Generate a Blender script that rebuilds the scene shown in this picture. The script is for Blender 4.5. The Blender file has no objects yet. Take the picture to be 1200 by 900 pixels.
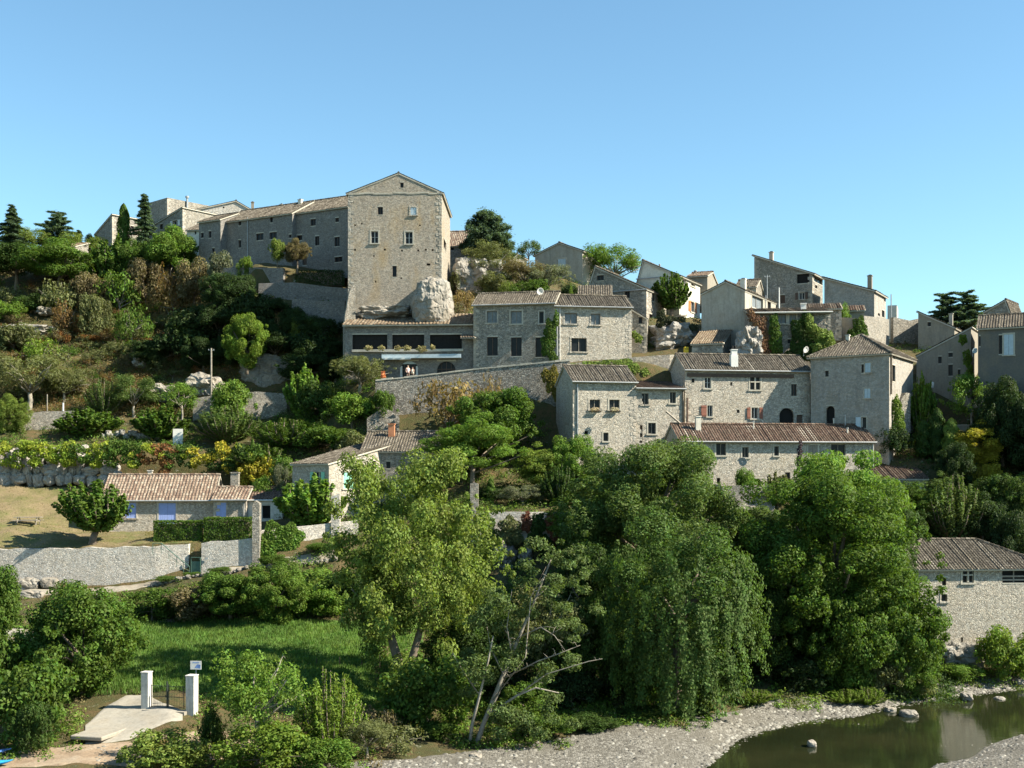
import bpy, bmesh, math, random
import numpy as np
from mathutils import Vector, Matrix, noise as mnoise

R = math.radians
SC = bpy.context.scene
COL = SC.collection
F, CX, HV, EYE = 1400.0, 600.0, 560.0, 17.0      # focal (px of the 1200 px photo), centre column, horizon row, eye height


def P(u, v, Y):
    return Vector(((u - CX) / F * Y, Y, EYE + (HV - v) / F * Y))


def zv(v, Y):
    return EYE + (HV - v) / F * Y


# ------------------------------------------------------------------ object helpers
def link(o, parent=None):
    COL.objects.link(o)
    if parent is not None:
        o.parent = parent
    return o


def tag(o, label=None, cat=None, group=None, kind=None):
    if label: o['label'] = label
    if cat: o['category'] = cat
    if group: o['group'] = group
    if kind: o['kind'] = kind
    return o


def empty(name, loc, rz=0.0, label=None, cat=None, group=None):
    o = bpy.data.objects.new(name, None)
    o.empty_display_size = .3
    o.location = loc
    o.rotation_euler = (0, 0, rz)
    link(o)
    return tag(o, label, cat, group)


class MB:
    """collects faces, builds one mesh object"""
    def __init__(self):
        self.v = []; self.f = []; self.m = []; self.a = []

    def add(self, pts, mi=0, val=.5):
        n = len(self.v)
        self.v.extend([tuple(p) for p in pts])
        self.f.append(tuple(range(n, n + len(pts))))
        self.m.append(mi); self.a.append(val)

    def box(self, x0, x1, y0, y1, z0, z1, mi=0, M=None):
        c = [Vector((x, y, z)) for z in (z0, z1) for y in (y0, y1) for x in (x0, x1)]
        if M is not None: c = [M @ p for p in c]
        n = len(self.v)
        self.v.extend([tuple(p) for p in c])
        for q in ((0, 2, 3, 1), (4, 5, 7, 6), (0, 1, 5, 4), (2, 6, 7, 3), (0, 4, 6, 2), (1, 3, 7, 5)):
            self.f.append(tuple(n + i for i in q)); self.m.append(mi); self.a.append(.5)

    def prism(self, poly, off, mi=0):
        """closed solid from polygon pts and an offset vector"""
        off = Vector(off)
        a = [Vector(p) for p in poly]; b = [p + off for p in a]
        self.add(a[::-1], mi); self.add(b, mi)
        k = len(a)
        for i in range(k):
            j = (i + 1) % k
            self.add([a[i], a[j], b[j], b[i]], mi)

    def tube(self, pts, rad, n=6, mi=0, cap=True):
        pts = [Vector(p) for p in pts]
        if not hasattr(rad, '__len__'): rad = [rad] * len(pts)
        base = len(self.v)
        for i, p in enumerate(pts):
            d = (pts[min(i + 1, len(pts) - 1)] - pts[max(i - 1, 0)])
            if d.length < 1e-9: d = Vector((0, 0, 1))
            d.normalize()
            r = Vector((0, 0, 1)) if abs(d.z) < .9 else Vector((1, 0, 0))
            s = d.cross(r).normalized(); t = s.cross(d)
            for k in range(n):
                a = 2 * math.pi * k / n
                self.v.append(tuple(p + (s * math.cos(a) + t * math.sin(a)) * rad[i]))
        for i in range(len(pts) - 1):
            for k in range(n):
                a = base + i * n + k; b = base + i * n + (k + 1) % n
                self.f.append((a, b, b + n, a + n)); self.m.append(mi); self.a.append(.5)
        if cap:
            self.f.append(tuple(base + k for k in range(n))[::-1]); self.m.append(mi); self.a.append(.5)
            e = base + (len(pts) - 1) * n
            self.f.append(tuple(e + k for k in range(n))); self.m.append(mi); self.a.append(.5)

    def mesh(self, name, mats, smooth=False, attr=False):
        me = bpy.data.meshes.new(name)
        me.from_pydata(self.v, [], self.f)
        if not isinstance(mats, (list, tuple)): mats = [mats]
        for m in mats: me.materials.append(m)
        if len(mats) > 1: me.polygons.foreach_set('material_index', self.m)
        if smooth: me.polygons.foreach_set('use_smooth', [True] * len(self.f))
        if attr:
            at = me.attributes.new('tile', 'FLOAT', 'FACE')
            at.data.foreach_set('value', self.a)
        me.update()
        return me

    def build(self, name, mats, parent=None, smooth=False, attr=False, loc=None, rot=None):
        o = bpy.data.objects.new(name, self.mesh(name, mats, smooth, attr))
        if loc is not None: o.location = loc
        if rot is not None: o.rotation_euler = rot
        return link(o, parent)


def np_mesh(name, verts, faces, mat, tint=None, smooth=False):
    """fast mesh from numpy arrays; faces (N,k)"""
    verts = np.asarray(verts, dtype=np.float32); faces = np.asarray(faces, dtype=np.int32)
    N, k = faces.shape
    me = bpy.data.meshes.new(name)
    me.vertices.add(len(verts)); me.vertices.foreach_set('co', verts.ravel())
    me.loops.add(N * k); me.loops.foreach_set('vertex_index', faces.ravel())
    me.polygons.add(N)
    me.polygons.foreach_set('loop_start', np.arange(0, N * k, k, dtype=np.int32))
    me.polygons.foreach_set('loop_total', np.full(N, k, dtype=np.int32))
    if smooth: me.polygons.foreach_set('use_smooth', np.ones(N, dtype=bool))
    if tint is not None:
        at = me.attributes.new('tint', 'FLOAT_COLOR', 'POINT')
        at.data.foreach_set('color', np.asarray(tint, dtype=np.float32).ravel())
    me.materials.append(mat)
    me.update(calc_edges=True)
    return me


# ------------------------------------------------------------------ materials
class NT:
    def __init__(self, name):
        self.mat = bpy.data.materials.new(name); self.mat.use_nodes = True
        self.t = self.mat.node_tree; self.t.nodes.clear()
        self.out = self.n('ShaderNodeOutputMaterial')

    def n(self, typ, inp=None, **kw):
        nd = self.t.nodes.new(typ)
        for k, v in kw.items(): setattr(nd, k, v)
        for k, v in (inp or {}).items():
            s = nd.inputs[k]
            if hasattr(v, 'is_linked') or isinstance(v, bpy.types.NodeSocket): self.t.links.new(v, s)
            else: s.default_value = v
        return nd

    def mix(self, fac, a, b, mode='MIX'):
        nd = self.n('ShaderNodeMix', data_type='RGBA', blend_type=mode)
        for i, v in ((0, fac), (6, a), (7, b)):
            s = nd.inputs[i]
            if isinstance(v, bpy.types.NodeSocket): self.t.links.new(v, s)
            else: s.default_value = v if i == 0 or len(v) == 4 else (*v, 1)
        return nd.outputs[2]

    def math(self, op, a, b=0.0, clamp=False):
        nd = self.n('ShaderNodeMath', operation=op, use_clamp=clamp)
        for i, v in ((0, a), (1, b)):
            if isinstance(v, bpy.types.NodeSocket): self.t.links.new(v, nd.inputs[i])
            else: nd.inputs[i].default_value = v
        return nd.outputs[0]

    def maprange(self, v, a, b, c, d):
        return self.n('ShaderNodeMapRange', {0: v, 1: a, 2: b, 3: c, 4: d}).outputs[0]

    def ramp(self, fac, stops):
        nd = self.n('ShaderNodeValToRGB', {0: fac})
        el = nd.color_ramp.elements
        while len(el) < len(stops): el.new(.5)
        for e, (p, c) in zip(el, stops): e.position = p; e.color = (*c, 1)
        return nd.outputs[0]

    def noise(self, vec, scale, detail=3, rough=.55):
        return self.n('ShaderNodeTexNoise', {'Vector': vec, 'Scale': scale, 'Detail': detail, 'Roughness': rough}).outputs[0]

    def finish(self, col, rough=.9, bump=None, bstr=.5, bdist=.05, spec=.2, metal=0.0):
        b = self.n('ShaderNodeBsdfPrincipled')
        for k, v in (('Base Color', col), ('Roughness', rough), ('Specular IOR Level', spec), ('Metallic', metal)):
            s = b.inputs[k]
            if isinstance(v, bpy.types.NodeSocket): self.t.links.new(v, s)
            else: s.default_value = (*v, 1) if k == 'Base Color' and len(v) == 3 else v
        if bump is not None:
            bn = self.n('ShaderNodeBump', {'Strength': bstr, 'Distance': bdist, 'Height': bump})
            self.t.links.new(bn.outputs[0], b.inputs['Normal'])
        self.t.links.new(b.outputs[0], self.out.inputs[0])
        return self.mat


def stone_mat(name, base, scale=3.2, joint=.5, jw=.05, var=.35, stain=(.30, .22, .12), stainamt=.25, flat=1.5, bstr=.7, pale_joint=None, grime=.35):
    """rubble masonry: cells are stones, edges are joints"""
    t = NT(name)
    tc = t.n('ShaderNodeTexCoord').outputs['Object']
    oi = t.n('ShaderNodeObjectInfo').outputs['Location']
    vec = t.n('ShaderNodeVectorMath', {0: tc, 1: oi}, operation='ADD').outputs[0]
    wob = t.n('ShaderNodeTexNoise', {'Vector': vec, 'Scale': 2.3, 'Detail': 2})
    off = t.n('ShaderNodeVectorMath', {0: wob.outputs['Color'], 1: (.5, .5, .5)}, operation='SUBTRACT').outputs[0]
    off = t.n('ShaderNodeVectorMath', {0: off, 'Scale': .35}, operation='SCALE').outputs[0]
    v2 = t.n('ShaderNodeVectorMath', {0: vec, 1: off}, operation='ADD').outputs[0]
    mp = t.n('ShaderNodeMapping', {'Vector': v2, 'Scale': (1, 1, flat)}).outputs[0]
    vor = t.n('ShaderNodeTexVoronoi', {'Vector': mp, 'Scale': scale, 'Randomness': .9})
    edge = t.n('ShaderNodeTexVoronoi', {'Vector': mp, 'Scale': scale, 'Randomness': .9}, feature='DISTANCE_TO_EDGE').outputs['Distance']
    vor2 = t.n('ShaderNodeTexVoronoi', {'Vector': mp, 'Scale': scale * .62, 'Randomness': .85})
    edge2 = t.n('ShaderNodeTexVoronoi', {'Vector': mp, 'Scale': scale * .62, 'Randomness': .85}, feature='DISTANCE_TO_EDGE').outputs['Distance']
    pick = t.maprange(t.noise(vec, .8, 2, .5), .56, .66, 0, 1)
    e_ = t.n('ShaderNodeMix', {0: pick, 2: edge, 3: edge2}); edge = e_.outputs[0]
    sep = t.n('ShaderNodeSeparateColor', {0: t.mix(pick, vor.outputs['Color'], vor2.outputs['Color'])})
    val = t.maprange(sep.outputs[0], 0, 1, 1 - var, 1 + var)
    b = t.mix(sep.outputs[1], [c * 1.06 for c in base[:1]] + list(base[1:]), (base[0] * .95, base[1] * .97, base[2] * 1.05))
    c = t.mix(1.0, b, t.n('ShaderNodeCombineColor', {0: val, 1: val, 2: val}).outputs[0], 'MULTIPLY')
    fine = t.noise(vec, 14, 4, .7)
    c = t.mix(.5, c, t.ramp(fine, [(.25, (.55, .55, .55)), (.75, (1.25, 1.25, 1.25))]), 'MULTIPLY')
    jm = t.maprange(edge, jw * .3, jw, 1, 0)
    jcol = pale_joint if pale_joint else tuple(x * joint for x in base)
    c = t.mix(jm, c, jcol)
    # weathering streaks and ochre stains: large shapes of their own
    big = t.noise(t.n('ShaderNodeMapping', {'Vector': vec, 'Scale': (1, 1, .45)}).outputs[0], .55, 5, .62)
    c = t.mix(t.maprange(big, .52, .72, 0, stainamt), c, stain)
    gr = t.noise(t.n('ShaderNodeMapping', {'Vector': vec, 'Scale': (1.3, 1.3, .3)}).outputs[0], 1.3, 6, .7)
    c = t.mix(t.maprange(gr, .5, .75, 0, grime), c, (.10, .095, .085))
    h = t.math('ADD', t.math('MULTIPLY', t.maprange(edge, 0, .16, 0, 1), 1.0), t.math('MULTIPLY', fine, .5))
    h = t.math('ADD', h, t.math('MULTIPLY', sep.outputs[2], .8))
    return t.finish(c, .92, h, bstr, .06)


def plaster_mat(name, base, grime=.4, stain=(.25, .2, .13)):
    t = NT(name)
    tc = t.n('ShaderNodeTexCoord').outputs['Object']
    oi = t.n('ShaderNodeObjectInfo').outputs['Location']
    vec = t.n('ShaderNodeVectorMath', {0: tc, 1: oi}, operation='ADD').outputs[0]
    big = t.noise(vec, .7, 6, .65)
    c = t.mix(t.maprange(big, .42, .7, 0, .4), base, stain)
    st = t.noise(t.n('ShaderNodeMapping', {'Vector': vec, 'Scale': (1.6, 1.6, .22)}).outputs[0], 1.6, 6, .7)
    c = t.mix(t.maprange(st, .48, .72, 0, grime), c, (.12, .115, .105))
    mid = t.noise(vec, 5, 4, .7)
    c = t.mix(.5, c, t.ramp(mid, [(.3, (.72, .72, .72)), (.7, (1.2, 1.2, 1.2))]), 'MULTIPLY')
    fine = t.noise(vec, 22, 3, .6)
    return t.finish(c, .92, t.math('ADD', fine, mid), .35, .04)


def tile_mat(name, stops, moss=(.12, .11, .07), mossamt=.5):
    t = NT(name)
    at = t.n('ShaderNodeAttribute', attribute_name='tile', attribute_type='GEOMETRY').outputs['Fac']
    c = t.ramp(at, stops)
    vec = t.n('ShaderNodeTexCoord').outputs['Object']
    n1 = t.noise(vec, .9, 5, .65)
    c = t.mix(t.maprange(n1, .45, .7, 0, mossamt), c, moss)
    n2 = t.noise(vec, 7, 4, .7)
    c = t.mix(.7, c, t.ramp(n2, [(.3, (.6, .6, .6)), (.72, (1.3, 1.3, 1.3))]), 'MULTIPLY')
    return t.finish(c, .9, n2, .4, .03)


def plain(name, col, rough=.6, var=.15, metal=0.0, spec=.3):
    t = NT(name)
    vec = t.n('ShaderNodeTexCoord').outputs['Object']
    n1 = t.noise(vec, 3.5, 5, .65)
    lo = tuple(c * (1 - var) for c in col); hi = tuple(min(c * (1 + var), 1) for c in col)
    c = t.ramp(n1, [(.3, lo), (.7, hi)])
    return t.finish(c, rough, n1, .1, .02, spec, metal)


def leaf_mat(name, use_tint=False, trans=.32):
    t = NT(name)
    if use_tint:
        base = t.n('ShaderNodeAttribute', attribute_name='tint', attribute_type='GEOMETRY').outputs['Color']
    else:
        base = t.n('ShaderNodeObjectInfo').outputs['Color']
    rnd = t.n('ShaderNodeNewGeometry').outputs['Random Per Island']
    vec = t.n('ShaderNodeTexCoord').outputs['Object']
    big = t.noise(vec, .9, 3, .6)
    hue = t.math('ADD', t.maprange(rnd, 0, 1, .478, .512), t.maprange(big, .3, .7, -.012, .012))
    val = t.math('MULTIPLY', t.maprange(t.math('FRACT', t.math('MULTIPLY', rnd, 17.3)), 0, 1, .74, 1.28), t.math('MULTIPLY', t.maprange(big, .3, .7, .74, 1.28), t.maprange(t.noise(vec, 2.6, 2, .6), .3, .7, .8, 1.22)))
    col = t.n('ShaderNodeHueSaturation', {'Hue': hue, 'Saturation': 1.0, 'Value': val, 'Color': base}).outputs[0]
    b = t.n('ShaderNodeBsdfPrincipled', {'Base Color': col, 'Roughness': .6, 'Specular IOR Level': .14})
    tcol = t.mix(1.0, col, (1.5, 1.55, .7), 'MULTIPLY')
    tr = t.n('ShaderNodeBsdfTranslucent', {'Color': tcol})
    mx = t.n('ShaderNodeMixShader', {0: trans, 1: b.outputs[0], 2: tr.outputs[0]})
    t.t.links.new(mx.outputs[0], t.out.inputs[0])
    return t.mat


M = {}
M['st_keep'] = stone_mat('stone_keep', (0.358, 0.320, 0.248), 6.6, .66, .05, .34, (.36, .24, .09), .45, 1.7, .6, grime=.3)
M['st_pale'] = stone_mat('stone_pale', (0.429, 0.396, 0.318), 6.2, .58, .07, .36, (.38, .32, .22), .3, 1.5, .6, grime=.25)
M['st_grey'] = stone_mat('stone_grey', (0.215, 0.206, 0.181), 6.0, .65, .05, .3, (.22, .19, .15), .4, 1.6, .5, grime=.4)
M['st_mid'] = stone_mat('stone_mid', (0.333, 0.311, 0.253), 6.0, .55, .06, .38, (.3, .26, .18), .35, 1.5, .8, grime=.3)
M['st_dry'] = stone_mat('stone_dry', (0.310, 0.291, 0.240), 5.0, .4, .08, .48, (.2, .18, .13), .3, 1.5, 1.0, grime=.3)
M['st_lime'] = stone_mat('stone_lime', (0.506, 0.477, 0.405), 6.2, .62, .05, .3, (.5, .44, .32), .3, 1.5, .5, grime=.25)
M['pl_grey'] = plaster_mat('plaster_grey', (0.378, 0.353, 0.298), .5)
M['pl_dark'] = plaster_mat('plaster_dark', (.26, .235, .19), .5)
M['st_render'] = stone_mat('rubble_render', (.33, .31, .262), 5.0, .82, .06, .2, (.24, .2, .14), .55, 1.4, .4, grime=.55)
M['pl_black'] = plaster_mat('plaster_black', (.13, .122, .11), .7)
M['pl_white'] = plaster_mat('plaster_white', (0.654, 0.619, 0.533), .25)
M['quoin'] = stone_mat('quoin', (0.391, 0.357, 0.285), 1.6, .8, .03, .25, (.3, .24, .15), .4, 1.3, .5, grime=.35)
M['rock'] = stone_mat('rock', (0.264, 0.245, 0.201), .9, .7, .04, .22, (.25, .22, .16), .4, 1.2, 1.0, grime=.4)
M['trim'] = plaster_mat('stone_trim', (0.444, 0.415, 0.347), .2)
M['t_red'] = tile_mat('tiles_red', [(0, (0.125, 0.082, 0.061)), (.35, (0.199, 0.139, 0.102)), (.7, (0.266, 0.205, 0.151)), (1, (0.325, 0.279, 0.219))], (0.148, 0.123, 0.090), .35)
M['t_old'] = tile_mat('tiles_old', [(0, (0.057, 0.048, 0.038)), (.4, (0.102, 0.086, 0.067)), (.75, (0.152, 0.130, 0.102)), (1, (0.221, 0.197, 0.160))], (0.123, 0.107, 0.074), .5)
M['t_brown'] = tile_mat('tiles_brown', [(0, (0.070, 0.045, 0.034)), (.4, (0.119, 0.074, 0.054)), (.75, (0.164, 0.107, 0.078)), (1, (0.213, 0.164, 0.127))], (0.090, 0.074, 0.049), .5)
M['t_orange'] = tile_mat('tiles_orange', [(0, (0.139, 0.094, 0.061)), (.4, (0.230, 0.168, 0.111)), (.75, (0.312, 0.238, 0.164)), (1, (0.394, 0.328, 0.246))], (0.164, 0.139, 0.090), .45)
M['glass'] = plain('window_glass', (.014, .016, .018), .3, .3, 0, .18)
M['curtain'] = plain('window_curtain', (.17, .19, .20), .4, .25, 0, .2)
M['dark'] = plain('dark_interior', (.012, .011, .01), .9, .3)
M['wood_dark'] = plain('wood_dark', (.09, .06, .045), .7, .3)
M['wood_red'] = plain('wood_red', (.22, .09, .06), .7, .25)
M['wood_orange'] = plain('wood_orange', (.45, .16, .05), .65, .2)
M['wood_grey'] = plain('wood_grey', (.25, .22, .18), .8, .25)
M['blue'] = plain('blue_paint', (.27, .35, .64), .6, .1)
M['mint'] = plain('mint_paint', (.22, .50, .37), .6, .1)
M['paleblue'] = plain('pale_blue_paint', (.42, .50, .55), .6, .12)
M['white'] = plain('white_paint', (0.604, 0.597, 0.563), .55, .08)
M['zinc'] = plain('zinc', (.34, .35, .35), .45, .2, .3)
M['iron'] = plain('iron', (.035, .045, .04), .5, .3, .2)
M['greeniron'] = plain('green_iron', (.07, .13, .10), .55, .2, .1)
M['bark'] = plain('bark', (.15, .12, .09), .9, .4)
M['bark_grey'] = plain('bark_grey', (.24, .215, .175), .9, .3)
M['concrete'] = plaster_mat('concrete', (0.310, 0.288, 0.245), .35)
M['leaf'] = leaf_mat('leaf')
M['leaft'] = leaf_mat('leaf_tinted', True)
M['yellow'] = plain('yellow_paint', (.62, .42, .02), .5, .1)
M['kayak'] = plain('blue_plastic', (.04, .36, .72), .3, .1, 0, .5)
M['kayak2'] = plain('navy_plastic', (.12, .22, .48), .3, .5, 0, .5)
M['terracotta'] = plain('terracotta', (.48, .2, .1), .8, .2)
# ------------------------------------------------------------------ terrain: profiles (depth, photo row) along viewing columns
def zz(z): return ('z', z)

COLS = {
 -150: [(66,905),(72,872),(82,812),(93,745),(100,712),(106,692),(107.9,687),(108.2,645),(113,622),(119,600),(125.5,568),(127,566),(128,525),(133,512),(138,495),(143,470),(150,425),(158,385),(168,340),(178,312),(190,297),(205,288)],
 0: [(66,905),(70,882),(80,818),(92,750),(100,712),(106,693),(107.9,688),(108.2,645),(113,622),(119,600),(125.5,568),(127,567),(128,525),(133,512),(138,495),(143,470),(150,425),(158,385),(168,345),(178,315),(190,300),(205,292)],
 100: [(66,900),(72,868),(80,815),(92,745),(101,706),(106,692),(107.9,690),(108.2,644),(112,632),(118,622),(126,572),(127,570),(128,528),(133,515),(138,498),(143,470),(150,438),(158,398),(168,348),(178,318),(188,303),(205,295)],
 200: [(66,905),(70,880),(75,838),(82,795),(96,738),(99,730),(102,695),(105,682),(107.9,678),(108.2,638),(112,630),(118,624),(124,615),(126,578),(127,572),(128,530),(133,518),(138,500),(143,472),(147,450),(150,430),(158,393),(168,345),(176,318),(186,305),(205,296)],
 300: [(66,905),(70,888),(78,836),(84,790),(96,732),(99,722),(102,690),(105,668),(107.5,660),(108.5,640),(112,624),(118,614),(124,600),(127,560),(129,532),(133,515),(138,495),(142,482),(145.5,466),(147.5,418),(150.5,385),(152,350),(154.5,346),(155,314),(160,311),(175,300),(205,290)],
 380: [(66,905),(71,882),(78,840),(84,790),(97,735),(100,715),(104,672),(107,650),(110,632),(114,612),(118,600),(124,570),(128,535),(132,505),(138,485),(142,468),(146,442),(148,412),(150.5,378),(152,355),(154.5,350),(155.2,328),(160,315),(175,302),(205,292)],
 405: [(66,905),(71,882),(78,840),(84,790),(97,735),(100,715),(104,670),(107,648),(110,632),(114,612),(118,598),(124,560),(128,533),(131,505),(134,475),(136,450),(142,440),(146,415),(150,375),(153,362),(158,340),(165,322),(205,295)],
 440: [(66,905),(70,887),(78,846),(84,800),(97,735),(100,715),(105,662),(110,632),(114,614),(118,600),(126,540),(129,510),(130.5,488),(131.5,484),(132.2,449),(137,448),(141,446),(142,388),(145,372),(150,363),(165,360),(180,330),(205,310)],
 550: [(66,905),(70,890),(78,852),(88,800),(98,720),(104,672),(107.5,655),(108.3,604),(112,593),(118,578),(124,540),(129,510),(130,488),(130.7,486),(131.4,440),(136,438),(142,432),(143,375),(148,350),(155,332),(165,316),(175,310),(205,308)],
 650: [(66,905),(70,895),(78,850),(88,810),(98,720),(104,672),(107.5,655),(108.3,604),(112,593),(118,575),(122,560),(126,530),(128,505),(129.4,490),(130.2,432),(134,424),(141,420),(143,372),(150,348),(158,334),(165,326),(180,318),(205,316)],
 750: [(66,910),(70,893),(78,848),(88,802),(98,725),(106,655),(112,605),(118,580),(122,562),(126,545),(127,505),(129,452),(130.5,424),(136,419),(140,413),(143,402),(146,378),(152,362),(160,356),(175,350),(205,350)],
 830: [(64,zz(-.9)),(70,zz(-.12)),(73,zz(.12)),(75,zz(.3)),(80,zz(.7)),(86,828),(92,792),(100,725),(107,655),(112,608),(113.2,604),(113.7,575),(118,575),(124,550),(126,505),(132,440),(134,420),(138,408),(142,400),(148,382),(156,376),(175,380),(205,390)],
 900: [(66,zz(-1.3)),(77,zz(-.7)),(81,zz(0)),(84.5,837),(92,792),(100,725),(107,655),(112,608),(113.2,604),(113.7,578),(118,578),(124,548),(126,505),(133,440),(136,420),(141,405),(146,388),(150,378),(156,376),(175,385),(205,395)],
 1000: [(66,zz(-1.3)),(82,zz(-.8)),(85.6,zz(0)),(88.5,824),(94,795),(100,730),(108,655),(114,612),(119,580),(122,545),(130,520),(134,440),(140,420),(146,398),(152,396),(158,398),(175,405),(205,415)],
 1100: [(64,zz(.8)),(70.5,zz(.05)),(73,zz(-.5)),(88,zz(-.9)),(91.9,zz(0)),(95,803),(98,790),(103,762),(106,690),(110,632),(114,590),(118,562),(124,520),(130,492),(134,440),(140,412),(146,408),(152,408),(160,412),(205,420)],
 1200: [(62,zz(1.0)),(74,zz(.5)),(78.8,zz(0)),(82,zz(-.7)),(93,zz(-.9)),(96.7,zz(0)),(98.8,790),(101,775),(106,755),(108,690),(112,642),(116,590),(122,530),(128,492),(134,440),(140,410),(150,402),(160,405),(205,415)],
 1300: [(62,zz(1.0)),(76,zz(.5)),(80,zz(0)),(83,zz(-.7)),(94,zz(-.9)),(97.5,zz(0)),(100,785),(104,745),(107,670),(111,590),(116,500),(122,425),(130,405),(150,395),(205,405)],
 1420: [(62,zz(1.0)),(78,zz(.5)),(82,zz(0)),(85,zz(-.7)),(95,zz(-.9)),(98.5,zz(0)),(101,780),(104,620),(107,430),(110,340),(114,312),(125,315),(150,365),(205,390)],
 1700: [(62,zz(1.0)),(80,zz(.5)),(85,zz(0)),(88,zz(-.7)),(97,zz(-.9)),(99,zz(0)),(101,780),(105,500),(109,340),(114,295),(130,290),(160,320),(205,360)],
 2600: [(62,zz(1.5)),(85,zz(.8)),(95,zz(.2)),(97,zz(-.7)),(99,zz(-.5)),(101,zz(.3)),(104,700),(108,450),(114,330),(125,280),(160,310),(205,350)],
}
_us = sorted(COLS)
_prof = []
for _u in _us:
    ys, zs = [], []
    for Y, v in COLS[_u]:
        ys.append(Y); zs.append(v[1] if isinstance(v, tuple) else zv(v, Y))
    ys += [320, 600, 4000]; zs += [zs[-1] + 2, 40, 30]
    _prof.append((np.array(ys), np.array(zs)))


def tz_uY(u, Y):
    """terrain height for column u, depth Y (before noise)"""
    u = min(max(u, _us[0]), _us[-1])
    for i in range(len(_us) - 1):
        if u <= _us[i + 1]: break
    t = (u - _us[i]) / (_us[i + 1] - _us[i])
    a = np.interp(Y, *_prof[i]); b = np.interp(Y, *_prof[i + 1])
    return float(a + (b - a) * t)


def tz(x, y):
    Y = max(y, 66.0)
    z = tz_uY(CX + F * x / Y, Y)
    amp = .12 if Y < 100 else .3
    if Y > 300: amp = 3.0
    sc = .35 if Y <= 300 else .02
    w = min(1.0, max(.12, abs(z) / 1.5))
    return z + w * amp * (mnoise.noise(Vector((x * sc, y * sc, 3.1))) + .5 * mnoise.noise(Vector((x * sc * 2.7, y * sc * 2.7, 9.1))))


def G(u, Y, dz=0.0):
    x = (u - CX) / F * max(Y, 66.0)
    return Vector((x, Y, tz(x, Y) + dz))


ULIST = [-6000, -3000, -1600, -1000, -700, -500, -350] + list(range(-240, 1480, 7)) + [1500, 1540, 1600, 1700, 1900, 2300, 3200, 5000, 7500]
YLIST = [-2500, -900, -300, -100, -30, 0, 20, 35, 48, 56, 60] + [62 + .5 * i for i in range(0, 200)] + [162 + 1.5 * i for i in range(29)] + [208, 216, 230, 250, 280, 320, 400, 600, 1000, 2000, 4000]
tv = np.array([tuple(G(u, Y)) for Y in YLIST for u in ULIST])
nu = len(ULIST)
tf = [(j * nu + i, j * nu + i + 1, (j + 1) * nu + i + 1, (j + 1) * nu + i) for j in range(len(YLIST) - 1) for i in range(nu - 1)]


def ground_mat():
    t = NT('hillside_ground')
    vec = t.n('ShaderNodeTexCoord').outputs['Object']
    n1 = t.noise(vec, .22, 6, .65); n2 = t.noise(vec, 1.7, 5, .7); n3 = t.noise(vec, 9, 4, .7)
    c = t.ramp(n1, [(.3, (.05, .055, .02)), (.45, (.085, .07, .03)), (.56, (.125, .085, .04)), (.7, (.06, .062, .024))])
    c = t.mix(t.maprange(n2, .42, .62, 0, .8), c, (.055, .065, .022))
    c = t.mix(t.maprange(n2, .63, .68, 0, .55), c, (.40, .37, .31))
    c = t.mix(.6, c, t.ramp(n3, [(.3, (.6, .6, .6)), (.7, (1.3, 1.3, 1.3))]), 'MULTIPLY')
    return t.finish(c, .95, t.math('ADD', n2, n3), .8, .15)


o = bpy.data.objects.new('hillside_terrain', np_mesh('hillside_terrain', tv, tf, ground_mat(), smooth=True))
link(o); tag(o, kind='structure')


def drape(name, rows, mat, off=.05, nv=40, seg=6.0):
    """sheet lying on the terrain; rows = (u, Y lower, Y upper)"""
    us = np.arange(rows[0][0], rows[-1][0] + .1, seg)
    lo = np.interp(us, [r[0] for r in rows], [r[1] for r in rows]); hi = np.interp(us, [r[0] for r in rows], [r[2] for r in rows])
    vs = []
    for i, u in enumerate(us):
        wob = .35 * mnoise.noise(Vector((u * .05, 7.7, 0)))
        for k in range(nv + 1):
            Y = lo[i] + (hi[i] - lo[i]) * k / nv + wob * min(1, (hi[i] - lo[i]) / 4)
            p = G(u, Y)
            edge = min(k, nv - k) / nv
            p.z += off if edge > 0 else -.06
            vs.append(tuple(p))
    n = nv + 1
    fs = [(i * n + k, (i + 1) * n + k, (i + 1) * n + k + 1, i * n + k + 1) for i in range(len(us) - 1) for k in range(nv)]
    o = bpy.data.objects.new(name, np_mesh(name, vs, fs, mat, smooth=True))
    link(o); return tag(o, kind='structure')


def turf_mat(name, cols, sc=.5, bd=.08):
    t = NT(name)
    vec = t.n('ShaderNodeTexCoord').outputs['Object']
    n1 = t.noise(vec, sc, 6, .65); n2 = t.noise(vec, 6, 5, .7)
    c = t.ramp(n1, cols)
    c = t.mix(.7, c, t.ramp(n2, [(.3, (.6, .6, .6)), (.7, (1.35, 1.35, 1.35))]), 'MULTIPLY')
    return t.finish(c, .95, n2, .6, bd)


drape('meadow_grass_ground', [(40, 83, 98), (120, 81, 98), (250, 79, 98.5), (380, 78, 98.5), (500, 80, 98.5)], turf_mat('meadow', [(.3, (.055, .10, .022)), (.5, (.085, .15, .03)), (.7, (.13, .17, .045))]), .05)
drape('lawn', [(-200, 108.7, 126.3), (100, 108.7, 126.0), (178, 108.7, 120), (300, 108.8, 117)], turf_mat('dry_lawn', [(.3, (.15, .115, .06)), (.43, (.175, .135, .075)), (.54, (.13, .115, .05)), (.66, (.085, .105, .03))], .3, .05), .05)


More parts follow.
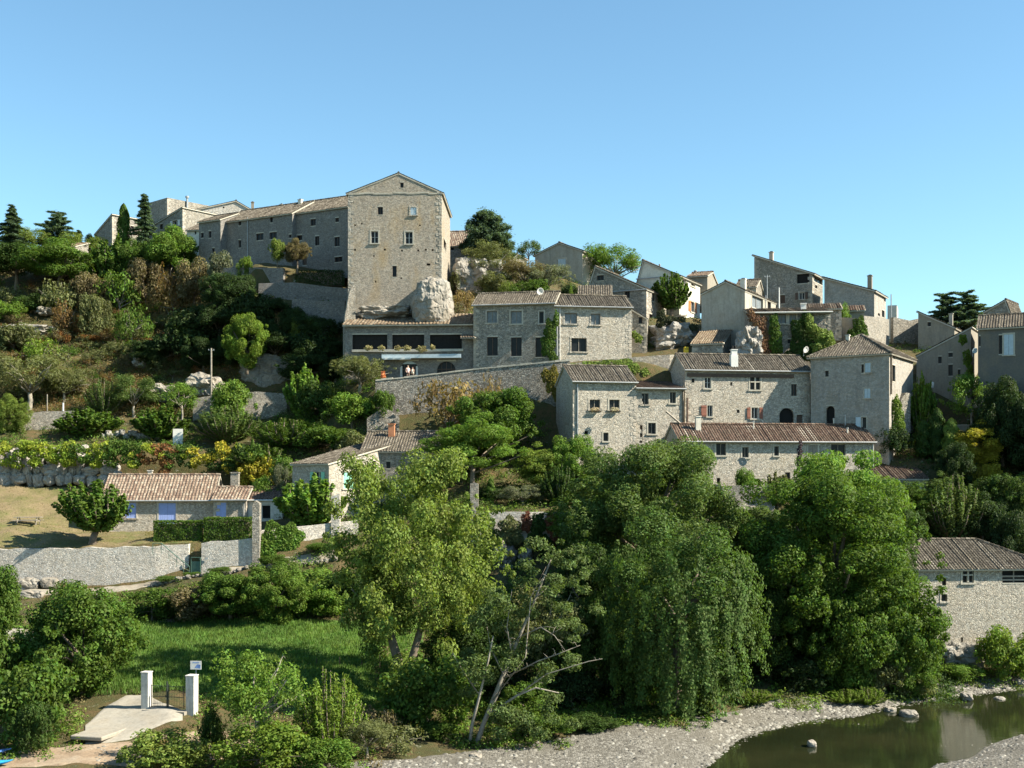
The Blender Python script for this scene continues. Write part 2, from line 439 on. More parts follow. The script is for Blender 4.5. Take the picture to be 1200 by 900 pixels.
def gravel_mat():
    t = NT('gravel')
    vec = t.n('ShaderNodeTexCoord').outputs['Object']
    vor = t.n('ShaderNodeTexVoronoi', {'Vector': vec, 'Scale': 6.5})
    e = t.n('ShaderNodeTexVoronoi', {'Vector': vec, 'Scale': 6.5}, feature='DISTANCE_TO_EDGE').outputs['Distance']
    s = t.n('ShaderNodeSeparateColor', {0: vor.outputs['Color']})
    c = t.ramp(s.outputs[0], [(0, (.085, .078, .065)), (.5, (.15, .14, .118)), (1, (.25, .235, .205))])
    c = t.mix(t.maprange(e, 0, .06, .6, 0), c, (.09, .08, .065))
    n1 = t.noise(vec, .35, 6, .65)
    c = t.mix(t.maprange(n1, .45, .62, 0, .75), c, (.12, .11, .09))
    h = t.math('ADD', e, t.math('MULTIPLY', s.outputs[1], .5))
    return t.finish(c, .9, h, .9, .08)


GRAV = gravel_mat()
drape('river_shingle', [(380, 60, 68), (450, 60, 69), (520, 60, 71), (650, 60, 75), (760, 60, 79), (815, 63, 81.8), (850, 73, 84), (900, 79, 87), (1000, 83.5, 91), (1100, 90, 96), (1200, 94.5, 98.6), (1330, 96, 101)], GRAV, .05)
drape('river_shingle_far_side', [(1040, 30, 64), (1100, 30, 72), (1200, 30, 80.5), (1400, 30, 83)], GRAV, .05)
PATHM = turf_mat('path_dirt', [(.3, (.2, .17, .13)), (.5, (.28, .245, .19)), (.7, (.33, .30, .245))], .6, .05)
drape('path', [(-150, 103.6, 106.6), (20, 103.6, 106.6), (140, 104, 106.7), (230, 105, 107.2), (310, 105.6, 107.2), (400, 105.8, 107.6)], PATHM, .06, 10)
drape('driveway', [(100, 71, 74.5), (125, 71, 78), (150, 71.5, 80), (170, 72.5, 79.5), (190, 73.5, 77.5), (218, 74.6, 76)], M['concrete'], .07, 14)
drape('dirt_track', [(-60, 66.6, 69), (60, 66.6, 70.8), (110, 66.6, 71.2), (165, 66.8, 72), (235, 68, 73.5), (300, 70, 75)], turf_mat('track_dirt', [(.3, (.18, .125, .08)), (.5, (.27, .20, .135)), (.7, (.32, .26, .19))], .6, .06), .055, 12)
drape('lane', [(-160, 86, 95), (-20, 87, 95), (30, 88, 94.6), (70, 89, 92)], M['concrete'], .06, 12)

# terraces paved at the foot of the restaurant
# river
def water_mat():
    t = NT('river_water')
    vec = t.n('ShaderNodeTexCoord').outputs['Object']
    w = t.noise(t.n('ShaderNodeMapping', {'Vector': vec, 'Scale': (.8, 2.2, 1)}).outputs[0], 1.1, 4, .55)
    big = t.noise(vec, .12, 4, .6)
    c = t.ramp(big, [(.35, (.010, .014, .006)), (.65, (.022, .024, .010))])
    return t.finish(c, .05, w, .12, .06, .5)


mb = MB()
mb.add([(-160, -400, 0), (400, -400, 0), (400, 135, 0), (-160, 135, 0)])
tag(mb.build('river_water', water_mat()), kind='structure')
# ------------------------------------------------------------------ roofs
def tile_slope(mb, A, B, Cc, D, pitch=.30, amp=.045, row=.38, seed=0):
    """corrugated clay tiles on the plane A(eave left) B(eave right) D(ridge right) Cc(ridge left)"""
    rng = random.Random(seed)
    A, B, Cc, D = map(Vector, (A, B, Cc, D))
    E = (B - A).length
    if E < .05: return
    e = (B - A) / E
    def es(p):
        d = p - A; x = d.dot(e); return x, (d - e * x)
    cx, cv = es(Cc); dx, dv = es(D)
    S = cv.length
    s = cv / S
    n = e.cross(s).normalized()
    if n.z < 0: n = -n
    nc = max(2, int(round(E / pitch))) ; pp = E / nc
    xs = [pp * (j / 6.0) for j in range(nc * 6 + 1)]
    nr = max(1, int(round(S / row))); rr = S / nr
    jit = [rng.uniform(-.022, .022) for _ in range(nc + 1)]
    sag = [rng.uniform(-.03, .03) for _ in range(6)]
    for k in range(nr):
        s0 = k * rr; s1 = s0 + rr * 1.04
        for j in range(len(xs) - 1):
            c = j // 6
            val = None
            pts = []
            ok = True
            for (x, ss, lift) in ((xs[j], s0, .035), (xs[j + 1], s0, .035), (xs[j + 1], s1, 0), (xs[j], s1, 0)):
                ss = min(ss, S)
                lo = cx * ss / S; hi = E + (dx - E) * ss / S
                xc = min(max(x, lo), hi)
                ph = xc / pp * 2 * math.pi
                h = amp * .8 * math.cos(ph) + lift + jit[c] + .03 * mnoise.noise(Vector((xc * .33, ss * .4, seed)))
                pts.append(A + e * xc + s * ss + n * h)
            if (pts[1] - pts[0]).length < 1e-4 and (pts[2] - pts[3]).length < 1e-4: continue
            # the round of one tile shares a colour, channel tiles have another
            half = 0 if (xs[j] / pp % 1.0) < .25 or (xs[j] / pp % 1.0) > .7 else 1
            hv = math.sin((c + half * .5 + (1 if xs[j] / pp % 1.0 > .7 else 0)) * 127.1 + k * 311.7 + seed * 7.3) * 43758.5453
            mb.add(pts, 0, (hv - math.floor(hv)) * (.85 if half else 1.0))


def slab_under(mb, A, B, Cc, D, t=.14, mi=1):
    A, B, Cc, D = map(Vector, (A, B, Cc, D))
    n = (B - A).cross(Cc - A)
    if n.length < 1e-6: n = (B - A).cross(D - A)
    n.normalize()
    if n.z < 0: n = -n
    poly = [A, B, D, Cc] if (Cc - D).length > 1e-4 else [A, B, D]
    poly = [p - n * .045 for p in poly]
    mb.prism(poly, -n * t, mi)


def ridge_caps(mb, A, B, r=.13):
    A = Vector(A); B = Vector(B)
    L = (B - A).length
    k = max(1, int(L / .42))
    for i in range(k):
        p = A.lerp(B, i / k); q = A.lerp(B, (i + 1.06) / k)
        n0 = len(mb.f)
        mb.tube([p + Vector((0, 0, .03)), q + Vector((0, 0, .0))], [r * 1.08, r * .92], 6, 0, True)
        for f in range(n0, len(mb.f)): mb.a[f] = (i * .618 + .3) % 1.0


class House:
    def __init__(s, name, label, cat, u0, u1, Y, a, d, vb, ve, roof, vr=None, wall='st_mid', tiles='t_old', anchor='L', rf=.5,
                 oh=.32, og=.16, group=None, ve_at=None, base_drop=1.5, seed=0, pitch=.27, ve2=None, edge='trim'):
        s.a = R(a); s.d = d; s.rk = roof; s.rf = rf; s.oh = oh; s.og = og; s.seed = seed or (hash(label) % 997 if False else sum(map(ord, label)) % 997)
        sa, ca = math.sin(s.a), math.cos(s.a)
        k0, k1 = (u0 - CX) / F, (u1 - CX) / F
        if anchor == 'L':
            s.ax, s.ay = k0 * Y, Y
            s.w = (k1 * s.ay - s.ax) / (ca + k1 * sa)
        else:
            rx, ry = k1 * Y, Y
            s.w = (rx - k0 * ry) / (ca + k0 * sa)
            s.ax, s.ay = rx - s.w * ca, ry + s.w * sa
        s.zb = zv(vb, Y) - base_drop
        s.ze = zv(ve, Y)
        # ridge height: given as a photo row at the ridge's own depth
        if roof == 'gx': rl = (s.w * .5, d * rf)
        elif roof == 'gy': rl = (s.w * rf, 0)
        elif roof == 'hip': rl = (s.w * .5, d * .5)
        elif roof == 'sf': rl = (s.w * .5, d)
        elif roof == 'sr': rl = (0, 0)
        elif roof == 'sl': rl = (s.w, 0)
        else: rl = (0, 0)
        yr = s.ay - rl[0] * sa + rl[1] * ca
        s.zr = zv(vr, yr) if vr is not None else s.ze
        s.root = empty(name, (s.ax, s.ay, 0), -s.a, label, cat, group)
        s.zb = s.zb
        s.wallmat, s.tiles, s.pitch, s.edge = wall, tiles, pitch, edge
        s.open = {'f': [], 'r': [], 'l': [], 'b': []}
        s.wins = []; s.extra = []; s.chims = []

    # local geometry ------------------------------------------------
    def h(s, x, y):
        k = s.rk; dz = s.zr - s.ze
        if k == 'gx':
            r = s.d * s.rf
            return s.ze + dz * (y / r if y <= r else (s.d - y) / (s.d - r))
        if k == 'gy':
            r = s.w * s.rf
            return s.ze + dz * (x / r if x <= r else (s.w - x) / (s.w - r))
        if k == 'sf': return s.ze + dz * y / s.d
        if k == 'sr': return s.ze + dz * (s.w - x) / s.w
        if k == 'sl': return s.ze + dz * x / s.w
        return s.ze

    def face(s, f):
        return {'f': ((0, 0), (1, 0), s.w), 'r': ((s.w, 0), (0, 1), s.d), 'b': ((s.w, s.d), (-1, 0), s.w), 'l': ((0, s.d), (0, -1), s.d)}[f]

    def loc(s, f, u, v):
        """photo pixel -> (t along face, z)"""
        k = (u - CX) / F; sa, ca = math.sin(s.a), math.cos(s.a)
        (px, py), (dx, dy), L = s.face(f)
        ox = s.ax + px * ca + py * sa; oy = s.ay - px * sa + py * ca
        ex = dx * ca + dy * sa; ey = -dx * sa + dy * ca
        t = (k * oy - ox) / (ex - k * ey)
        Yp = oy + t * ey
        return t, zv(v, Yp), Yp

    def win(s, f, u, v, w, h, style='s', label=None, col=None):
        """opening centred on the photo pixel (u,v), w x h photo pixels"""
        t0, z, Yp = s.loc(f, u - w / 2, v); t1, _, _ = s.loc(f, u + w / 2, v)
        if t0 > t1: t0, t1 = t1, t0
        hh = h * Yp / F
        (px, py), (dx, dy), L = s.face(f)
        t0 = max(t0, .12); t1 = min(t1, L - .12)
        if t1 - t0 < .1: return
        z0, z1 = z - hh / 2, z + hh / 2
        tm = (t0 + t1) / 2
        top = min(s.h(px + dx * t, py + dy * t) for t in (t0, t1)) - .1
        z1 = min(z1, top)
        if z1 - z0 < .15: return
        arch = style in ('a', 'A')
        s.open[f].append((t0, t1, z0, z1, .32, arch))
        if style == 'hole': s.open[f][-1] = (t0, t1, z0, z1, .3, 'hole'); return
        s.wins.append((f, tm, z0, t1 - t0, z1 - z0, style, label, col))

    def wall_face(s, mb, f):
        (px, py), (dx, dy), L = s.face(f)
        inn = Vector((-dy, dx, 0))
        top = lambda t: s.h(px + dx * t, py + dy * t)
        ts = {0.0, L}; zs = {s.zb}
        ops = s.open[f]
        for (t0, t1, z0, z1, dp, ar) in ops: ts |= {t0, t1}; zs |= {z0, z1}
        if s.rk == 'gy' and f in 'fb': ts.add(s.w * s.rf if f == 'f' else s.w * (1 - s.rf))
        if s.rk == 'gx' and f in 'lr': ts.add(s.d * s.rf if f == 'r' else s.d * (1 - s.rf))
        ts = sorted(ts); zs = sorted(zs)
        pt = lambda t, z, i=0.0: Vector((px + dx * t, py + dy * t, z)) + inn * i
        for a, b in zip(ts[:-1], ts[1:]):
            if b - a < 1e-5: continue
            ta, tb = top(a + 1e-6), top(b - 1e-6)
            lv = zs + [1e9]
            for z0, z1 in zip(lv[:-1], lv[1:]):
                m = (a + b) / 2; c = (z0 + min(z1, max(ta, tb))) / 2
                if any(o[0] < m < o[1] and o[2] < c < o[3] and z1 < 1e8 for o in ops): continue
                q = [pt(a, min(z0, ta)), pt(b, min(z0, tb)), pt(b, min(z1, tb)), pt(a, min(z1, ta))]
                if (q[3] - q[0]).length < 1e-5 and (q[2] - q[1]).length < 1e-5: continue
                mb.add(q)
        for (t0, t1, z0, z1, dp, ar) in ops:
            mb.add([pt(t0, z0), pt(t1, z0), pt(t1, z0, dp), pt(t0, z0, dp)][::-1])
            mb.add([pt(t0, z1), pt(t1, z1), pt(t1, z1, dp), pt(t0, z1, dp)])
            mb.add([pt(t0, z0), pt(t0, z1), pt(t0, z1, dp), pt(t0, z0, dp)])
            mb.add([pt(t1, z0), pt(t1, z1), pt(t1, z1, dp), pt(t1, z0, dp)][::-1])
            if ar == 'hole':
                mb.add([pt(t0, z0, dp), pt(t1, z0, dp), pt(t1, z1, dp), pt(t0, z1, dp)], 1)
            elif ar:
                r = (t1 - t0) / 2; rise = min(r, (z1 - z0) * .75); c = (t0 + t1) / 2; zc = z1 - rise
                N = 12
                arc = [(c - r * math.cos(math.pi * i / N), zc + rise * math.sin(math.pi * i / N)) for i in range(N + 1)]
                for (ta, za), (tb, zb2) in zip(arc[:-1], arc[1:]):
                    mb.add([pt(ta, za), pt(tb, zb2), pt(tb, z1), pt(ta, z1)])
                    mb.add([pt(ta, za), pt(tb, zb2), pt(tb, zb2, dp), pt(ta, za, dp)])

    def chim(s, u, vtop, ly, wpx=8, lx=None, mat='pl_white', style='box', dy=None):
        s.chims.append((u, vtop, ly, wpx, mat, style))

    def add(s, name, mb, mats, smooth=False, parent=None):
        return mb.build(name, mats, parent or s.root, smooth)

    def finish(s):
        mb = MB()
        for f in 'frbl': s.wall_face(mb, f)
        if s.rk == 'flat':
            mb.add([(0, 0, s.ze - .3), (s.w, 0, s.ze - .3), (s.w, s.d, s.ze - .3), (0, s.d, s.ze - .3)])
        wall = mb.build('wall', [M[s.wallmat], M['dark']], s.root)
        s.wall = wall
        roof = None
        if s.rk != 'flat': roof = s.make_roof()
        if s.wallmat in ('st_keep', 'st_pale', 'st_mid', 'st_lime'):
            rg = random.Random(s.seed)
            for cx, sx in ((0, 1), (s.w, -1)):
                mq = MB()
                z = s.zb + .3; k_ = 0
                while z < s.h(cx, 0) - .45:
                    hh = rg.uniform(.26, .42); L1, L2 = (rg.uniform(.5, .75), rg.uniform(.25, .36)); L1, L2 = (L1, L2) if k_ % 2 else (L2, L1)
                    o_ = .012 + rg.uniform(0, .014)
                    x0, x1 = sorted((cx - sx * o_, cx + sx * L1))
                    mq.box(x0, x1, -o_, min(L2, s.d * .4), z, z + hh - .02)
                    z += hh; k_ += 1
                if mq.f: mq.build('quoins', M['quoin'], s.root)
        for i, (u, vt, ly, wpx, mat, style) in enumerate(s.chims): s.make_chim(roof or wall, u, vt, ly, wpx, mat, style)
        for wn in s.wins: s.make_win(*wn)
        return s

    def make_roof(s):
        mb = MB(); w, d, oh, og = s.w, s.d, s.oh, s.og
        up = .10
        def pl(x, y):  # plane continued over the eaves
            k = s.rk; dz = s.zr - s.ze
            return 0
        sd = s.seed
        def slope(A, B, Cc, D, i):
            tile_slope(mb, A, B, Cc, D, s.pitch, .045, .38, sd + i); slab_under(mb, A, B, Cc, D)
        dz = s.zr - s.ze; ze = s.ze + up; zr = s.zr + up
        if s.rk == 'gx':
            r = d * s.rf; g1 = dz / r; g2 = dz / (d - r)
            slope((-og, -oh, ze - oh * g1), (w + og, -oh, ze - oh * g1), (-og, r, zr), (w + og, r, zr), 0)
            slope((w + og, d + oh, ze - oh * g2), (-og, d + oh, ze - oh * g2), (w + og, r, zr), (-og, r, zr), 1)
            ridge_caps(mb, (-og, r, zr + .02), (w + og, r, zr + .02))
        elif s.rk == 'gy':
            r = w * s.rf; g1 = dz / r; g2 = dz / (w - r)
            slope((-oh, d + og, ze - oh * g1), (-oh, -og, ze - oh * g1), (r, d + og, zr), (r, -og, zr), 0)
            slope((w + oh, -og, ze - oh * g2), (w + oh, d + og, ze - oh * g2), (r, -og, zr), (r, d + og, zr), 1)
            ridge_caps(mb, (r, -og, zr + .02), (r, d + og, zr + .02))
        elif s.rk == 'sf':
            g = dz / d
            slope((-og, -oh, ze - oh * g), (w + og, -oh, ze - oh * g), (-og, d + og, zr + og * g), (w + og, d + og, zr + og * g), 0)
        elif s.rk == 'sr':
            g = dz / w
            slope((w + oh, -og, ze - oh * g), (w + oh, d + og, ze - oh * g), (-og, -og, zr + og * g), (-og, d + og, zr + og * g), 0)
        elif s.rk == 'sl':
            g = dz / w
            slope((-oh, d + og, ze - oh * g), (-oh, -og, ze - oh * g), (w + og, d + og, zr + og * g), (w + og, -og, zr + og * g), 0)
        elif s.rk == 'hip':
            m = min(w, d) / 2; g = dz / m; e = ze - oh * g
            if w >= d:
                C1, C2 = (m, d / 2, zr), (w - m, d / 2, zr)
                slope((-oh, -oh, e), (w + oh, -oh, e), C1, C2, 0); slope((w + oh, d + oh, e), (-oh, d + oh, e), C2, C1, 1)
                slope((w + oh, -oh, e), (w + oh, d + oh, e), C2, C2, 2); slope((-oh, d + oh, e), (-oh, -oh, e), C1, C1, 3)
            else:
                C1, C2 = (w / 2, m, zr), (w / 2, d - m, zr)
                slope((-oh, -oh, e), (w + oh, -oh, e), C1, C1, 0); slope((w + oh, d + oh, e), (-oh, d + oh, e), C2, C2, 1)
                slope((w + oh, -oh, e), (w + oh, d + oh, e), C1, C2, 2); slope((-oh, d + oh, e), (-oh, -oh, e), C2, C1, 3)
            ridge_caps(mb, C1, C2)
            for A, B in (((-oh, -oh, e), C1), ((w + oh, -oh, e), C2 if w >= d else C1), ((w + oh, d + oh, e), C2), ((-oh, d + oh, e), C1 if w >= d else C2)):
                ridge_caps(mb, Vector(A) + Vector((0, 0, .03)), B)
        return mb.build('roof', [M[s.tiles], M[s.edge]], s.root, attr=True)

    def make_chim(s, parent, u, vt, ly, wpx, mat, style):
        k = (u - CX) / F; sa, ca = math.sin(s.a), math.cos(s.a)
        ox, oy = s.ax + ly * sa, s.ay + ly * ca
        lx = (k * oy - ox) / (ca + k * sa)
        Yp = oy - lx * sa
        zt = zv(vt, Yp); hw = wpx * Yp / F / 2
        xx = min(max(lx, 0), s.w)
        zb = (s.h(xx, ly) if s.rk not in ('hip',) else s.ze) - .3
        mb = MB()
        if style == 'box':
            mb.box(lx - hw, lx + hw, ly - hw * .8, ly + hw * .8, zb, zt - .14)
            mb.box(lx - hw - .06, lx + hw + .06, ly - hw * .8 - .06, ly + hw * .8 + .06, zt - .14, zt - .04)
            mb.box(lx - hw * .6, lx + hw * .6, ly - hw * .5, ly + hw * .5, zt - .04, zt + .06, 1)
        elif style == 'stack':          # wide base, narrower top, two pots
            m = zb + (zt - zb) * .62
            mb.box(lx - hw, lx + hw, ly - hw * .7, ly + hw * .7, zb, m)
            mb.box(lx - hw * .8, lx + hw * .8, ly - hw * .55, ly + hw * .55, m, zt - .45)
            mb.box(lx - hw * .95, lx + hw * .95, ly - hw * .7, ly + hw * .7, zt - .45, zt - .36)
            for q in (-1, 1):
                mb.tube([(lx + q * hw * .45, ly, zt - .36), (lx + q * hw * .4, ly, zt - .1), (lx + q * hw * .25, ly, zt + .05)], [.12, .1, .05], 7, 1)
        else:                            # pipe
            mb.tube([(lx, ly, zb), (lx, ly, zt - .1)], max(hw * .7, .06), 8)
            mb.tube([(lx, ly, zt - .14), (lx, ly, zt)], [max(hw, .1), max(hw, .1)], 8, 1)
        mb.build('chimney', [M[mat], M['dark'] if style != 'pipe' else M['zinc']], parent)

    def make_win(s, f, tm, z0, w, h, style, label, col):
        (px, py), (dx, dy), L = s.face(f)
        rz = math.atan2(dy, dx)
        pos = (px + dx * tm, py + dy * tm, z0)
        kind = style[0]
        sur, fr, pane = MB(), MB(), MB()
        hw = w / 2
        name = 'window'
        b = min(.16, w * .22)
        out = -.03
        if kind in 'swxoc':
            sur.box(-hw - b, -hw, out, .05, -b * .3, h + b)
            sur.box(hw, hw + b, out, .05, -b * .3, h + b)
            sur.box(-hw, hw, out, .05, h, h + b)
            sur.box(-hw - b - .05, hw + b + .05, -.11, .06, -.14, 0)
            mats = [M['trim' if (int(tm * 37 + z0 * 11) % 5) < 3 or kind in 'wx' else 'quoin']]
        else:
            sur.box(-hw - .02, hw + .02, -.012, .05, h, h + .14)
            sur.box(-hw - .02, hw + .02, -.02, .06, -.1, 0)
            mats = [M['trim']]
        fm = {'s': 'wood_grey', 'w': 'white', 'x': 'trim', 'o': 'white', 'c': 'white', 'h': 'wood_dark', 'd': 'wood_dark', 'a': 'dark', 'A': 'wood_dark', 'g': 'wood_grey', 'k': 'wood_dark'}[kind]
        mats.append(M[fm])
        fw = .05
        if kind in 'swxogk':
            y0, y1 = .16, .22
            sur.box(-hw, -hw + fw, y0, y1, 0, h, 1); sur.box(hw - fw, hw, y0, y1, 0, h, 1)
            sur.box(-hw + fw, hw - fw, y0, y1, 0, fw, 1); sur.box(-hw + fw, hw - fw, y0, y1, h - fw, h, 1)
            if kind == 'x':
                sur.box(-.07, .07, -.02, .22, fw, h - fw, 1); sur.box(-hw + fw, -.07, -.02, .22, h * .52, h * .52 + .12, 1); sur.box(.07, hw - fw, -.02, .22, h * .52, h * .52 + .12, 1)
            elif w > .55:
                sur.box(-.03, .03, y0, y1, fw, h - fw, 1)
            if kind == 'w' and h > 1.0:
                sur.box(-hw + fw, -.03, y0 + .005, y1 - .005, h * .5, h * .5 + .03, 1); sur.box(.03, hw - fw, y0 + .005, y1 - .005, h * .5, h * .5 + .03, 1)
        if kind == 'd':
            name = 'door'
            nb = max(2, int(w / .2))
            for i in range(nb):
                x0 = -hw + w * i / nb
                sur.box(x0 + .008, x0 + w / nb - .008, .18, .24, .02, h - .02, 1)
        wo = sur.build(name, mats, s.root, loc=pos, rot=(0, 0, rz))
        if label: wo['label'] = label
        if kind in 'swxogk':
            pane.box(-hw, hw, .225, .24, 0, h)
            pane.build('pane', M['curtain' if col == 'curtain' else 'glass'], wo)
        elif kind in 'hdaAo' or kind == 'c':
            dep = {'a': .31, 'A': .31}.get(kind, .25)
            pane.box(-hw, hw, dep, dep + .02, 0, h)
            pane.build('interior', M['dark' if kind != 'A' else 'glass'], wo)
        if kind == 'A':
            for i in range(1, 4):
                fr.box(-hw + w * i / 4 - .03, -hw + w * i / 4 + .03, .2, .26, 0, h * .97)
            fr.box(-hw, hw, .2, .26, h * .5, h * .5 + .08)
            fr.build('glazing_frame', M['wood_dark'], wo)
        if kind == 'c':
            for q in (-1, 1):
                sh = MB(); x0, x1 = (-hw, -.01) if q < 0 else (.01, hw)
                sh.box(x0, x1, .02, .06, 0, h)
                for zq in (.18, .82): sh.box(x0 + .03, x1 - .03, .005, .02, h * zq - .05, h * zq + .05)
                for i in range(1, 4): sh.box(x0 + (x1 - x0) * i / 4 - .008, x0 + (x1 - x0) * i / 4 + .008, .012, .02, h * .25, h * .75)
                sh.build('shutter', M[col], wo)
        if kind == 'o':
            sides = (-1, 1) if 'l' not in style and 'r' not in style[1:] else ((-1,) if 'l' in style else (1,))
            for q in sides:
                sh = MB(); sw = hw * (1.0 if len(sides) == 2 else 2.0)
                x0, x1 = (-hw - b - sw, -hw - b + .02) if q < 0 else (hw + b - .02, hw + b + sw)
                sh.box(x0, x1, -.095, -.045, .0, h)
                for zq in (.15, .85): sh.box(x0 + .03, x1 - .03, -.115, -.095, h * zq - .05, h * zq + .05)
                sh.build('shutter', M[col], wo)

    def pipe(s, f, u, v0, v1, r=.05, mat='zinc', name='drainpipe'):
        t, z0, Yp = s.loc(f, u, v0); _, z1, _ = s.loc(f, u, v1)
        (px, py), (dx, dy), L = s.face(f)
        o = Vector((dy, -dx, 0)) * .09
        p = Vector((px + dx * t, py + dy * t, 0)) + o
        mb = MB(); mb.tube([p + Vector((0, 0, z0)), p + Vector((0, 0, z1))], r, 7)
        return mb.build(name, M[mat], s.root)

    def gutter(s, mat='zinc'):
        z = s.ze + .1 - s.oh * (s.zr - s.ze) / (s.d * s.rf if s.rk == 'gx' else s.d) - .05
        mb = MB(); mb.tube([(-s.og, -s.oh - .06, z), (s.w + s.og, -s.oh - .06, z)], .075, 7)
        return mb.build('gutter', M[mat], s.root)
# ------------------------------------------------------------------ the village
HOUSES = []


def H(*a, **k):
    h = House(*a, **k); HOUSES.append(h); return h


# --- the keep
k = H('castle_keep', 'tall square stone keep with a gable, the highest building on the hill', 'castle tower', 408, 517.5, 142.2, 1.5, 13.0, 372, 226, 'gy', 203.5, 'st_keep', 't_old', 'R', rf=.54, oh=.3, og=.05)
k.win('f', 445.7, 247, 6, 9, 'k'); k.win('f', 484.4, 247.5, 7, 9, 'c', 'small square window closed with pale blue shutters', 'paleblue')
k.win('f', 439, 278, 8.5, 14, 'w'); k.win('f', 479.3, 278.7, 8.5, 14, 'w')
k.win('f', 462.3, 318, 5, 13, 'k'); k.win('f', 471, 217, 4, 6, 'k')
k.win('f', 502, 310, 4.5, 2.6, 'hole')
for u in (416, 451, 471, 490, 499, 507): k.win('f', u, 293 + random.Random(u).uniform(-.6, .6), 2.2, 2.2, 'hole')
for u, v in ((416, 264), (424, 262), (438, 300), (492, 264), (470, 326), (440, 330)): k.win('f', u, v, 1.8, 2.0, 'hole')
k.win('r', 521.5, 284, 3, 11, 'k')
k.finish()
mb = MB()   # string course below the gable
rr = random.Random(4)
x = 0.0
while x < k.w - .1:
    e = min(x + rr.uniform(.5, 1.1), k.w); zc = k.ze + rr.uniform(-.1, .06)
    mb.box(x, e - .01, -.05, .05, zc - .09, zc + .09); x = e
mb.build('string_course', M['trim'], k.root)

# --- long row left of the keep
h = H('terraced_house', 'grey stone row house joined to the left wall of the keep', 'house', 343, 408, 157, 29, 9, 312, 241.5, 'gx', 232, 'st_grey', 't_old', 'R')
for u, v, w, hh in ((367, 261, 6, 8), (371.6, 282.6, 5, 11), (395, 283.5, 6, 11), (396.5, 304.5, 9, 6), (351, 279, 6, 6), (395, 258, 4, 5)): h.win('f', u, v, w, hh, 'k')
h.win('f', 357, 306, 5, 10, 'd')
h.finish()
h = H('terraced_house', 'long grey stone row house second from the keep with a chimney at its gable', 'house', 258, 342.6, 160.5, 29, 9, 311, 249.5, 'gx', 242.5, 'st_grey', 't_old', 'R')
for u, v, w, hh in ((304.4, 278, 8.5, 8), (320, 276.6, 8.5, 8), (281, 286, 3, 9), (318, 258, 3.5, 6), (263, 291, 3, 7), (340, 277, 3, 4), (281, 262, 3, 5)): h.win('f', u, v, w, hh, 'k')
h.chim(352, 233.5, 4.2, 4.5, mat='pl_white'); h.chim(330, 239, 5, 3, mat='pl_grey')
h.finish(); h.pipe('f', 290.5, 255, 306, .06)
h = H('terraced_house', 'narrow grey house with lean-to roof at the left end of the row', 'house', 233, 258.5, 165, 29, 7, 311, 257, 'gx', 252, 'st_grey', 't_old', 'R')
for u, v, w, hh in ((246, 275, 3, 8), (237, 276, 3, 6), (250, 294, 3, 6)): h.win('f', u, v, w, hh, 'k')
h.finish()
# --- hilltop left
h = H('gabled_house', 'large pale stone hilltop house with a wide sunlit gable', 'house', 211, 306, 186, -8, 12, 300, 250, 'gy', 236, 'st_lime', 't_old', 'L', rf=.69)
h.chim(296, 236.5, 3, 3.2, mat='pl_dark'); h.win('f', 262, 243, 2, 2, 'hole')
h.finish()
h = H('square_tower', 'flat topped square stone block tower standing behind the hilltop houses', 'tower', 171, 196, 192, 42, 12, 300, 231.5, 'flat', None, 'st_mid', 't_old', 'R')
h.finish()
mb = MB(); t, z, Yp = h.loc('r', 218.5, 248)
mb.tube([(h.w + .2, t, z - 4), (h.w + .2, t, z + 2.2)], .16, 8); mb.tube([(h.w + .2, t, z + 2.2), (h.w + .2, t, z + 2.5)], .3, 8)
mb.build('stove_pipe', M['zinc'], h.root)
h = H('hill_house', 'hilltop house with white shuttered window below the square tower', 'house', 181, 214, 178, 38, 7, 300, 251, 'sl', 251, 'st_mid', 't_old', 'R')
h.zr = zv(251, h.ay); h.ze = zv(260, h.ay - 2); h.root.location.z = 0
h.win('f', 205.5, 262.5, 5, 7, 'o', 'dark window between white shutters', 'white'); h.win('f', 189, 266, 3.5, 6, 'k'); h.win('f', 205, 277, 7, 3, 'k')
h.finish()
h = H('porch_house', 'small white rendered porch house with lean-to roof on the hilltop', 'house', 219, 234, 174, 14, 3.5, 302, 270, 'sf', 263, 'pl_white', 't_old', 'L')
h.win('f', 229, 273, 2, 3, 'k'); h.finish()
h = H('hill_house', 'dark gabled hilltop house behind the cypress with red roof', 'house', 112, 131.5, 188, 40, 13, 296, 270, 'sl', 252, 'st_mid', 't_red', 'R')
h.win('r', 155, 268, 4, 7, 'k'); h.finish()
h = H('cabin', 'low tiled roof cabin half buried in the bushes left of the hilltop', 'house', 42, 81, 172, 12, 5, 300, 292, 'sf', 286, 'st_mid', 't_orange', 'L')
h.finish()
# --- behind the keep
h = H('ridge_house', 'small stone house with red roof behind the keep and the pine', 'house', 520, 561, 168, 6, 7, 310, 288, 'gx', 272, 'st_mid', 't_red', 'L')
h.win('f', 530, 291, 4, 5, 'k'); h.finish()
h = H('ridge_house', 'low grey house roof peeping above the olive trees behind the dish', 'house', 601, 617, 178, -14, 6, 310, 303, 'gy', 298, 'pl_white', 't_old', 'L', rf=.3)
h.finish()
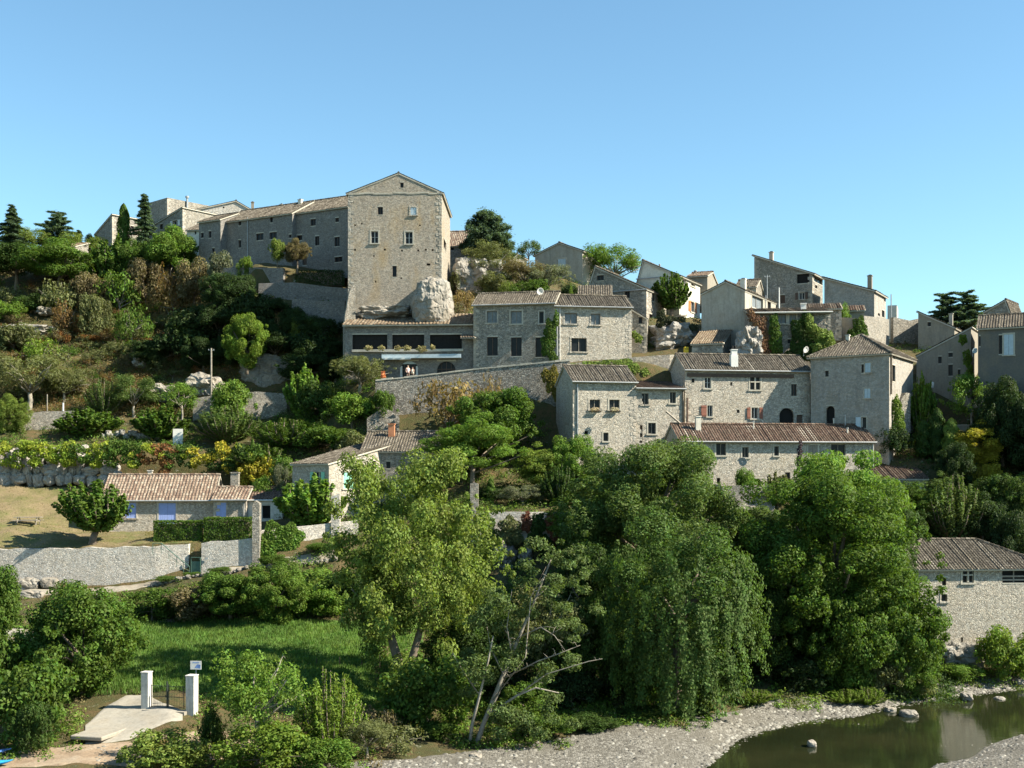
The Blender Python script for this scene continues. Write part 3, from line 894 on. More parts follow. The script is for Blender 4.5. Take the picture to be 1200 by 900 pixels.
# --- the restaurant terrace and the hotel
h = H('restaurant_terrace', 'long covered restaurant terrace with three wide dark bays under tiled roof', 'restaurant', 404, 556, 136.5, 4, 5.0, 444, 379, 'sf', 369, 'st_grey', 't_orange', 'R', oh=.6, pitch=.4)
for u, w in ((433.3, 41), (478.3, 37.5), (522.5, 37.5)): h.win('f', u, 401, w, 17.5, 'h')
h.win('f', 479.5, 433.5, 22, 21, 'A', 'arched glazed doorway with pale fanlight'); h.win('f', 523, 433, 22, 19, 'A', 'arched glazed window')
h.finish()
t, z, Yp = h.loc('f', 480, 419.5); t0, _, _ = h.loc('f', 449, 419); t1, _, _ = h.loc('f', 541, 419)
mb = MB(); mb.box(t0, t1, -1.0, -.01, z - .1, z + .32); mb.build('awning', M['paleblue'], h.root)
t0, _, _ = h.loc('f', 450, 419); t1, _, _ = h.loc('f', 483, 419)
mb = MB(); mb.box(t0, t1, -1.25, -1.02, z - .28, z - .08); mb.build('awning_box', M['white'], h.root)
mb = MB()   # balcony ledge with planting
t0, zl, _ = h.loc('f', 413, 411); t1, _, _ = h.loc('f', 543, 411)
mb.box(t0, t1, -.35, -.005, zl - .18, zl + .1); mb.build('window_ledge', M['trim'], h.root)
mb = MB()
t0, zl, _ = h.loc('f', 541, 396); t1, _, _ = h.loc('f', 556, 396)
tile_slope(mb, (t0, -1.4, zl - .1), (t1 + .3, -1.4, zl - .1), (t0, -.01, zl + .35), (t1 + .3, -.01, zl + .35), .3, .05, .35, 5)
slab_under(mb, (t0, -1.4, zl - .1), (t1 + .3, -1.4, zl - .1), (t0, -.01, zl + .35), (t1 + .3, -.01, zl + .35), .08)
mb.build('porch_roof', [M['t_red'], M['trim']], h.root, attr=True)
REST = h
tt, zz_, Yp = h.loc('f', 479.5, 424)
mb = MB(); mb.box(tt - .75, tt + .75, .12, .2, zz_ - .25, zz_ + .22); mb.build('fanlight', M['paleblue'], h.root)
for uu in (470, 488.5):
    tt, zq, _ = h.loc('f', uu, 434)
    mb = MB(); mb.box(tt - .12, tt + .12, .1, .2, zq - .9, zq + .5); mb.build('door_curtain', M['white'], h.root)

h = H('hotel', 'two storey stone hotel wing in half shade beside the covered terrace', 'hotel', 555, 650, 134.0, 11, 6.5, 432, 354.5, 'gx', 344, 'st_mid', 't_old', 'R', oh=.35)
for u, v, w, hh, st, c in ((576.5, 371.5, 12, 14, 's', 'curtain'), (605, 372, 13, 15, 's', 'curtain'), (634.5, 372, 5.5, 14, 's', None), (577, 406, 12.5, 22, 'k', None), (605, 406.5, 12.5, 22, 'k', None), (634, 407, 13, 23, 'k', None)): h.win('f', u, v, w, hh, st, None, c)
h.finish(); h.gutter()
HOT1 = h
h = H('hotel', 'bright two storey stone hotel wing with a wide ground floor window', 'hotel', 650.4, 740, 134.0, -8, 6.5, 430, 358, 'gx', 347.5, 'st_pale', 't_old', 'L', oh=.35)
for u, v, w, hh, st, c in ((669, 373, 14.5, 12.5, 's', 'curtain'), (698, 374, 11, 13, 's', 'curtain'), (678.5, 404, 18, 16, 's', None), (741, 406, 2, 18, 'k', None)): h.win('f', u, v, w, hh, st, None, c)
h.finish(); h.gutter(); h.pipe('f', 652.5, 361, 424, .07); h.pipe('f', 656, 361, 424, .05, 'white')
# --- houses stepping up behind the hotel
h = H('gabled_house', 'plain rendered house with low gable and walled up window on the skyline', 'house', 627, 682.5, 168, 27, 6, 330, 294, 'gy', 285, 'pl_grey', 't_old', 'R', rf=.52)
h.win('f', 658.5, 309.5, 9, 12, 'c', 'walled up window with pale board', 'paleblue'); h.finish()
h = H('old_house', 'tall old stone house with long sloping roof beside the rock overhang', 'house', 687, 757.5, 146, 27, 7.5, 400, 339, 'gy', 313, 'st_mid', 't_old', 'R', rf=.15, oh=.2)
h.win('f', 703.5, 326, 8, 6, 'k'); h.win('f', 735, 345.5, 6, 8, 'k'); h.win('r', 766, 347, 3, 11, 'k'); h.win('r', 777, 353, 4.5, 14, 'k')
h.win('r', 763, 372, 4, 9, 'k'); h.finish(); h.gutter()
h = H('lean_to', 'low stone lean-to with sloping parapet at the right end of the hotel', 'outhouse', 735, 758, 140, 8, 5, 420, 374, 'sr', 360, 'st_mid', 't_old', 'L', oh=.1)
h.win('f', 739, 377, 4, 15, 'c', 'narrow window with white shutters', 'white'); h.win('f', 750.5, 375, 4.5, 9, 'k'); h.finish()
h = H('garden_shed', 'open shed with ribbed tile roof behind the hotel ridge', 'shed', 678, 717, 141, 4, 3.5, 360, 347, 'sf', 335.5, 'pl_dark', 't_old', 'L', og=.1)
h.finish()
h = H('balcony_house', 'pale rendered house with orange shutters and balcony on the rock', 'house', 748, 796, 152, 28, 8, 378, 323, 'gy', 306, 'pl_white', 't_old', 'R', rf=.12, oh=.3)
h.win('r', 801, 329, 5, 6, 'w'); h.win('r', 812, 331, 5, 7, 'w'); h.win('r', 811.5, 359, 4.2, 12, 'o', 'window between orange shutters', 'wood_orange'); h.win('f', 789, 327, 4, 8, 'k')
h.chim(773, 309.5, 4, 2.5, mat='pl_dark', style='pipe'); h.finish(); h.gutter()
h = H('chimney_house', 'narrow stone house with chimneys behind the orange shuttered house', 'house', 806, 829, 159, 20, 7, 345, 323, 'gx', 320, 'pl_dark', 't_red', 'R')
h.chim(815, 317, 3, 4, mat='pl_dark', style='pipe'); h.chim(829, 321, 3, 4, mat='pl_grey'); h.finish()
# --- middle right cluster
h = H('tall_house', 'tall rendered house with blank shaded gable and loggia facing the sun', 'house', 822, 873, 138, 30, 11.5, 408, 341, 'gy', 330.5, 'pl_grey', 't_old', 'R', rf=.56, oh=.12)
h.win('r', 887.5, 352, 13, 15, 's', None, 'curtain'); h.win('r', 901.5, 357, 4, 9, 'k')
h.chim(871, 326.5, 3.2, 6, mat='pl_white'); h.finish(); h.pipe('r', 896.5, 346, 361, .05)
h = H('low_house', 'low stone house with flat tiled roof between ivy walls', 'house', 878, 973, 133.5, 5, 6, 436, 366.5, 'sf', 362, 'st_mid', 't_orange', 'L', oh=.7)
h.win('f', 916.5, 373.5, 9.5, 11, 's', None, 'curtain'); h.win('f', 929, 374, 8, 11, 's', None, 'curtain'); h.win('f', 925, 400, 4, 5, 'k')
h.chim(941.5, 355, 3.5, 6, mat='white'); h.finish(); h.gutter('white')
h = H('summit_house', 'tall stone house with covered roof loggia at the top of the village', 'house', 884, 952, 152, 30, 4.8, 372, 320.5, 'sr', 300, 'st_mid', 't_red', 'R', oh=.4, og=.25)
h.win('f', 941, 326, 14.5, 13, 'h'); h.win('f', 939.5, 347, 6, 8, 'o', 'window between dark shutters', 'wood_dark'); h.win('f', 917, 351, 6, 10, 'd'); h.win('r', 961, 326, 14, 7, 'g'); h.win('r', 956.5, 335.5, 2.5, 4, 'k')
h.chim(904, 295, 2, 4.5, mat='pl_grey'); h.finish()
h = H('summit_house', 'stone house with white sunlit end wall at the top right of the village', 'house', 966, 1024.5, 146, 30, 6.2, 400, 341, 'sr', 326, 'st_render', 't_old', 'R', oh=.3, og=.25)
h.win('r', 1037.5, 349, 3, 8, 'k'); h.win('r', 1035, 367, 3, 8, 'k'); h.win('r', 1039.5, 369, 3, 9, 'k'); h.win('r', 1030, 368, 2.5, 3, 'hole')
h.chim(1019.5, 322.5, 3.5, 5, mat='pl_dark'); h.finish(); h.pipe('r', 1043.5, 345, 405, .07)
mb = MB()
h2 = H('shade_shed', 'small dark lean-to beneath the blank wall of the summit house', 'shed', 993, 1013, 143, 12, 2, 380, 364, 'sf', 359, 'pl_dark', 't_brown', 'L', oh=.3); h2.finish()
h = H('low_house', 'low house roof with red tiles behind the flat roofed ivy house', 'house', 944, 986, 138.5, 12, 4, 385, 362.5, 'sf', 356.5, 'st_mid', 't_red', 'L', oh=.4); h.finish()
h = H('old_house', 'narrow stone house end showing behind the white end wall at the top right', 'house', 1040, 1051, 158, 20, 4, 400, 357.5, 'flat', None, 'pl_white', 't_old', 'R'); h.finish()
h = H('barn', 'low stone barn roof behind the tall rendered house', 'house', 862, 886, 149, 20, 6, 372, 336, 'gx', 329, 'st_mid', 't_old', 'R'); h.finish()
# brown house behind the tower and the dark right hand houses
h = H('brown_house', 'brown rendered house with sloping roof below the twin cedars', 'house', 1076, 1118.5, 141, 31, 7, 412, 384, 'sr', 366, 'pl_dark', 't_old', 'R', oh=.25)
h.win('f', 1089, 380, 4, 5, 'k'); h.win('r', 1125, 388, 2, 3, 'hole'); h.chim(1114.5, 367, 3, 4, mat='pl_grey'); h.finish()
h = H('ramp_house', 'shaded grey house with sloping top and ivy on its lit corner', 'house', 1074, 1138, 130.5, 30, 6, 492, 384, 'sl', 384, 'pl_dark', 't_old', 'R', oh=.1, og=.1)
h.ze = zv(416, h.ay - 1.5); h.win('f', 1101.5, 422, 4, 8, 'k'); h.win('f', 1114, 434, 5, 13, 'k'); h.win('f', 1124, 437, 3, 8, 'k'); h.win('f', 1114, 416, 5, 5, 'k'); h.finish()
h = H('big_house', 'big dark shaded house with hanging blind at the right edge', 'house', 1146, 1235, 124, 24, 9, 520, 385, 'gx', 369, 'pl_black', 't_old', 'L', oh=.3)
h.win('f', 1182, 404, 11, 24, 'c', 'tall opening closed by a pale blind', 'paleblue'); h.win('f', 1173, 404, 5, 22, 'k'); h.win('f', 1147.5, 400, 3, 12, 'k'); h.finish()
h = H('roof_house', 'small stone house with stepped roof rising above the right edge roofs', 'house', 1155, 1183, 142, 38, 5, 400, 363, 'gy', 352, 'st_mid', 't_old', 'R', rf=.85, oh=.3); h.finish()
# --- corner tower house
h = H('corner_house', 'tall grey corner house with hipped roof and pale blue shutters', 'house', 950, 1042, 121.5, 33, 9.2, 535, 413, 'hip', 394, 'st_render', 't_old', 'R', oh=.35)
h.win('f', 1017, 431, 6.5, 11, 'c', 'window closed with pale blue shutters', 'paleblue'); h.win('f', 1011.5, 432, 4, 10, 'k'); h.win('f', 1016.5, 461, 7, 11, 'c', 'window closed with pale blue shutters', 'paleblue')
h.win('f', 1012.5, 495.5, 5.5, 13.5, 'ol', 'window with one pale blue shutter', 'paleblue'); h.win('f', 973, 487, 10, 22, 'a'); h.win('f', 969, 438, 4, 7, 'k'); h.win('r', 1047.5, 437, 3.5, 19, 'k'); h.win('r', 1048, 415, 2, 11, 'hole')
h.chim(993.5, 392, 3.0, 4, mat='pl_white'); h.finish(); h.pipe('r', 1043.5, 418, 462, .1, 'bark')
# --- lower right
h = H('stone_cottage', 'small cottage with sunlit orange tile roof against the pinnacle rock', 'house', 811, 847, 133, 20, 5.5, 424, 402, 'sf', 388, 'st_mid', 't_orange', 'R', oh=.25); h.finish()
h = H('stone_house', 'large stone house with pale chimney stack and brown shutters', 'house', 803, 949, 125, -8, 6.6, 506, 432.5, 'gx', 417, 'st_pale', 't_old', 'L', oh=.35)
for u, v, w, hh, st, lb, c in ((829.5, 448.5, 7.5, 13, 'w', None, None), (885, 448.5, 12, 16.5, 'x', 'cross mullioned stone window', None), (930.5, 457, 6.5, 14, 'k', None, None), (832, 481.5, 6, 13, 'ol', 'window with one brown shutter', 'wood_red'), (884.5, 484, 7.5, 13, 'o', 'window between brown shutters', 'wood_red'),
                              (922, 489, 17, 22, 'a', 'dark arched opening', None), (937, 491, 7, 10, 'd', None, None), (812, 446, 4, 5, 'k', None, None), (857, 450, 2.5, 4, 'hole', None, None), (865, 482, 3, 4, 'k', None, None)): h.win('f', u, v, w, hh, st, lb, c)
h.chim(860, 405.5, .7, 8.5, mat='white', style='stack'); h.finish(); h.gutter()
mb = MB(); t0, zc, _ = h.loc('f', 805, 437.5); t1, _, _ = h.loc('f', 930, 437.5)
mb.box(t0, t1, -.12, -.005, zc - .35, zc + .02); mb.build('cornice', M['wood_dark'], h.root)
h = H('stone_house', 'rubble stone house with two flower boxes in its upper windows', 'house', 671.5, 745.5, 121.5, -11, 7.6, 562, 446.5, 'gx', 430, 'st_pale', 't_old', 'L', oh=.3)
for u, v, w, hh, st in ((697, 474, 12, 11.5, 's'), (720, 474, 12, 11.5, 's'), (710, 512, 6, 10, 's'), (687, 507, 4, 4, 'hole'), (692, 448.5, 2.5, 3, 'hole'), (728, 448.5, 2.5, 3, 'hole')): h.win('f', u, v, w, hh, st)
h.finish(); h.gutter(); h.pipe('f', 676.5, 450, 512, .07)
for u in (697, 720):
    t, z, _ = h.loc('f', u, 480.5); mb = MB(); mb.box(t - .5, t + .5, -.36, -.16, z - .14, z); mb.build('flower_box', M['wood_dark'], h.root)
h = H('stone_house', 'lower stone house joined to the flower box house with a plank door', 'house', 746, 801, 122.9, -10, 7.5, 562, 455, 'sf', 446, 'st_pale', 't_brown', 'L', oh=.4)
for u, v, w, hh, st in ((756, 467.5, 8, 13, 's'), (788.5, 466, 7, 13, 's'), (750, 508, 6, 22, 'd'), (764, 502, 9, 13, 's')): h.win('f', u, v, w, hh, st)
h.finish(); h.gutter(); h.pipe('f', 800, 452, 500, .06, 'bark')
h = H('longhouse', 'long low stone house with brown roof above the riverside trees', 'house', 796.5, 1024, 118, -7, 6.2, 582, 516, 'gx', 498.5, 'st_pale', 't_brown', 'L', oh=.35)
for u, v, w, hh, st in ((845, 526.5, 11.5, 14, 's'), (873.5, 530, 7.5, 12, 's'), (910, 528.5, 5.5, 11, 's'), (982.5, 527, 17, 13, 'g'), (1010, 533, 4.5, 8, 'k'), (818, 555.5, 4, 5, 's'), (842, 563.5, 4, 7, 'k'), (888, 565, 8, 8, 'a'), (923, 560, 6, 13, 'k'), (818, 532.5, 3, 3, 'hole')): h.win('f', u, v, w, hh, st)
h.win('f', 952.5, 528.5, 11, 14, 'c', 'opening closed by a tan board', 'wood_grey')
h.win('l', 786, 527, 4, 12, 'k')
h.chim(818, 487, 2.0, 6, mat='pl_white'); h.chim(883, 493, 2.3, 2.2, mat='pl_white', style='pipe'); h.chim(977, 490, 3.2, 2.2, mat='pl_white', style='pipe'); h.chim(990.5, 486, 3.0, 1.5, mat='zinc', style='pipe'); h.chim(993, 501, 1.5, 3, mat='pl_white', style='pipe')
h.finish(); h.gutter(); h.pipe('f', 1022.5, 520, 548, .08)
t, z, Yp = h.loc('f', 870.5, 541)
LONG = h
# --- right bottom: the mill and the low house behind it
h = H('mill', 'big stone mill with hipped tile roof standing by the river', 'mill', 1046, 1232, 100, -5, 9.0, 790, 666, 'hip', 633, 'st_pale', 't_old', 'L', oh=.4)
for u, v, w, hh, st in ((1134.5, 675, 13, 16, 'x'), (1189, 675, 29, 16, 'h'), (1106.5, 681.5, 5, 9, 'k'), (1106.5, 700.5, 7, 8.5, 's'), (1127.5, 751.5, 2.5, 9, 'hole')): h.win('f', u, v, w, hh, st)
h.finish()
t0, z, _ = h.loc('f', 1175, 676); t1, _, _ = h.loc('f', 1203, 676); mb = MB()
for q in (-.28, .02): mb.box(t0, t1, .1, .16, z + q - .06, z + q + .08)
mb.box((t0 + t1) / 2 - .05, (t0 + t1) / 2 + .05, .165, .22, z - .56, z + .55)
mb.build('railing', M['wood_grey'], h.root)
h = H('low_house', 'low rendered house in deep shade behind the mill', 'house', 1030, 1086, 117, 4, 6, 582, 561, 'sf', 543, 'pl_grey', 't_brown', 'L')
h.win('f', 1050, 570, 8, 10, 'k'); h.win('f', 1073, 570, 8, 10, 'k'); h.finish()
# --- left bottom: blue shuttered cottage and the house with mint shutters
h = H('cottage', 'low stone cottage with red tile roof and blue shutters on the lawn', 'house', 120, 250, 117.5, -4, 6.2, 626, 584.5, 'gx', 557.5, 'st_pale', 't_red', 'L', oh=.35, pitch=.32)
h.win('f', 153, 598, 13, 18, 'c', 'window closed with blue shutters', 'blue'); h.win('f', 196, 602.5, 20, 26, 'c', 'wide doorway closed with blue shutters', 'blue')
h.chim(176, 550.5, 3.4, 5, mat='st_lime'); h.finish(); h.gutter()
h = H('cottage_wing', 'lower cottage wing with narrow red roof and one blue shuttered window', 'house', 250.2, 288.5, 117.6, 0, 4.5, 626, 584.8, 'gx', 572, 'st_pale', 't_red', 'L', oh=.33, pitch=.32)
h.win('f', 258.5, 598.5, 13, 19, 'c', 'window closed with blue shutters', 'blue')
h.chim(275.5, 553, 4.2, 9, mat='st_mid'); h.finish(); h.gutter(); h.pipe('f', 286, 588, 612, .05)
h = H('cottage_porch', 'white porch with brown roof and dark doorway right of the cottage', 'outhouse', 288.8, 331, 118.3, 0, 4.2, 622, 585.3, 'gx', 572.5, 'pl_white', 't_brown', 'L', oh=.25)
h.win('f', 312, 600, 9.5, 15, 'h'); h.finish(); h.gutter('white')
h = H('chapel_house', 'stone house with mint green shutters half hidden by the tall tree', 'house', 343, 385.5, 114, 42, 9.0, 640, 543.5, 'sf', 520, 'st_pale', 't_old', 'R', oh=.25)
h.win('f', 372.5, 561, 7, 16, 'o', 'window between mint green shutters', 'mint'); h.win('r', 409, 563, 13, 19, 'c', 'window closed with mint green shutters', 'mint'); h.win('r', 438, 545, 5, 10, 'k')
h.finish()
h = H('chapel_house', 'stone house with brick chimney and brown roof behind the mint shuttered house', 'house', 424, 512, 119, 4, 8, 600, 528.5, 'gx', 507, 'st_mid', 't_old', 'L', oh=.3)
h.chim(459, 496, 3, 7, mat='terracotta'); h.win('f', 455, 545, 5, 8, 'k'); h.finish()
# ------------------------------------------------------------------ free-standing walls
def wall(name, label, pts, th=.6, mat='st_dry', cap=None, cat='wall', jag=0.0, seed=1, hole=0, drop=.6, step=1.2):
    """pts: (u, Y, v top, v bottom) along the face that is seen; built as one solid strip of real thickness"""
    rng = random.Random(seed)
    fr = []
    for (a, b) in zip(pts[:-1], pts[1:]):
        pa, pb = P(a[0], a[2], a[1]), P(b[0], b[2], b[1])
        n = max(1, int((pb - pa).length / step))
        for i in range(n):
            t = i / n
            Y = a[1] + (b[1] - a[1]) * t; x = pa.x + (pb.x - pa.x) * t
            zt = pa.z + (pb.z - pa.z) * t; zb = zv(a[3], a[1]) + (zv(b[3], b[1]) - zv(a[3], a[1])) * t
            fr.append((x, Y, zt + rng.uniform(-jag, jag), zb - drop))
    b = pts[-1]; pb = P(b[0], b[2], b[1]); fr.append((pb.x, b[1], pb.z, zv(b[3], b[1]) - drop))
    o0 = Vector((fr[len(fr) // 2][0], fr[len(fr) // 2][1], fr[len(fr) // 2][3]))
    mb = MB(); cp = MB()
    d0 = Vector((fr[-1][0] - fr[0][0], fr[-1][1] - fr[0][1], 0)).normalized()
    nb = Vector((-d0.y, d0.x, 0)) * th
    if nb.y < 0: nb = -nb
    for i in range(len(fr) - 1):
        a, b = fr[i], fr[i + 1]
        A0 = Vector((a[0], a[1], a[3])) - o0; A1 = Vector((a[0], a[1], a[2])) - o0
        B0 = Vector((b[0], b[1], b[3])) - o0; B1 = Vector((b[0], b[1], b[2])) - o0
        w0 = Vector((mnoise.noise((A1 + o0) * .7), mnoise.noise((A1 + o0) * .7 + Vector((5, 5, 5))), 0)) * .05
        mb.add([A0, B0, B1, A1]); mb.add([A0 + nb, A1 + nb, B1 + nb, B0 + nb]); mb.add([A1, B1, B1 + nb, A1 + nb])
        if i == 0: mb.add([A0, A1, A1 + nb, A0 + nb])
        if i == len(fr) - 2: mb.add([B0, B0 + nb, B1 + nb, B1])
        if cap:
            e = Vector((0, 0, 1)); f = nb.normalized() * .06
            k = max(1, int((B1 - A1).length / .55))
            for q in range(k):
                p0 = A1.lerp(B1, q / k + .01); p1 = A1.lerp(B1, (q + 1) / k - .01); hgt = .16 + rng.uniform(-.04, .05)
                cp.prism([p0 - f, p1 - f, p1 + nb + f, p0 + nb + f], (0, 0, hgt))
    o = mb.build(name, [M[mat]], None, loc=o0)
    tag(o, label, cat)
    if cap: cp.build('coping', [M[cap]], o)
    return o


wall('retaining_wall', 'long dry stone wall with pale coping sloping up below the hotel', [(440, 130.6, 446.5, 492), (480, 130.7, 442.5, 492), (555, 130.5, 433.5, 492), (650, 129.6, 424.5, 494), (668, 129.6, 423, 494)], .7, 'st_dry', 'trim')
wall('terrace_wall', 'stone wall right of the hotel foot curving out to a lit rounded end', [(645, 130.6, 428, 455), (690, 130.9, 424, 455), (745, 131, 418.5, 452), (785, 131.5, 415.5, 450), (800, 133.5, 416, 448)], .7, 'st_mid', None)
wall('garden_wall', 'white sunlit stone wall holding up the lawn of the cottage', [(-420, 108.8, 648, 699), (-170, 108.4, 645, 697), (0, 107.9, 643.5, 696), (120, 107.6, 642, 693), (182, 107.6, 640.5, 690), (221, 107.9, 637.5, 684)], .6, 'st_lime', None, jag=.09, step=.55)
wall('garden_wall', 'sunlit stone wall right of the green gate below the clipped hedge', [(236, 107.5, 636, 674), (270, 107.5, 633.5, 672), (298, 107.5, 631, 668)], .6, 'st_lime', None, jag=.07, step=.55)
wall('garden_wall', 'short shaded wall standing edge on beside the green gate', [(221.5, 108.9, 637, 680), (222, 110.6, 634, 676)], .5, 'st_lime')
wall('garden_wall', 'stone wall under the porch right of the ivy beside the path', [(300, 108.6, 622, 668), (345, 109.5, 618, 660), (388, 110.5, 613, 650), (420, 111, 610, 645)], .6, 'st_lime', None, jag=.05)
wall('garden_wall', 'shaded wall closing the recess above the green gate', [(219, 110.0, 637, 684), (239, 110.0, 634, 684)], .4, 'st_lime')
wall('stone_pillar', 'tall rough stone gate pillar at the corner of the hedge', [(295.5, 107.2, 591, 668), (299, 107.2, 588, 668), (304, 107.2, 590, 668)], .8, 'st_mid', None, cat='pillar', jag=.15, step=.3)
wall('stone_pillar', 'tall stone pillar rising right of the bright tall tree', [(551, 107.8, 566, 650), (560.5, 107.8, 567, 650)], .8, 'st_mid', None, cat='pillar', jag=.1, step=.35)
wall('stone_pillar', 'stone wall end with mint shutters nearby left of the tall tree', [(388, 110.2, 582, 640), (398, 110.2, 578, 640)], .6, 'st_lime', None, cat='pillar')
wall('terrace_wall', 'creeper covered terrace wall in the middle above the half dead tree', [(562, 107.9, 600.5, 655), (620, 107.8, 600, 656), (680, 108, 600, 656), (720, 108.4, 602, 656)], .6, 'st_lime', None, jag=.03)
wall('terrace_wall', 'small terrace wall in front of the longhouse with rubble foot', [(846, 112.9, 569, 606), (880, 112.8, 569, 606), (908, 113, 569, 606)], .5, 'st_mid', None, jag=.03)
wall('terrace_wall', 'end of the small longhouse terrace wall turned to the shade', [(823, 117.4, 567, 604), (845.6, 113.2, 568.5, 606)], .5, 'st_mid', None)
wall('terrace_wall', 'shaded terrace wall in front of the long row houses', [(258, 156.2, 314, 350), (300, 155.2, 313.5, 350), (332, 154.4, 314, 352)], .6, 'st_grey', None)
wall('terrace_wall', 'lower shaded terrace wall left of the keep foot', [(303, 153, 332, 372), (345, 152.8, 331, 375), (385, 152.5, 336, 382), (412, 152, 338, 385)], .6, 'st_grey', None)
wall('ruined_wall', 'jagged ruined wall end below the left corner of the keep', [(403.5, 139.6, 379, 440), (406, 139.7, 361, 440), (409, 139.8, 345, 440), (413, 139.9, 333, 440), (416.5, 140, 332, 440)], .9, 'st_mid', None, jag=.35, step=.5)
wall('ramp_wall', 'grey stone wall sloping beside the steps above the vines', [(24, 135.6, 486, 515), (50, 136, 482, 512), (90, 136.4, 481.5, 506)], .5, 'st_mid', None)
wall('garden_wall', 'low shaded wall at the foot of the bluish rock face', [(226, 138.8, 467, 487), (262, 138.8, 462, 487), (300, 139, 459, 490), (336, 139.5, 461.5, 492)], .5, 'st_mid', None, jag=.04)
wall('garden_wall', 'bit of ruined stone wall above the brick chimney', [(430, 128.7, 489, 512), (450, 128.9, 478, 508), (468, 129.2, 487, 506)], .5, 'st_dry', None, jag=.15)
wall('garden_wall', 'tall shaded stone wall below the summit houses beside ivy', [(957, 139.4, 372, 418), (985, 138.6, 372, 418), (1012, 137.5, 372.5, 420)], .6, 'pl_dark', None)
wall('garden_wall', 'sunlit stone wall under the white end wall of the summit house', [(1012.5, 137.4, 370, 425), (1030, 141, 372, 422), (1042, 145, 374, 420)], .6, 'st_mid', None)
wall('garden_wall', 'old stone wall between the summit house and the brown house', [(1047, 147, 371, 412), (1066, 147.6, 376, 412), (1082, 148, 372, 412)], .7, 'st_mid', None, jag=.08)
wall('ruined_wall', 'broken wall edge with lit rubble under the corner house', [(1056, 124.5, 466, 505), (1062, 124.7, 462, 503), (1067, 125, 461, 500)], 1.2, 'st_mid', None, jag=.25, step=.4)
wall('garden_wall', 'long shaded wall with pale coping at the right edge of the picture', [(1085, 127, 500, 525), (1140, 126.5, 499, 525), (1215, 125, 497.5, 530)], .5, 'pl_grey', 'trim')
wall('garden_wall', 'low pale wall at the foot of the retaining wall behind the bright acacia', [(395, 127.5, 549, 560), (430, 127.6, 530, 552)], .4, 'st_mid', None, jag=.06)
wall('terrace_wall', 'lowest shaded retaining wall on the slope left of the restaurant', [(342, 150, 350, 402), (372, 149.6, 353, 404), (404, 149.2, 352, 410)], .6, 'st_grey', None, jag=.06)
# the sunlit stone blocks under the lawn wall
def block(name, label, u0, u1, vt, vb, Y, d, mat, cat, rot=0.0, bev=.06):
    a, b = P(u0, vt, Y), P(u1, vb, Y)
    mb = MB(); w = (b.x - a.x) / 2; hgt = a.z - b.z
    mb.box(-w, w, -d / 2, d / 2, 0, hgt)
    o = mb.build(name, M[mat], None, loc=((a.x + b.x) / 2, Y + d / 2, b.z), rot=(0, 0, rot))
    m = o.modifiers.new('bevel', 'BEVEL'); m.width = bev; m.segments = 2
    return tag(o, label, cat)


# ------------------------------------------------------------------ rocks
def rock_mesh(seed, sub=4, amp=.35, freq=1.1, sq=.0, strata=0.0):
    bm = bmesh.new(); bmesh.ops.create_icosphere(bm, subdivisions=sub, radius=1)
    off = Vector((seed * 3.7, seed * 1.3, seed * 7.1))
    for v in bm.verts:
        p = v.co.copy()
        if sq:
            m = max(abs(p.x), abs(p.y), abs(p.z)); p = p.lerp(p / m, sq)
        n = mnoise.fractal(p * freq + off, 1.0, 2.0, 5) * amp
        c = mnoise.cell(p * 2.2 + off) * amp * .25
        s_ = strata * (abs(math.sin(p.z * 9 + mnoise.noise(p * 1.5 + off) * 2.5)) - .5) * (1 - abs(p.z))
        f_ = mnoise.noise(p * 9 + off) * .02
        v.co = Vector((p.x * (1 + n + c + s_ + f_), p.y * (1 + n + c + s_ + f_), p.z * (1 + n + f_)))
    me = bpy.data.meshes.new('rock'); bm.to_mesh(me); bm.free()
    me.polygons.foreach_set('use_smooth', [False] * len(me.polygons))
    return me


def rock(name, label, u0, u1, vt, vb, Y, dy, seed, mat='rock', cat='rock', sub=4, amp=.3, freq=1.2, sq=.3, group=None, strata=.05):
    me = rock_mesh(seed, sub, amp, freq, sq, strata); me.materials.append(M[mat])
    xs = [v.co.x for v in me.vertices]; zs = [v.co.z for v in me.vertices]
    a, b = P(u0, vt, Y), P(u1, vb, Y)
    sx = (b.x - a.x) / (max(xs) - min(xs)); sz = (a.z - b.z) / (max(zs) - min(zs))
    for v in me.vertices:
        v.co = Vector((v.co.x * sx, v.co.y * dy, v.co.z * sz))
    o = bpy.data.objects.new(name, me)
    o.location = ((a.x + b.x) / 2, Y + dy * .6, (a.z + b.z) / 2)
    link(o); return tag(o, label, cat, group)


M['rock_pale'] = stone_mat('rock_pale', (.26, .24, .195), 1.3, .75, .03, .22, (.27, .24, .18), .6, 1.1, 1.0, grime=.5)
M['rock_grey'] = stone_mat('rock_grey', (.30, .285, .245), 1.0, .7, .04, .2, (.22, .19, .14), .4, 1.1, 1.0, grime=.4)
rock('rock_outcrop', 'rounded pale boulder bulging under the right corner of the keep', 480, 532, 320, 396, 138.4, 3.8, 3, 'rock', sub=6, amp=.10, freq=1.5, sq=.3, strata=.03)
rock('rock_outcrop', 'low rock ledge under the middle of the keep wall', 412, 492, 357, 378, 140.6, 2.5, 5, 'rock_pale', sub=5, amp=.3, freq=1.6, sq=.5)
rock('rock_outcrop', 'broken rock wall between the keep and the olive trees', 525, 596, 297, 362, 152, 4, 8, 'rock_grey', sub=5, amp=.3, freq=1.8, sq=.4)
rock('rock_outcrop', 'dark overhanging rock under the balcony house', 762, 826, 372, 428, 141.5, 4.5, 12, 'rock_grey', sub=5, amp=.3, freq=1.5, sq=.4)
rock('rock_outcrop', 'rough pinnacle rock behind the chimney stack of the shuttered stone house', 864, 896, 380, 432, 131.5, 2.5, 15, 'rock_grey', sub=5, amp=.3, freq=2.0, sq=.5)
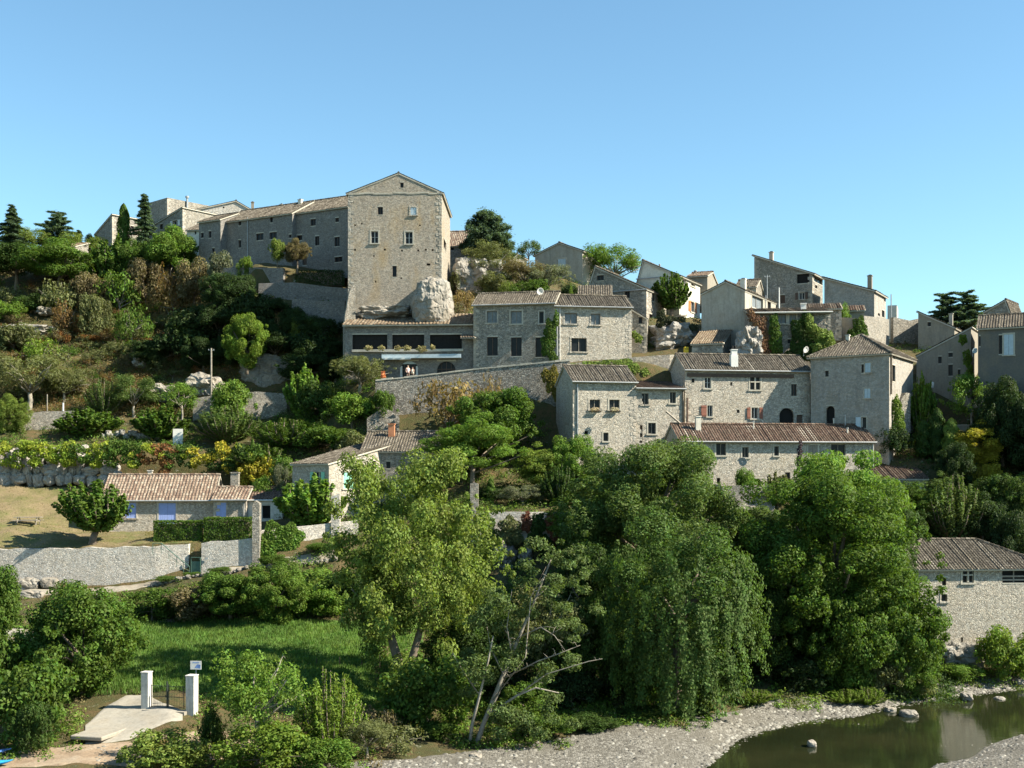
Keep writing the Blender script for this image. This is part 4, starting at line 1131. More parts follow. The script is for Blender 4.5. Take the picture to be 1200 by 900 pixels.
rock('rock_outcrop', 'smooth bluish rock face in shade below the bright hillside tree', 274, 352, 411, 470, 146.6, 1.6, 18, 'rock_pale', sub=6, amp=.22, freq=1.6, sq=.4)
rock('rock_outcrop', 'white limestone outcrop beside the wooden utility pole', 212, 262, 436, 468, 141, 2.0, 21, 'rock_pale', sub=4, amp=.35, freq=1.5)
rock('rock_outcrop', 'broken white limestone slabs on the slope left of the pole', 172, 206, 448, 474, 142, 1.6, 23, 'rock_pale', sub=4, amp=.4, freq=1.7)
rock('rock_outcrop', 'flat white limestone ledge on the dry slope at the left edge', -8, 62, 378, 396, 156, 2.4, 26, 'rock_pale', sub=4, amp=.35, freq=1.6)
rock('rock_outcrop', 'small white limestone patch above the flat ledge on the dry slope', 40, 58, 358, 370, 161, 1.5, 27, 'rock_pale', sub=4, amp=.4, freq=1.6)
rock('rock_outcrop', 'pale rock patch between rusty shrubs on the middle slope', 154, 172, 414, 432, 149, 1.6, 29, 'rock_pale', sub=4, amp=.4, freq=1.6)
rock('rock_outcrop', 'tan sunlit rubble slope between the bright tree and the creepers', 574, 606, 634, 690, 106, 2.2, 31, 'rock_pale', sub=5, amp=.3, freq=2.2, sq=.3)
rock('rock_outcrop', 'smaller tan rubble slope right of the first under the terrace wall', 606, 626, 641, 672, 106.2, 1.6, 33, 'rock_pale', sub=4, amp=.35, freq=2.2, sq=.3)
rock('rock_outcrop', 'brown eroded rock foot under the river side of the mill', 1098, 1156, 752, 796, 99.2, 1.2, 35, 'rock', sub=5, amp=.3, freq=2.0, sq=.4)
rock('rock_outcrop', 'rubble heap below the small longhouse terrace wall', 840, 905, 590, 622, 112, 1.5, 37, 'rock_pale', sub=4, amp=.35, freq=1.8)
rock('stone_block', 'big squared white stone block embedded under the lawn wall', 47, 66, 677, 690, 107, .5, 41, 'rock_pale', sub=3, amp=.1, sq=.8)
rock('stone_block', 'row of white bedrock under the left end of the lawn wall', 12, 45, 677, 694, 107, .5, 42, 'rock_pale', sub=4, amp=.2, sq=.6)
rock('stone_block', 'big square grey boulder below the lawn wall at the left', 16, 52, 692, 712, 103.5, 1.0, 43, 'rock_pale', sub=4, amp=.14, sq=.75)
rock('stone_block', 'white boulder beneath the big square grey boulder', 14, 35, 711, 722, 102.3, .8, 44, 'rock_pale', sub=3, amp=.2, sq=.5)
rock('stone_block', 'pale heap of stones on the meadow bank between bushes', 186, 206, 727, 742, 98.4, .8, 45, 'rock_pale', sub=4, amp=.35, sq=.3)
rock('stone_block', 'white pitted stone beside the path edging', 247, 260, 688, 698, 103.6, .5, 46, 'rock_pale', sub=4, amp=.4, sq=.2)
rock('river_boulder', 'pale boulder lying in the shallow water off the shingle point', 1056, 1078, 833, 843, 85.0, .7, 51, 'rock_pale', 'boulder', 3, .2)
rock('river_boulder', 'large pointed boulder at the far water edge near the mill', 1128, 1142, 812, 823, 91.0, .6, 52, 'rock_pale', 'boulder', 3, .25)
rock('river_boulder', 'rounded boulder alone in the water right of the pointed boulder', 1167, 1180, 817, 823, 91.6, .5, 53, 'rock_pale', 'boulder', 3, .15)
rock('river_boulder', 'pale stone at the end of the pebble spit in the river', 947, 958, 868, 878, 75.4, .4, 54, 'rock_pale', 'boulder', 3, .2)
rock('river_boulder', 'small flat boulder at the right edge of the river bank', 1191, 1203, 796, 804, 96.5, .5, 55, 'rock_pale', 'boulder', 3, .25)
rock('river_boulder', 'low boulder at the foot of the half dead tree', 548, 566, 884, 894, 70.3, .5, 56, 'rock_pale', 'boulder', 3, .25)
rock('river_boulder', 'flat slab shaped boulder on the shingle point', 1038, 1052, 829, 836, 86.8, .5, 57, 'rock_pale', 'boulder', 3, .25)

# boulder wall behind the lawn, stone by stone
protos = [rock_mesh(100 + i, 3, .22, 1.3, .45) for i in range(5)]
for m_ in protos: m_.materials.append(M['rock_grey'])
block('ramp_block', 'worn pale concrete ramp block beside the driveway under the fig tree', 86, 128, 863, 868, 71, 2.8, 'concrete', 'concrete block', R(-14), .06)
rng = random.Random(11)
n = 0
for row, (vb, vt) in enumerate(((570, 556), (558, 544), (546, 532), (535, 524))):
    u = -14.0 + row * 5
    while u < 150 - row * 14:
        wpx = rng.uniform(8, 22)
        Y = 126.0 + row * .35
        p = P(u + wpx / 2, (vb + vt) / 2 + rng.uniform(-1.5, 1.5), Y)
        o = bpy.data.objects.new('boulder', protos[rng.randrange(5)])
        o.location = p; o.rotation_euler = (rng.uniform(-.2, .2), rng.uniform(-.3, .3), rng.uniform(0, 6.28))
        s = wpx / F * Y * .52
        o.scale = (s, s * .8, (vb - vt) / F * Y * rng.uniform(.42, .68))
        link(o)
        tag(o, 'grey boulder in the dry stacked wall behind the lawn', 'boulder', 'boulders of the wall behind the lawn')
        u += wpx * .97; n += 1
# second heap of terrace stones
for i in range(14):
    u = 122 + i * 5.2; p = P(u, 508 + rng.uniform(-3, 4), 133.2)
    o = bpy.data.objects.new('boulder', protos[rng.randrange(5)]); o.location = p; o.scale = (.32, .3, .28 + .1 * rng.random()); o.rotation_euler = (0, 0, rng.uniform(0, 6))
    link(o); tag(o, 'rubble stone in the low terrace edge above the vine row', 'stone', 'stones of the terrace edge above the vines')
# edging stones of the path
pe = [rock_mesh(140 + i, 2, .25, 1.3, .3) for i in range(4)]
for m_ in pe: m_.materials.append(M['rock_pale'])
ed = [(178, 704.5), (200, 700), (215, 696), (235, 690), (262, 683), (283, 677), (300, 672), (318, 668), (345, 659), (372, 650), (392, 646)]
t = 0
for i in range(40):
    q = i / 39 * (len(ed) - 1); a = int(min(q, len(ed) - 2)); f_ = q - a
    u = ed[a][0] + (ed[a + 1][0] - ed[a][0]) * f_
    Y = np.interp(u, [140, 230, 310, 400], [103.9, 104.9, 105.4, 105.7])
    o = bpy.data.objects.new('edging_stone', pe[rng.randrange(4)]); o.location = G(u, Y, .12)
    s = rng.uniform(.16, .34); o.scale = (s, s * .8, s * rng.uniform(.6, .9)); o.rotation_euler = (0, 0, rng.uniform(0, 6)); link(o)
    tag(o, 'white stone edging the rising dirt path', 'stone', 'white stones edging the path')

# pebbles on the shingle: too many to count
def pebbles(name, label, areas, n, s0, s1, seed):
    rng = np.random.default_rng(seed); V = []; Fs = []
    base = np.array([(1, 0, 0), (.3, .95, 0), (-.8, .6, 0), (-.8, -.6, 0), (.3, -.95, 0), (.1, 0, .7), (.55, .3, .45), (-.4, .45, .5), (-.35, -.5, .45)])
    fcs = [(0, 1, 6), (1, 7, 6), (1, 2, 7), (2, 3, 8), (2, 8, 7), (3, 4, 8), (4, 0, 6), (6, 7, 5), (7, 8, 5), (8, 6, 5), (8, 4, 6)]
    for k in range(n):
        ar = areas[rng.integers(len(areas))]
        u = rng.uniform(ar[0][0], ar[-1][0]); lo = np.interp(u, [a[0] for a in ar], [a[1] for a in ar]); hi = np.interp(u, [a[0] for a in ar], [a[2] for a in ar])
        Y = lo + (hi - lo) * rng.random() ** 1.3
        g = G(u, Y); s = s0 + (s1 - s0) * rng.random() ** 3
        a = rng.uniform(0, 6.28); c, sn = math.cos(a), math.sin(a)
        b = base * (1 + rng.uniform(-.2, .2, base.shape)) * s * np.array([1, .8, .8])
        b = np.stack([b[:, 0] * c - b[:, 1] * sn, b[:, 0] * sn + b[:, 1] * c, b[:, 2]], 1) + np.array([g.x, g.y, max(g.z, -.12) + .02])
        o0 = len(V); V.extend(b.tolist()); Fs.extend([(x + o0, y + o0, z + o0) for x, y, z in fcs])
    t = NT('pebble_stone'); r = t.n('ShaderNodeNewGeometry').outputs['Random Per Island']
    m = t.finish(t.ramp(r, [(0, (.09, .083, .07)), (.5, (.16, .15, .128)), (1, (.29, .275, .24))]), .85)
    o = bpy.data.objects.new(name, np_mesh(name, V, Fs, m)); link(o)
    return tag(o, label, 'pebbles', None, 'stuff')


sh = [(430, 62, 68), (520, 62, 71), (650, 63, 75), (760, 63, 79), (815, 66, 81.6), (850, 74, 83.8), (900, 80.5, 86.6), (1000, 85, 90), (1100, 91.3, 95), (1200, 96, 98.2), (1300, 97, 100)]
edge_ = [(815, 67.5, 70), (850, 74, 77.5), (900, 80.2, 82), (1000, 84.8, 86.5), (1100, 91, 93), (1200, 96, 97.4)]
pebbles('pebbles', 'grey pebbles scattered over the shingle bank below the trees', [sh, sh, edge_], 9000, .04, .26, 3)
pebbles('pebbles', 'grey pebbles on the near shingle bar at the bottom right corner', [[(1085, 62, 68), (1100, 62, 71.5), (1130, 62, 75.5), (1200, 62, 79), (1260, 62, 80)]], 2200, .06, .2, 5)
pebbles('pebbles', 'thin spits of stones breaking the river surface', [[(865, 76.6, 77.4), (905, 75.8, 76.5), (948, 75, 75.6)], [(985, 82.2, 83), (1028, 82, 82.6)], [(1085, 75.4, 76.0), (1150, 75.8, 76.4)]], 260, .07, .22, 8)
pebbles('rubble', 'loose stones beside the track in front of the driveway', [[(112, 67.2, 70.5), (168, 66.8, 70)]], 160, .06, .2, 9)

# ------------------------------------------------------------------ gate, sign, kayaks, picnic table, railing, poles
M['dirty_white'] = plaster_mat('dirty_white', (.60, .575, .52), .45)


def gate_pillar(u0, u1, vt, Y, label):
    a = P(u0, vt, Y); w = (u1 - u0) / F * Y; zb = tz(a.x + w / 2, Y) - .2
    r = empty('gate_pillar', (a.x + w / 2, Y + .25, zb + .2), R(-14), label, 'gate pillar')
    mb = MB(); hw = w * .4; hgt = a.z - zb
    mb.box(-hw, hw, -hw, hw, -.2, hgt - .28); o = mb.build('shaft', M['dirty_white'], r)
    m = o.modifiers.new('bevel', 'BEVEL'); m.width = .02
    mb = MB(); mb.box(-hw - .03, hw + .03, -hw - .03, hw + .03, hgt - .278, hgt - .2); o = mb.build('cap', M['dirty_white'], r)
    m = o.modifiers.new('bevel', 'BEVEL'); m.width = .02
    return r


gate_pillar(164.5, 176.5, 787.5, 76.4, 'white gate pillar on the left beside the fig tree')
gate_pillar(217, 230.5, 791.5, 75.6, 'white gate pillar on the right in front of the sign')
A = G(177, 76.5); B = G(216, 75.9); A.z = B.z = (A.z + B.z) / 2 + .12
r = empty('metal_gate', (A + B) / 2, math.atan2(B.y - A.y, B.x - A.x), 'rusty wire mesh double gate between the white pillars', 'gate')
L = (B - A).length / 2
for q in (-1, 1):
    mb = MB(); x0, x1 = (-L, -.03) if q < 0 else (.03, L)
    for xx in (x0 + .03, x1 - .03): mb.tube([(xx, 0, .05), (xx, 0, 1.5 if abs(xx) > .2 else 1.55)], .03, 6)
    for zc in (.08, .75, 1.42): mb.tube([(x0 + .03, 0, zc), (x1 - .03, 0, zc)], .02, 6)
    k = int((x1 - x0) / .11)
    for i in range(1, k): mb.tube([(x0 + (x1 - x0) * i / k, 0, .08), (x0 + (x1 - x0) * i / k, 0, 1.42)], .008, 4)
    mb.build('gate_leaf', M['iron'], r)
mb = MB(); mb.tube([(0, -.05, -.15), (0, -.05, 1.75)], .045, 8); mb.build('centre_post', M['iron'], r)
mb = MB(); mb.box(-.14, .02, -.12, -.05, .75, .85); mb.build('lock', M['iron'], r)
mb = MB(); mb.box(-L - .3, L + .3, -.55, .2, -.28, -.06); mb.build('threshold', M['concrete'], r)
# notice board: the lettering in the photo is an unreadable blur, kept as a blurred dark emblem
p = G(229.5, 76.5)
r = empty('notice_board', p, R(-6), 'small white notice board on a thin post behind the right gate pillar', 'sign')
zt = zv(774.5, 76.5) - p.z; zb = zv(784.5, 76.5) - p.z
mb = MB(); mb.tube([(0, .04, -.2), (0, .04, zt)], .03, 8); mb.build('post', M['zinc'], r)
mb = MB(); mb.box(-.36, .36, -.02, .01, zb, zt); mb.build('panel', M['white'], r)
mb = MB(); mb.box(-.2, .22, -.026, -.022, zt - .13, zt - .08)
mb.prism([(-.06, -.022, zt - .44), (.3, -.022, zt - .47), (.32, -.022, zt - .25), (.12, -.022, zt - .2), (.02, -.022, zt - .3)], (0, -.004, 0)); mb.build('printing', M['kayak2'], r)
p = P(203, 503, 136); mb = MB(); w = 11 / F * 136
mb.box(-w / 2, w / 2, -.04, .04, -.6, 1.55)
tag(mb.build('white_board', M['white'], None, loc=P(208.5, 519, 131.8), rot=(0, 0, R(8))), 'plain white board standing among the bushes above the vine row', 'board')


def kayak(label, c, rot, L, w, mat, deck):
    r = empty('kayak', c, rot, label, 'kayak')
    mb = MB(); N = 22; K = 12; ring = []
    for i in range(N + 1):
        t = -1 + 2 * i / N
        hw = w / 2 * (1 - abs(t) ** 2.4) + .015; hh = .17 * (1 - abs(t) ** 3) + .02; rk = .22 * abs(t) ** 3
        ring.append([(t * L / 2, hw * math.cos(2 * math.pi * k / K), rk + .19 + hh * math.sin(2 * math.pi * k / K) * (1.0 if math.sin(2 * math.pi * k / K) < 0 else .65)) for k in range(K)])
    for i in range(N):
        for k in range(K):
            mb.add([ring[i][k], ring[i + 1][k], ring[i + 1][(k + 1) % K], ring[i][(k + 1) % K]])
    mb.build('hull', M[mat], r, smooth=True)
    mb = MB(); n = 18
    ov = [(.55 * math.cos(2 * math.pi * k / n), .2 * math.sin(2 * math.pi * k / n)) for k in range(n)]
    for k in range(n):
        a, b = ov[k], ov[(k + 1) % n]
        mb.add([(a[0], a[1], .29), (b[0], b[1], .29), (b[0] * 1.12, b[1] * 1.2, .325), (a[0] * 1.12, a[1] * 1.2, .325)])
    mb.add([(a[0], a[1], .305) for a in ov]); mb.build('cockpit', M[deck], r)
    return r


kayak('bright blue kayak lying on the dirt at the bottom left corner', G(-22, 67.2, .02), R(-8), 3.9, .72, 'kayak', 'dark')
kayak('dark blue kayak with pale markings behind the bright blue one', G(-26, 68.8, .1), R(10), 3.8, .75, 'kayak2', 'white')

# picnic table on the lawn
p = G(33, 115.5)
r = empty('picnic_table', p, R(4), 'weathered wooden picnic table with benches on the dry lawn', 'picnic table')
mb = MB()
for i in range(4): mb.box(-1.3, 1.3, -.4 + i * .21, -.21 + i * .21, .70, .75)
mb.build('tabletop', M['wood_grey'], r)
for q in (-1, 1):
    mb = MB(); mb.box(-1.2, 1.2, q * .75 - .14, q * .75 + .14, .41, .46); mb.build('bench_seat', M['wood_grey'], r)
for q in (-1, 1):
    mb = MB(); mb.tube([(q * .9, -.62, 0), (q * .9, -.25, .7)], .05, 5); mb.tube([(q * .9, .62, 0), (q * .9, .25, .7)], .05, 5); mb.box(q * .9 - .04, q * .9 + .04, -.85, .85, .33, .4)
    mb.build('trestle', M['wood_grey'], r)
# steps and green railing by the lawn wall
r = empty('stair_railing', G(190, 107.4), 0, 'green iron stair railing slanting down the lawn wall to the garden gate', 'railing')
o = r.location
mb = MB()
top = [P(179, 636.5, 106.4), P(189, 636.5, 106.4), P(207, 652, 106.3), P(222, 664, 106.2)]
mb.tube([q - o for q in top], .04, 6)
mb.build('handrail', M['greeniron'], r); mb = MB()
mb.tube([q - o - Vector((0, 0, .45)) for q in top], .018, 6)
for q in top + [P(198, 644.5, 106.35), P(215, 658.5, 106.25)]: mb.tube([q - o, q - o - Vector((0, 0, .95))], .022, 6)
mb.build('posts_and_rail', M['greeniron'], r)
a = P(224, 674, 107.6); mb = MB()
r = empty('garden_gate', a, R(-10), 'green metal garden gate set between the two sunlit walls', 'gate')
w = 11.5 / F * 107.6
for xx in (0, w): mb.tube([(xx, 0, 0), (xx, 0, 1.62)], .035, 6)
mb.tube([(0, 0, 1.6), (w, 0, 1.6)], .035, 6); mb.build('gate_frame', M['greeniron'], r)
mb = MB(); mb.box(.04, w - .04, -.012, .012, .08, 1.25); mb.build('gate_panel', M['greeniron'], r)
mb = MB(); mb.box(w - .16, w - .06, -.06, -.014, .8, .84); mb.build('handle', M['iron'], r)
mb = MB(); mb.box(-.14, .14, -.05, 0, -.1, .1)
tag(mb.build('letterbox', M['zinc'], None, loc=P(242, 654.5, 107.42)), 'small grey letterbox on the sunlit wall right of the green gate', 'letterbox')


def pole(name, label, u, vt, Y, r, mat, cat, arm=False, vb=None):
    a = P(u, vt, Y); zb = tz(a.x, Y) if vb is None else zv(vb, Y)
    e = empty(name, (a.x, Y, zb), 0, label, cat)
    mb = MB(); mb.tube([(0, 0, -.4), (0, 0, a.z - zb)], [r * 1.15, r * .8], 8); mb.build('shaft', M[mat], e)
    if arm:
        mb = MB(); mb.tube([(-.35, 0, a.z - zb - .25), (.35, 0, a.z - zb - .25)], .03, 5)
        for q in (-.3, .3): mb.tube([(q, 0, a.z - zb - .25), (q, 0, a.z - zb - .1)], .035, 6)
        mb.build('crossarm', M['zinc'], e)
    return e


pole('utility_pole', 'tall pale utility pole in front of the white limestone', 247.5, 408, 140.3, .12, 'bark_grey', 'utility pole', True)
pole('utility_pole', 'short thin pole behind the sloping ramp wall', 55.3, 462, 137.5, .07, 'bark_grey', 'utility pole')
pole('marker_post', 'small white stone post on top of the ramp wall', 74, 472, 137.2, .12, 'white', 'post')
pole('antenna_mast', 'thin antenna mast beside the summit house', 899, 322, 146, .05, 'zinc', 'antenna', True, 350)
pole('antenna_mast', 'thin aerial beside the pine on the ridge', 600, 287, 176, .04, 'zinc', 'antenna', False, 305)
pole('vent_pipe', 'white vent pipe between the loggia house roofs', 913, 337, 139.5, .08, 'white', 'pipe', False, 358)
for i, (u, vt) in enumerate(((371, 771), (398, 770), (424, 768), (445, 765))):
    e = pole('fence_post', 'thin wooden fence post at the far edge of the meadow', u, vt, 86.0 + i * .3, .035, 'wood_dark', 'fence post'); e['group'] = 'fence posts along the meadow'


def dish(label, u, v, Y, rad, mat, rot, tilt=.35):
    p = P(u, v, Y)
    e = empty('satellite_dish', p, rot, label, 'satellite dish')
    mb = MB(); rings = []
    for i in range(5):
        q = rad * i / 4
        rings.append([(q * math.cos(2 * math.pi * k / 16), .22 * q * q / rad - .06, q * math.sin(2 * math.pi * k / 16)) for k in range(16)])
    for i in range(4):
        for k in range(16): mb.add([rings[i][k], rings[i][(k + 1) % 16], rings[i + 1][(k + 1) % 16], rings[i + 1][k]])
    o = mb.build('reflector', M[mat], e, True, rot=(-tilt, 0, math.pi)); m = o.modifiers.new('solid', 'SOLIDIFY'); m.thickness = .02
    mb = MB(); mb.tube([(0, .02, -rad * .8), (0, -rad * .9, -.05)], .015, 5); mb.tube([(0, -rad * .9, -.05), (0, -rad * .9, .06)], .05, 6); mb.build('feed_arm', M['zinc'], e)
    mb = MB(); mb.tube([(0, .05, 0), (0, .35, -.1)], .03, 6); mb.tube([(0, .35, -.1), (0, .35, -rad - .3)], .03, 6); mb.build('bracket', M['zinc'], e)
    return e


dish('white satellite dish on the ridge of the hotel roof', 633, 341.5, 136.5, .42, 'white', R(20))
dish('grey oval satellite dish on the front wall of the longhouse', 870.5, 541, 117.0, .42, 'zinc', R(-25), .2)
dish('white satellite dish between the ivy and the corner house roof', 944.5, 409.8, 130, .36, 'white', R(30))
dish('pale satellite dish on the shaded wall at the right edge', 1142.5, 411, 123.4, .3, 'paleblue', R(15))
dish('white satellite dish under the windows of the low stone house', 935.5, 383.5, 132.6, .36, 'white', R(-20))
# wall lamp lit by the sun, yellow letter box
p = P(1092.5, 451, 128.6); e = empty('wall_lamp', p, R(20), 'white bracket lamp on the shaded wall right of the corner house', 'lamp')
mb = MB(); mb.tube([(0, .5, -.25), (0, 0, .3)], .03, 6); mb.build('bracket', M['zinc'], e)
mb = MB(); mb.tube([(0, 0, .32), (0, 0, .25), (0, 0, 0), (0, 0, -.3)], [.05, .2, .19, .12], 8); mb.build('lantern', M['white'], e)
p = P(804, 411, 134.5); e = empty('letter_box', p, R(15), 'yellow letter box in the shade under the rock overhang', 'letter box')
mb = MB(); mb.box(-.25, .25, -.18, .18, -.5, .42); o = mb.build('body', M['yellow'], e); mm = o.modifiers.new('bevel', 'BEVEL'); mm.width = .05
mb = MB(); mb.box(-.17, .17, -.19, -.181, .15, .21); mb.build('slot', M['dark'], e)
mb = MB(); mb.tube([(0, 0, -.5), (0, 0, -1.6)], .05, 6); mb.build('post', M['zinc'], e)
# balcony on the rock
a = P(793, 372, 148.3); e = empty('balcony', a, R(-66), 'narrow balcony with iron railing on the rock overhang', 'balcony')
mb = MB(); mb.box(-3.2, 2.4, -.9, 0, -.16, 0); mb.build('slab', M['concrete'], e)
mb = MB()
for q in (0, .95): mb.tube([(-3.2, -.87, q + .04), (2.4, -.87, q + .04)], .025, 5)
for i in range(29): mb.tube([(-3.2 + i * .2, -.87, .04), (-3.2 + i * .2, -.87, .97)], .012, 4)
mb.build('railing', M['iron'], e)
# beam leaning between the houses
for lb, a, b in (('long pale plank leaning in the corner between the two stone houses', P(780.5, 482, 121.0), P(797, 496, 121.0)),
                 ('weathered post standing at the corner of the shuttered stone house', P(805.5, 466, 123.6), P(805.5, 498, 123.6))):
    mb = MB(); c = (a + b) / 2; mb.tube([a - c, b - c], .11, 4); tag(mb.build('timber', M['wood_grey' if 'plank' in lb else 'wood_dark'], None, loc=c), lb, 'timber')


# ------------------------------------------------------------------ two people on the terrace behind the parapet
def person(label, loc, rot, hgt, top, hair, _spare, arm):
    e = empty('person', loc, rot, label, 'person')
    k = hgt / 1.72
    J = [(0, 0, .93), (0, .01, 1.12), (0, .0, 1.36), (0, -.01, 1.50), (0, -.03, 1.62), (0, -.03, 1.70),
         (.19, 0, 1.40), (.25, -.03, 1.13), (.2, -.2, .98 + arm), (-.19, 0, 1.40), (-.25, -.02, 1.13), (-.22, -.12, .9),
         (.10, 0, .88), (.11, -.03, .48), (.12, .01, .06), (.12, -.16, .03), (-.10, 0, .88), (-.11, .02, .48), (-.12, .03, .06), (-.12, -.14, .03)]
    E = [(0, 1), (1, 2), (2, 3), (3, 4), (4, 5), (2, 6), (6, 7), (7, 8), (2, 9), (9, 10), (10, 11), (0, 12), (12, 13), (13, 14), (14, 15), (0, 16), (16, 17), (17, 18), (18, 19)]
    Rr = [.15, .135, .16, .055, .10, .085, .065, .048, .036, .065, .048, .036, .09, .06, .042, .035, .09, .06, .042, .035]
    me = bpy.data.meshes.new('body'); me.from_pydata([Vector(j) * k for j in J], E, []); me.materials.append(M['skin'])
    o = bpy.data.objects.new('body', me); link(o, e)
    sk = o.modifiers.new('skin', 'SKIN')
    for i, v in enumerate(me.skin_vertices[0].data):
        v.radius = (Rr[i] * k, Rr[i] * k * (.75 if i in (0, 1, 2) else 1)); v.use_root = i == 0
    o.modifiers.new('sub', 'SUBSURF').levels = 1
    mb = MB(); mb.tube([Vector(q) * k for q in ((0, 0, .86), (0, 0, 1.05), (0, 0, 1.3), (0, 0, 1.44))], [.19 * k, .17 * k, .2 * k, .1 * k], 12); mb.build('shirt', M[top], e, True)
    mb = MB(); mb.tube([Vector(q) * k for q in ((0, .0, 1.64), (0, .0, 1.70), (0, 0, 1.745))], [.112 * k, .108 * k, .05 * k], 10); mb.build('hair', M[hair], e, True)
    mb = MB()
    for q in (-1, 1): mb.tube([Vector((q * .1, 0, .9)) * k, Vector((q * .115, 0, .45)) * k, Vector((q * .12, .02, .1)) * k], [.105 * k, .085 * k, .07 * k], 9)
    mb.build('trousers', M['wood_dark'], e, True)
    return e


M['skin'] = plain('skin', (.50, .32, .24), .6, .1); M['pink'] = plain('pink_cloth', (.72, .5, .46), .8, .1); M['cream'] = plain('cream_cloth', (.74, .68, .55), .8, .1)
g = G(478, 133.6); person('person in a pale pink shirt standing behind the terrace parapet', (g.x, g.y, g.z), R(25), 1.68, 'pink', 'bark', 0, .1)
g = G(483.6, 133.9); person('person in a cream shirt standing right of the one in pink', (g.x, g.y, g.z), R(-40), 1.5, 'cream', 'wood_dark', 0, 0)
# ------------------------------------------------------------------ foliage
def unit(rng, n):
    v = rng.normal(size=(n, 3)); return v / np.linalg.norm(v, axis=1, keepdims=True)


def leaf_quads(pos, nrm, ln, wd, rng, along=None):
    """one small folded leaf (two triangles sharing the midrib) per point"""
    n = len(pos)
    nrm = nrm / np.maximum(np.linalg.norm(nrm, axis=1, keepdims=True), 1e-6)
    if along is None: along = unit(rng, n)
    t = along - nrm * (along * nrm).sum(1, keepdims=True)
    t /= np.maximum(np.linalg.norm(t, axis=1, keepdims=True), 1e-6)
    b = np.cross(nrm, t)
    s = rng.uniform(.65, 1.35, (n, 1))
    L = ln * s * .5; W = wd * s * .5
    fold = nrm * (W * rng.uniform(.1, .5, (n, 1)))
    V = np.stack([pos - t * L, pos + b * W + fold, pos + t * L - nrm * L * .25, pos - b * W + fold], 1).reshape(-1, 3)
    f = np.arange(n * 4, dtype=np.int32).reshape(-1, 4)
    return V, f


def clump_leaves(rng, clumps, dens, flat=.85, inner=.35):
    ps, ns = [], []
    for c, r in clumps:
        n = max(6, int(dens * r * r))
        d = unit(rng, n)
        rad = r * (1 - (1 - inner) * rng.random((n, 1)) ** 1.8)
        p = np.array(c) + d * rad * np.array([1, 1, flat])
        ps.append(p); ns.append(d * .75 + unit(rng, n) * .65 + np.array([0, 0, .3]))
    return np.concatenate(ps), np.concatenate(ns)


def ell_clumps(rng, K, R3, zc, r0, r1, zmin=-.9, shell=.45):
    out = []
    while len(out) < K:
        d = unit(rng, 1)[0]
        if d[2] < zmin: continue
        f = shell + (1 - shell) * rng.random() ** .6
        f *= 1 + .42 * mnoise.noise(Vector(d) * 1.6 + Vector((K * 1.7 + R3[0], zc, 0)))
        r = rng.uniform(r0, r1)
        p = d * (np.array(R3) - r * .6) * f
        out.append((np.array([p[0], p[1], p[2] + zc]), r))
    return out


def trunk_mesh(rng, base_r, h, clumps, mat, nl=10, lean=(0, 0), twigs=0):
    mb = MB()
    top = Vector((lean[0], lean[1], h))
    pts = [Vector((0, 0, -.5)), Vector((0, 0, .15)), top * .45 + Vector((rng.uniform(-.1, .1), 0, 0)), top]
    mb.tube(pts, [base_r * 1.35, base_r * 1.05, base_r * .8, base_r * .6], 8)
    idx = rng.permutation(len(clumps))[:nl]
    for i in idx:
        c = Vector(clumps[i][0]); s = pts[2].lerp(pts[3], rng.uniform(.2, 1))
        m = s.lerp(c, .5) + Vector((rng.uniform(-.3, .3), rng.uniform(-.3, .3), rng.uniform(-.1, .4))) * (c - s).length * .25
        mb.tube([s, m, c], [base_r * .45, base_r * .28, base_r * .08], 5)
        for k in range(twigs):
            q = m.lerp(c, rng.random()); e = q + Vector(unit(rng, 1)[0]) * clumps[i][1] * 1.05
            mb.tube([q, q.lerp(e, .5) + Vector((0, 0, .05)), e], [base_r * .1, base_r * .06, .01], 4)
    return mb.mesh('trunk', M[mat], True)


class Proto:
    def __init__(s, name, V, f, trunk, mat='leaf'):
        s.crown = np_mesh(name + '_crown', V, f, M[mat])
        s.trunk = trunk
        s.W = float(np.mean([np.percentile(V[:, i], 98.5) - np.percentile(V[:, i], 1.5) for i in (0, 1)]))
        s.H = float(np.percentile(V[:, 2], 99.3))


PR = {}


def mk(name, seed, K, R3, zc, r0, r1, dens, ln, wd, trunk_r, trunk_h, zmin=-.8, bark='bark', flat=.85, nl=9, shell=.45, lean=(0, 0), inner=.35, twigs=0, droop=0):
    rng = np.random.default_rng(seed)
    cl = ell_clumps(rng, K, R3, zc, r0, r1, zmin, shell)
    # stray sprays outside the outline
    for i in range(int(K * .8)):
        d = unit(rng, 1)[0]; d[2] = abs(d[2]) * .9 - .25
        cl.append((d * np.array(R3) * rng.uniform(.92, 1.2) + np.array([0, 0, zc]), r0 * rng.uniform(.35, .6)))
    p, n = clump_leaves(rng, cl, dens, flat, inner)
    keep = p[:, 2] > .03
    p, n = p[keep], n[keep]
    along = None
    if droop: along = unit(rng, len(p)) + np.array([0, 0, -droop])
    V, f = leaf_quads(p, n, ln, wd, rng, along)
    PR[name] = Proto(name, V, f, trunk_mesh(rng, trunk_r, trunk_h, cl, bark, nl, lean, twigs))


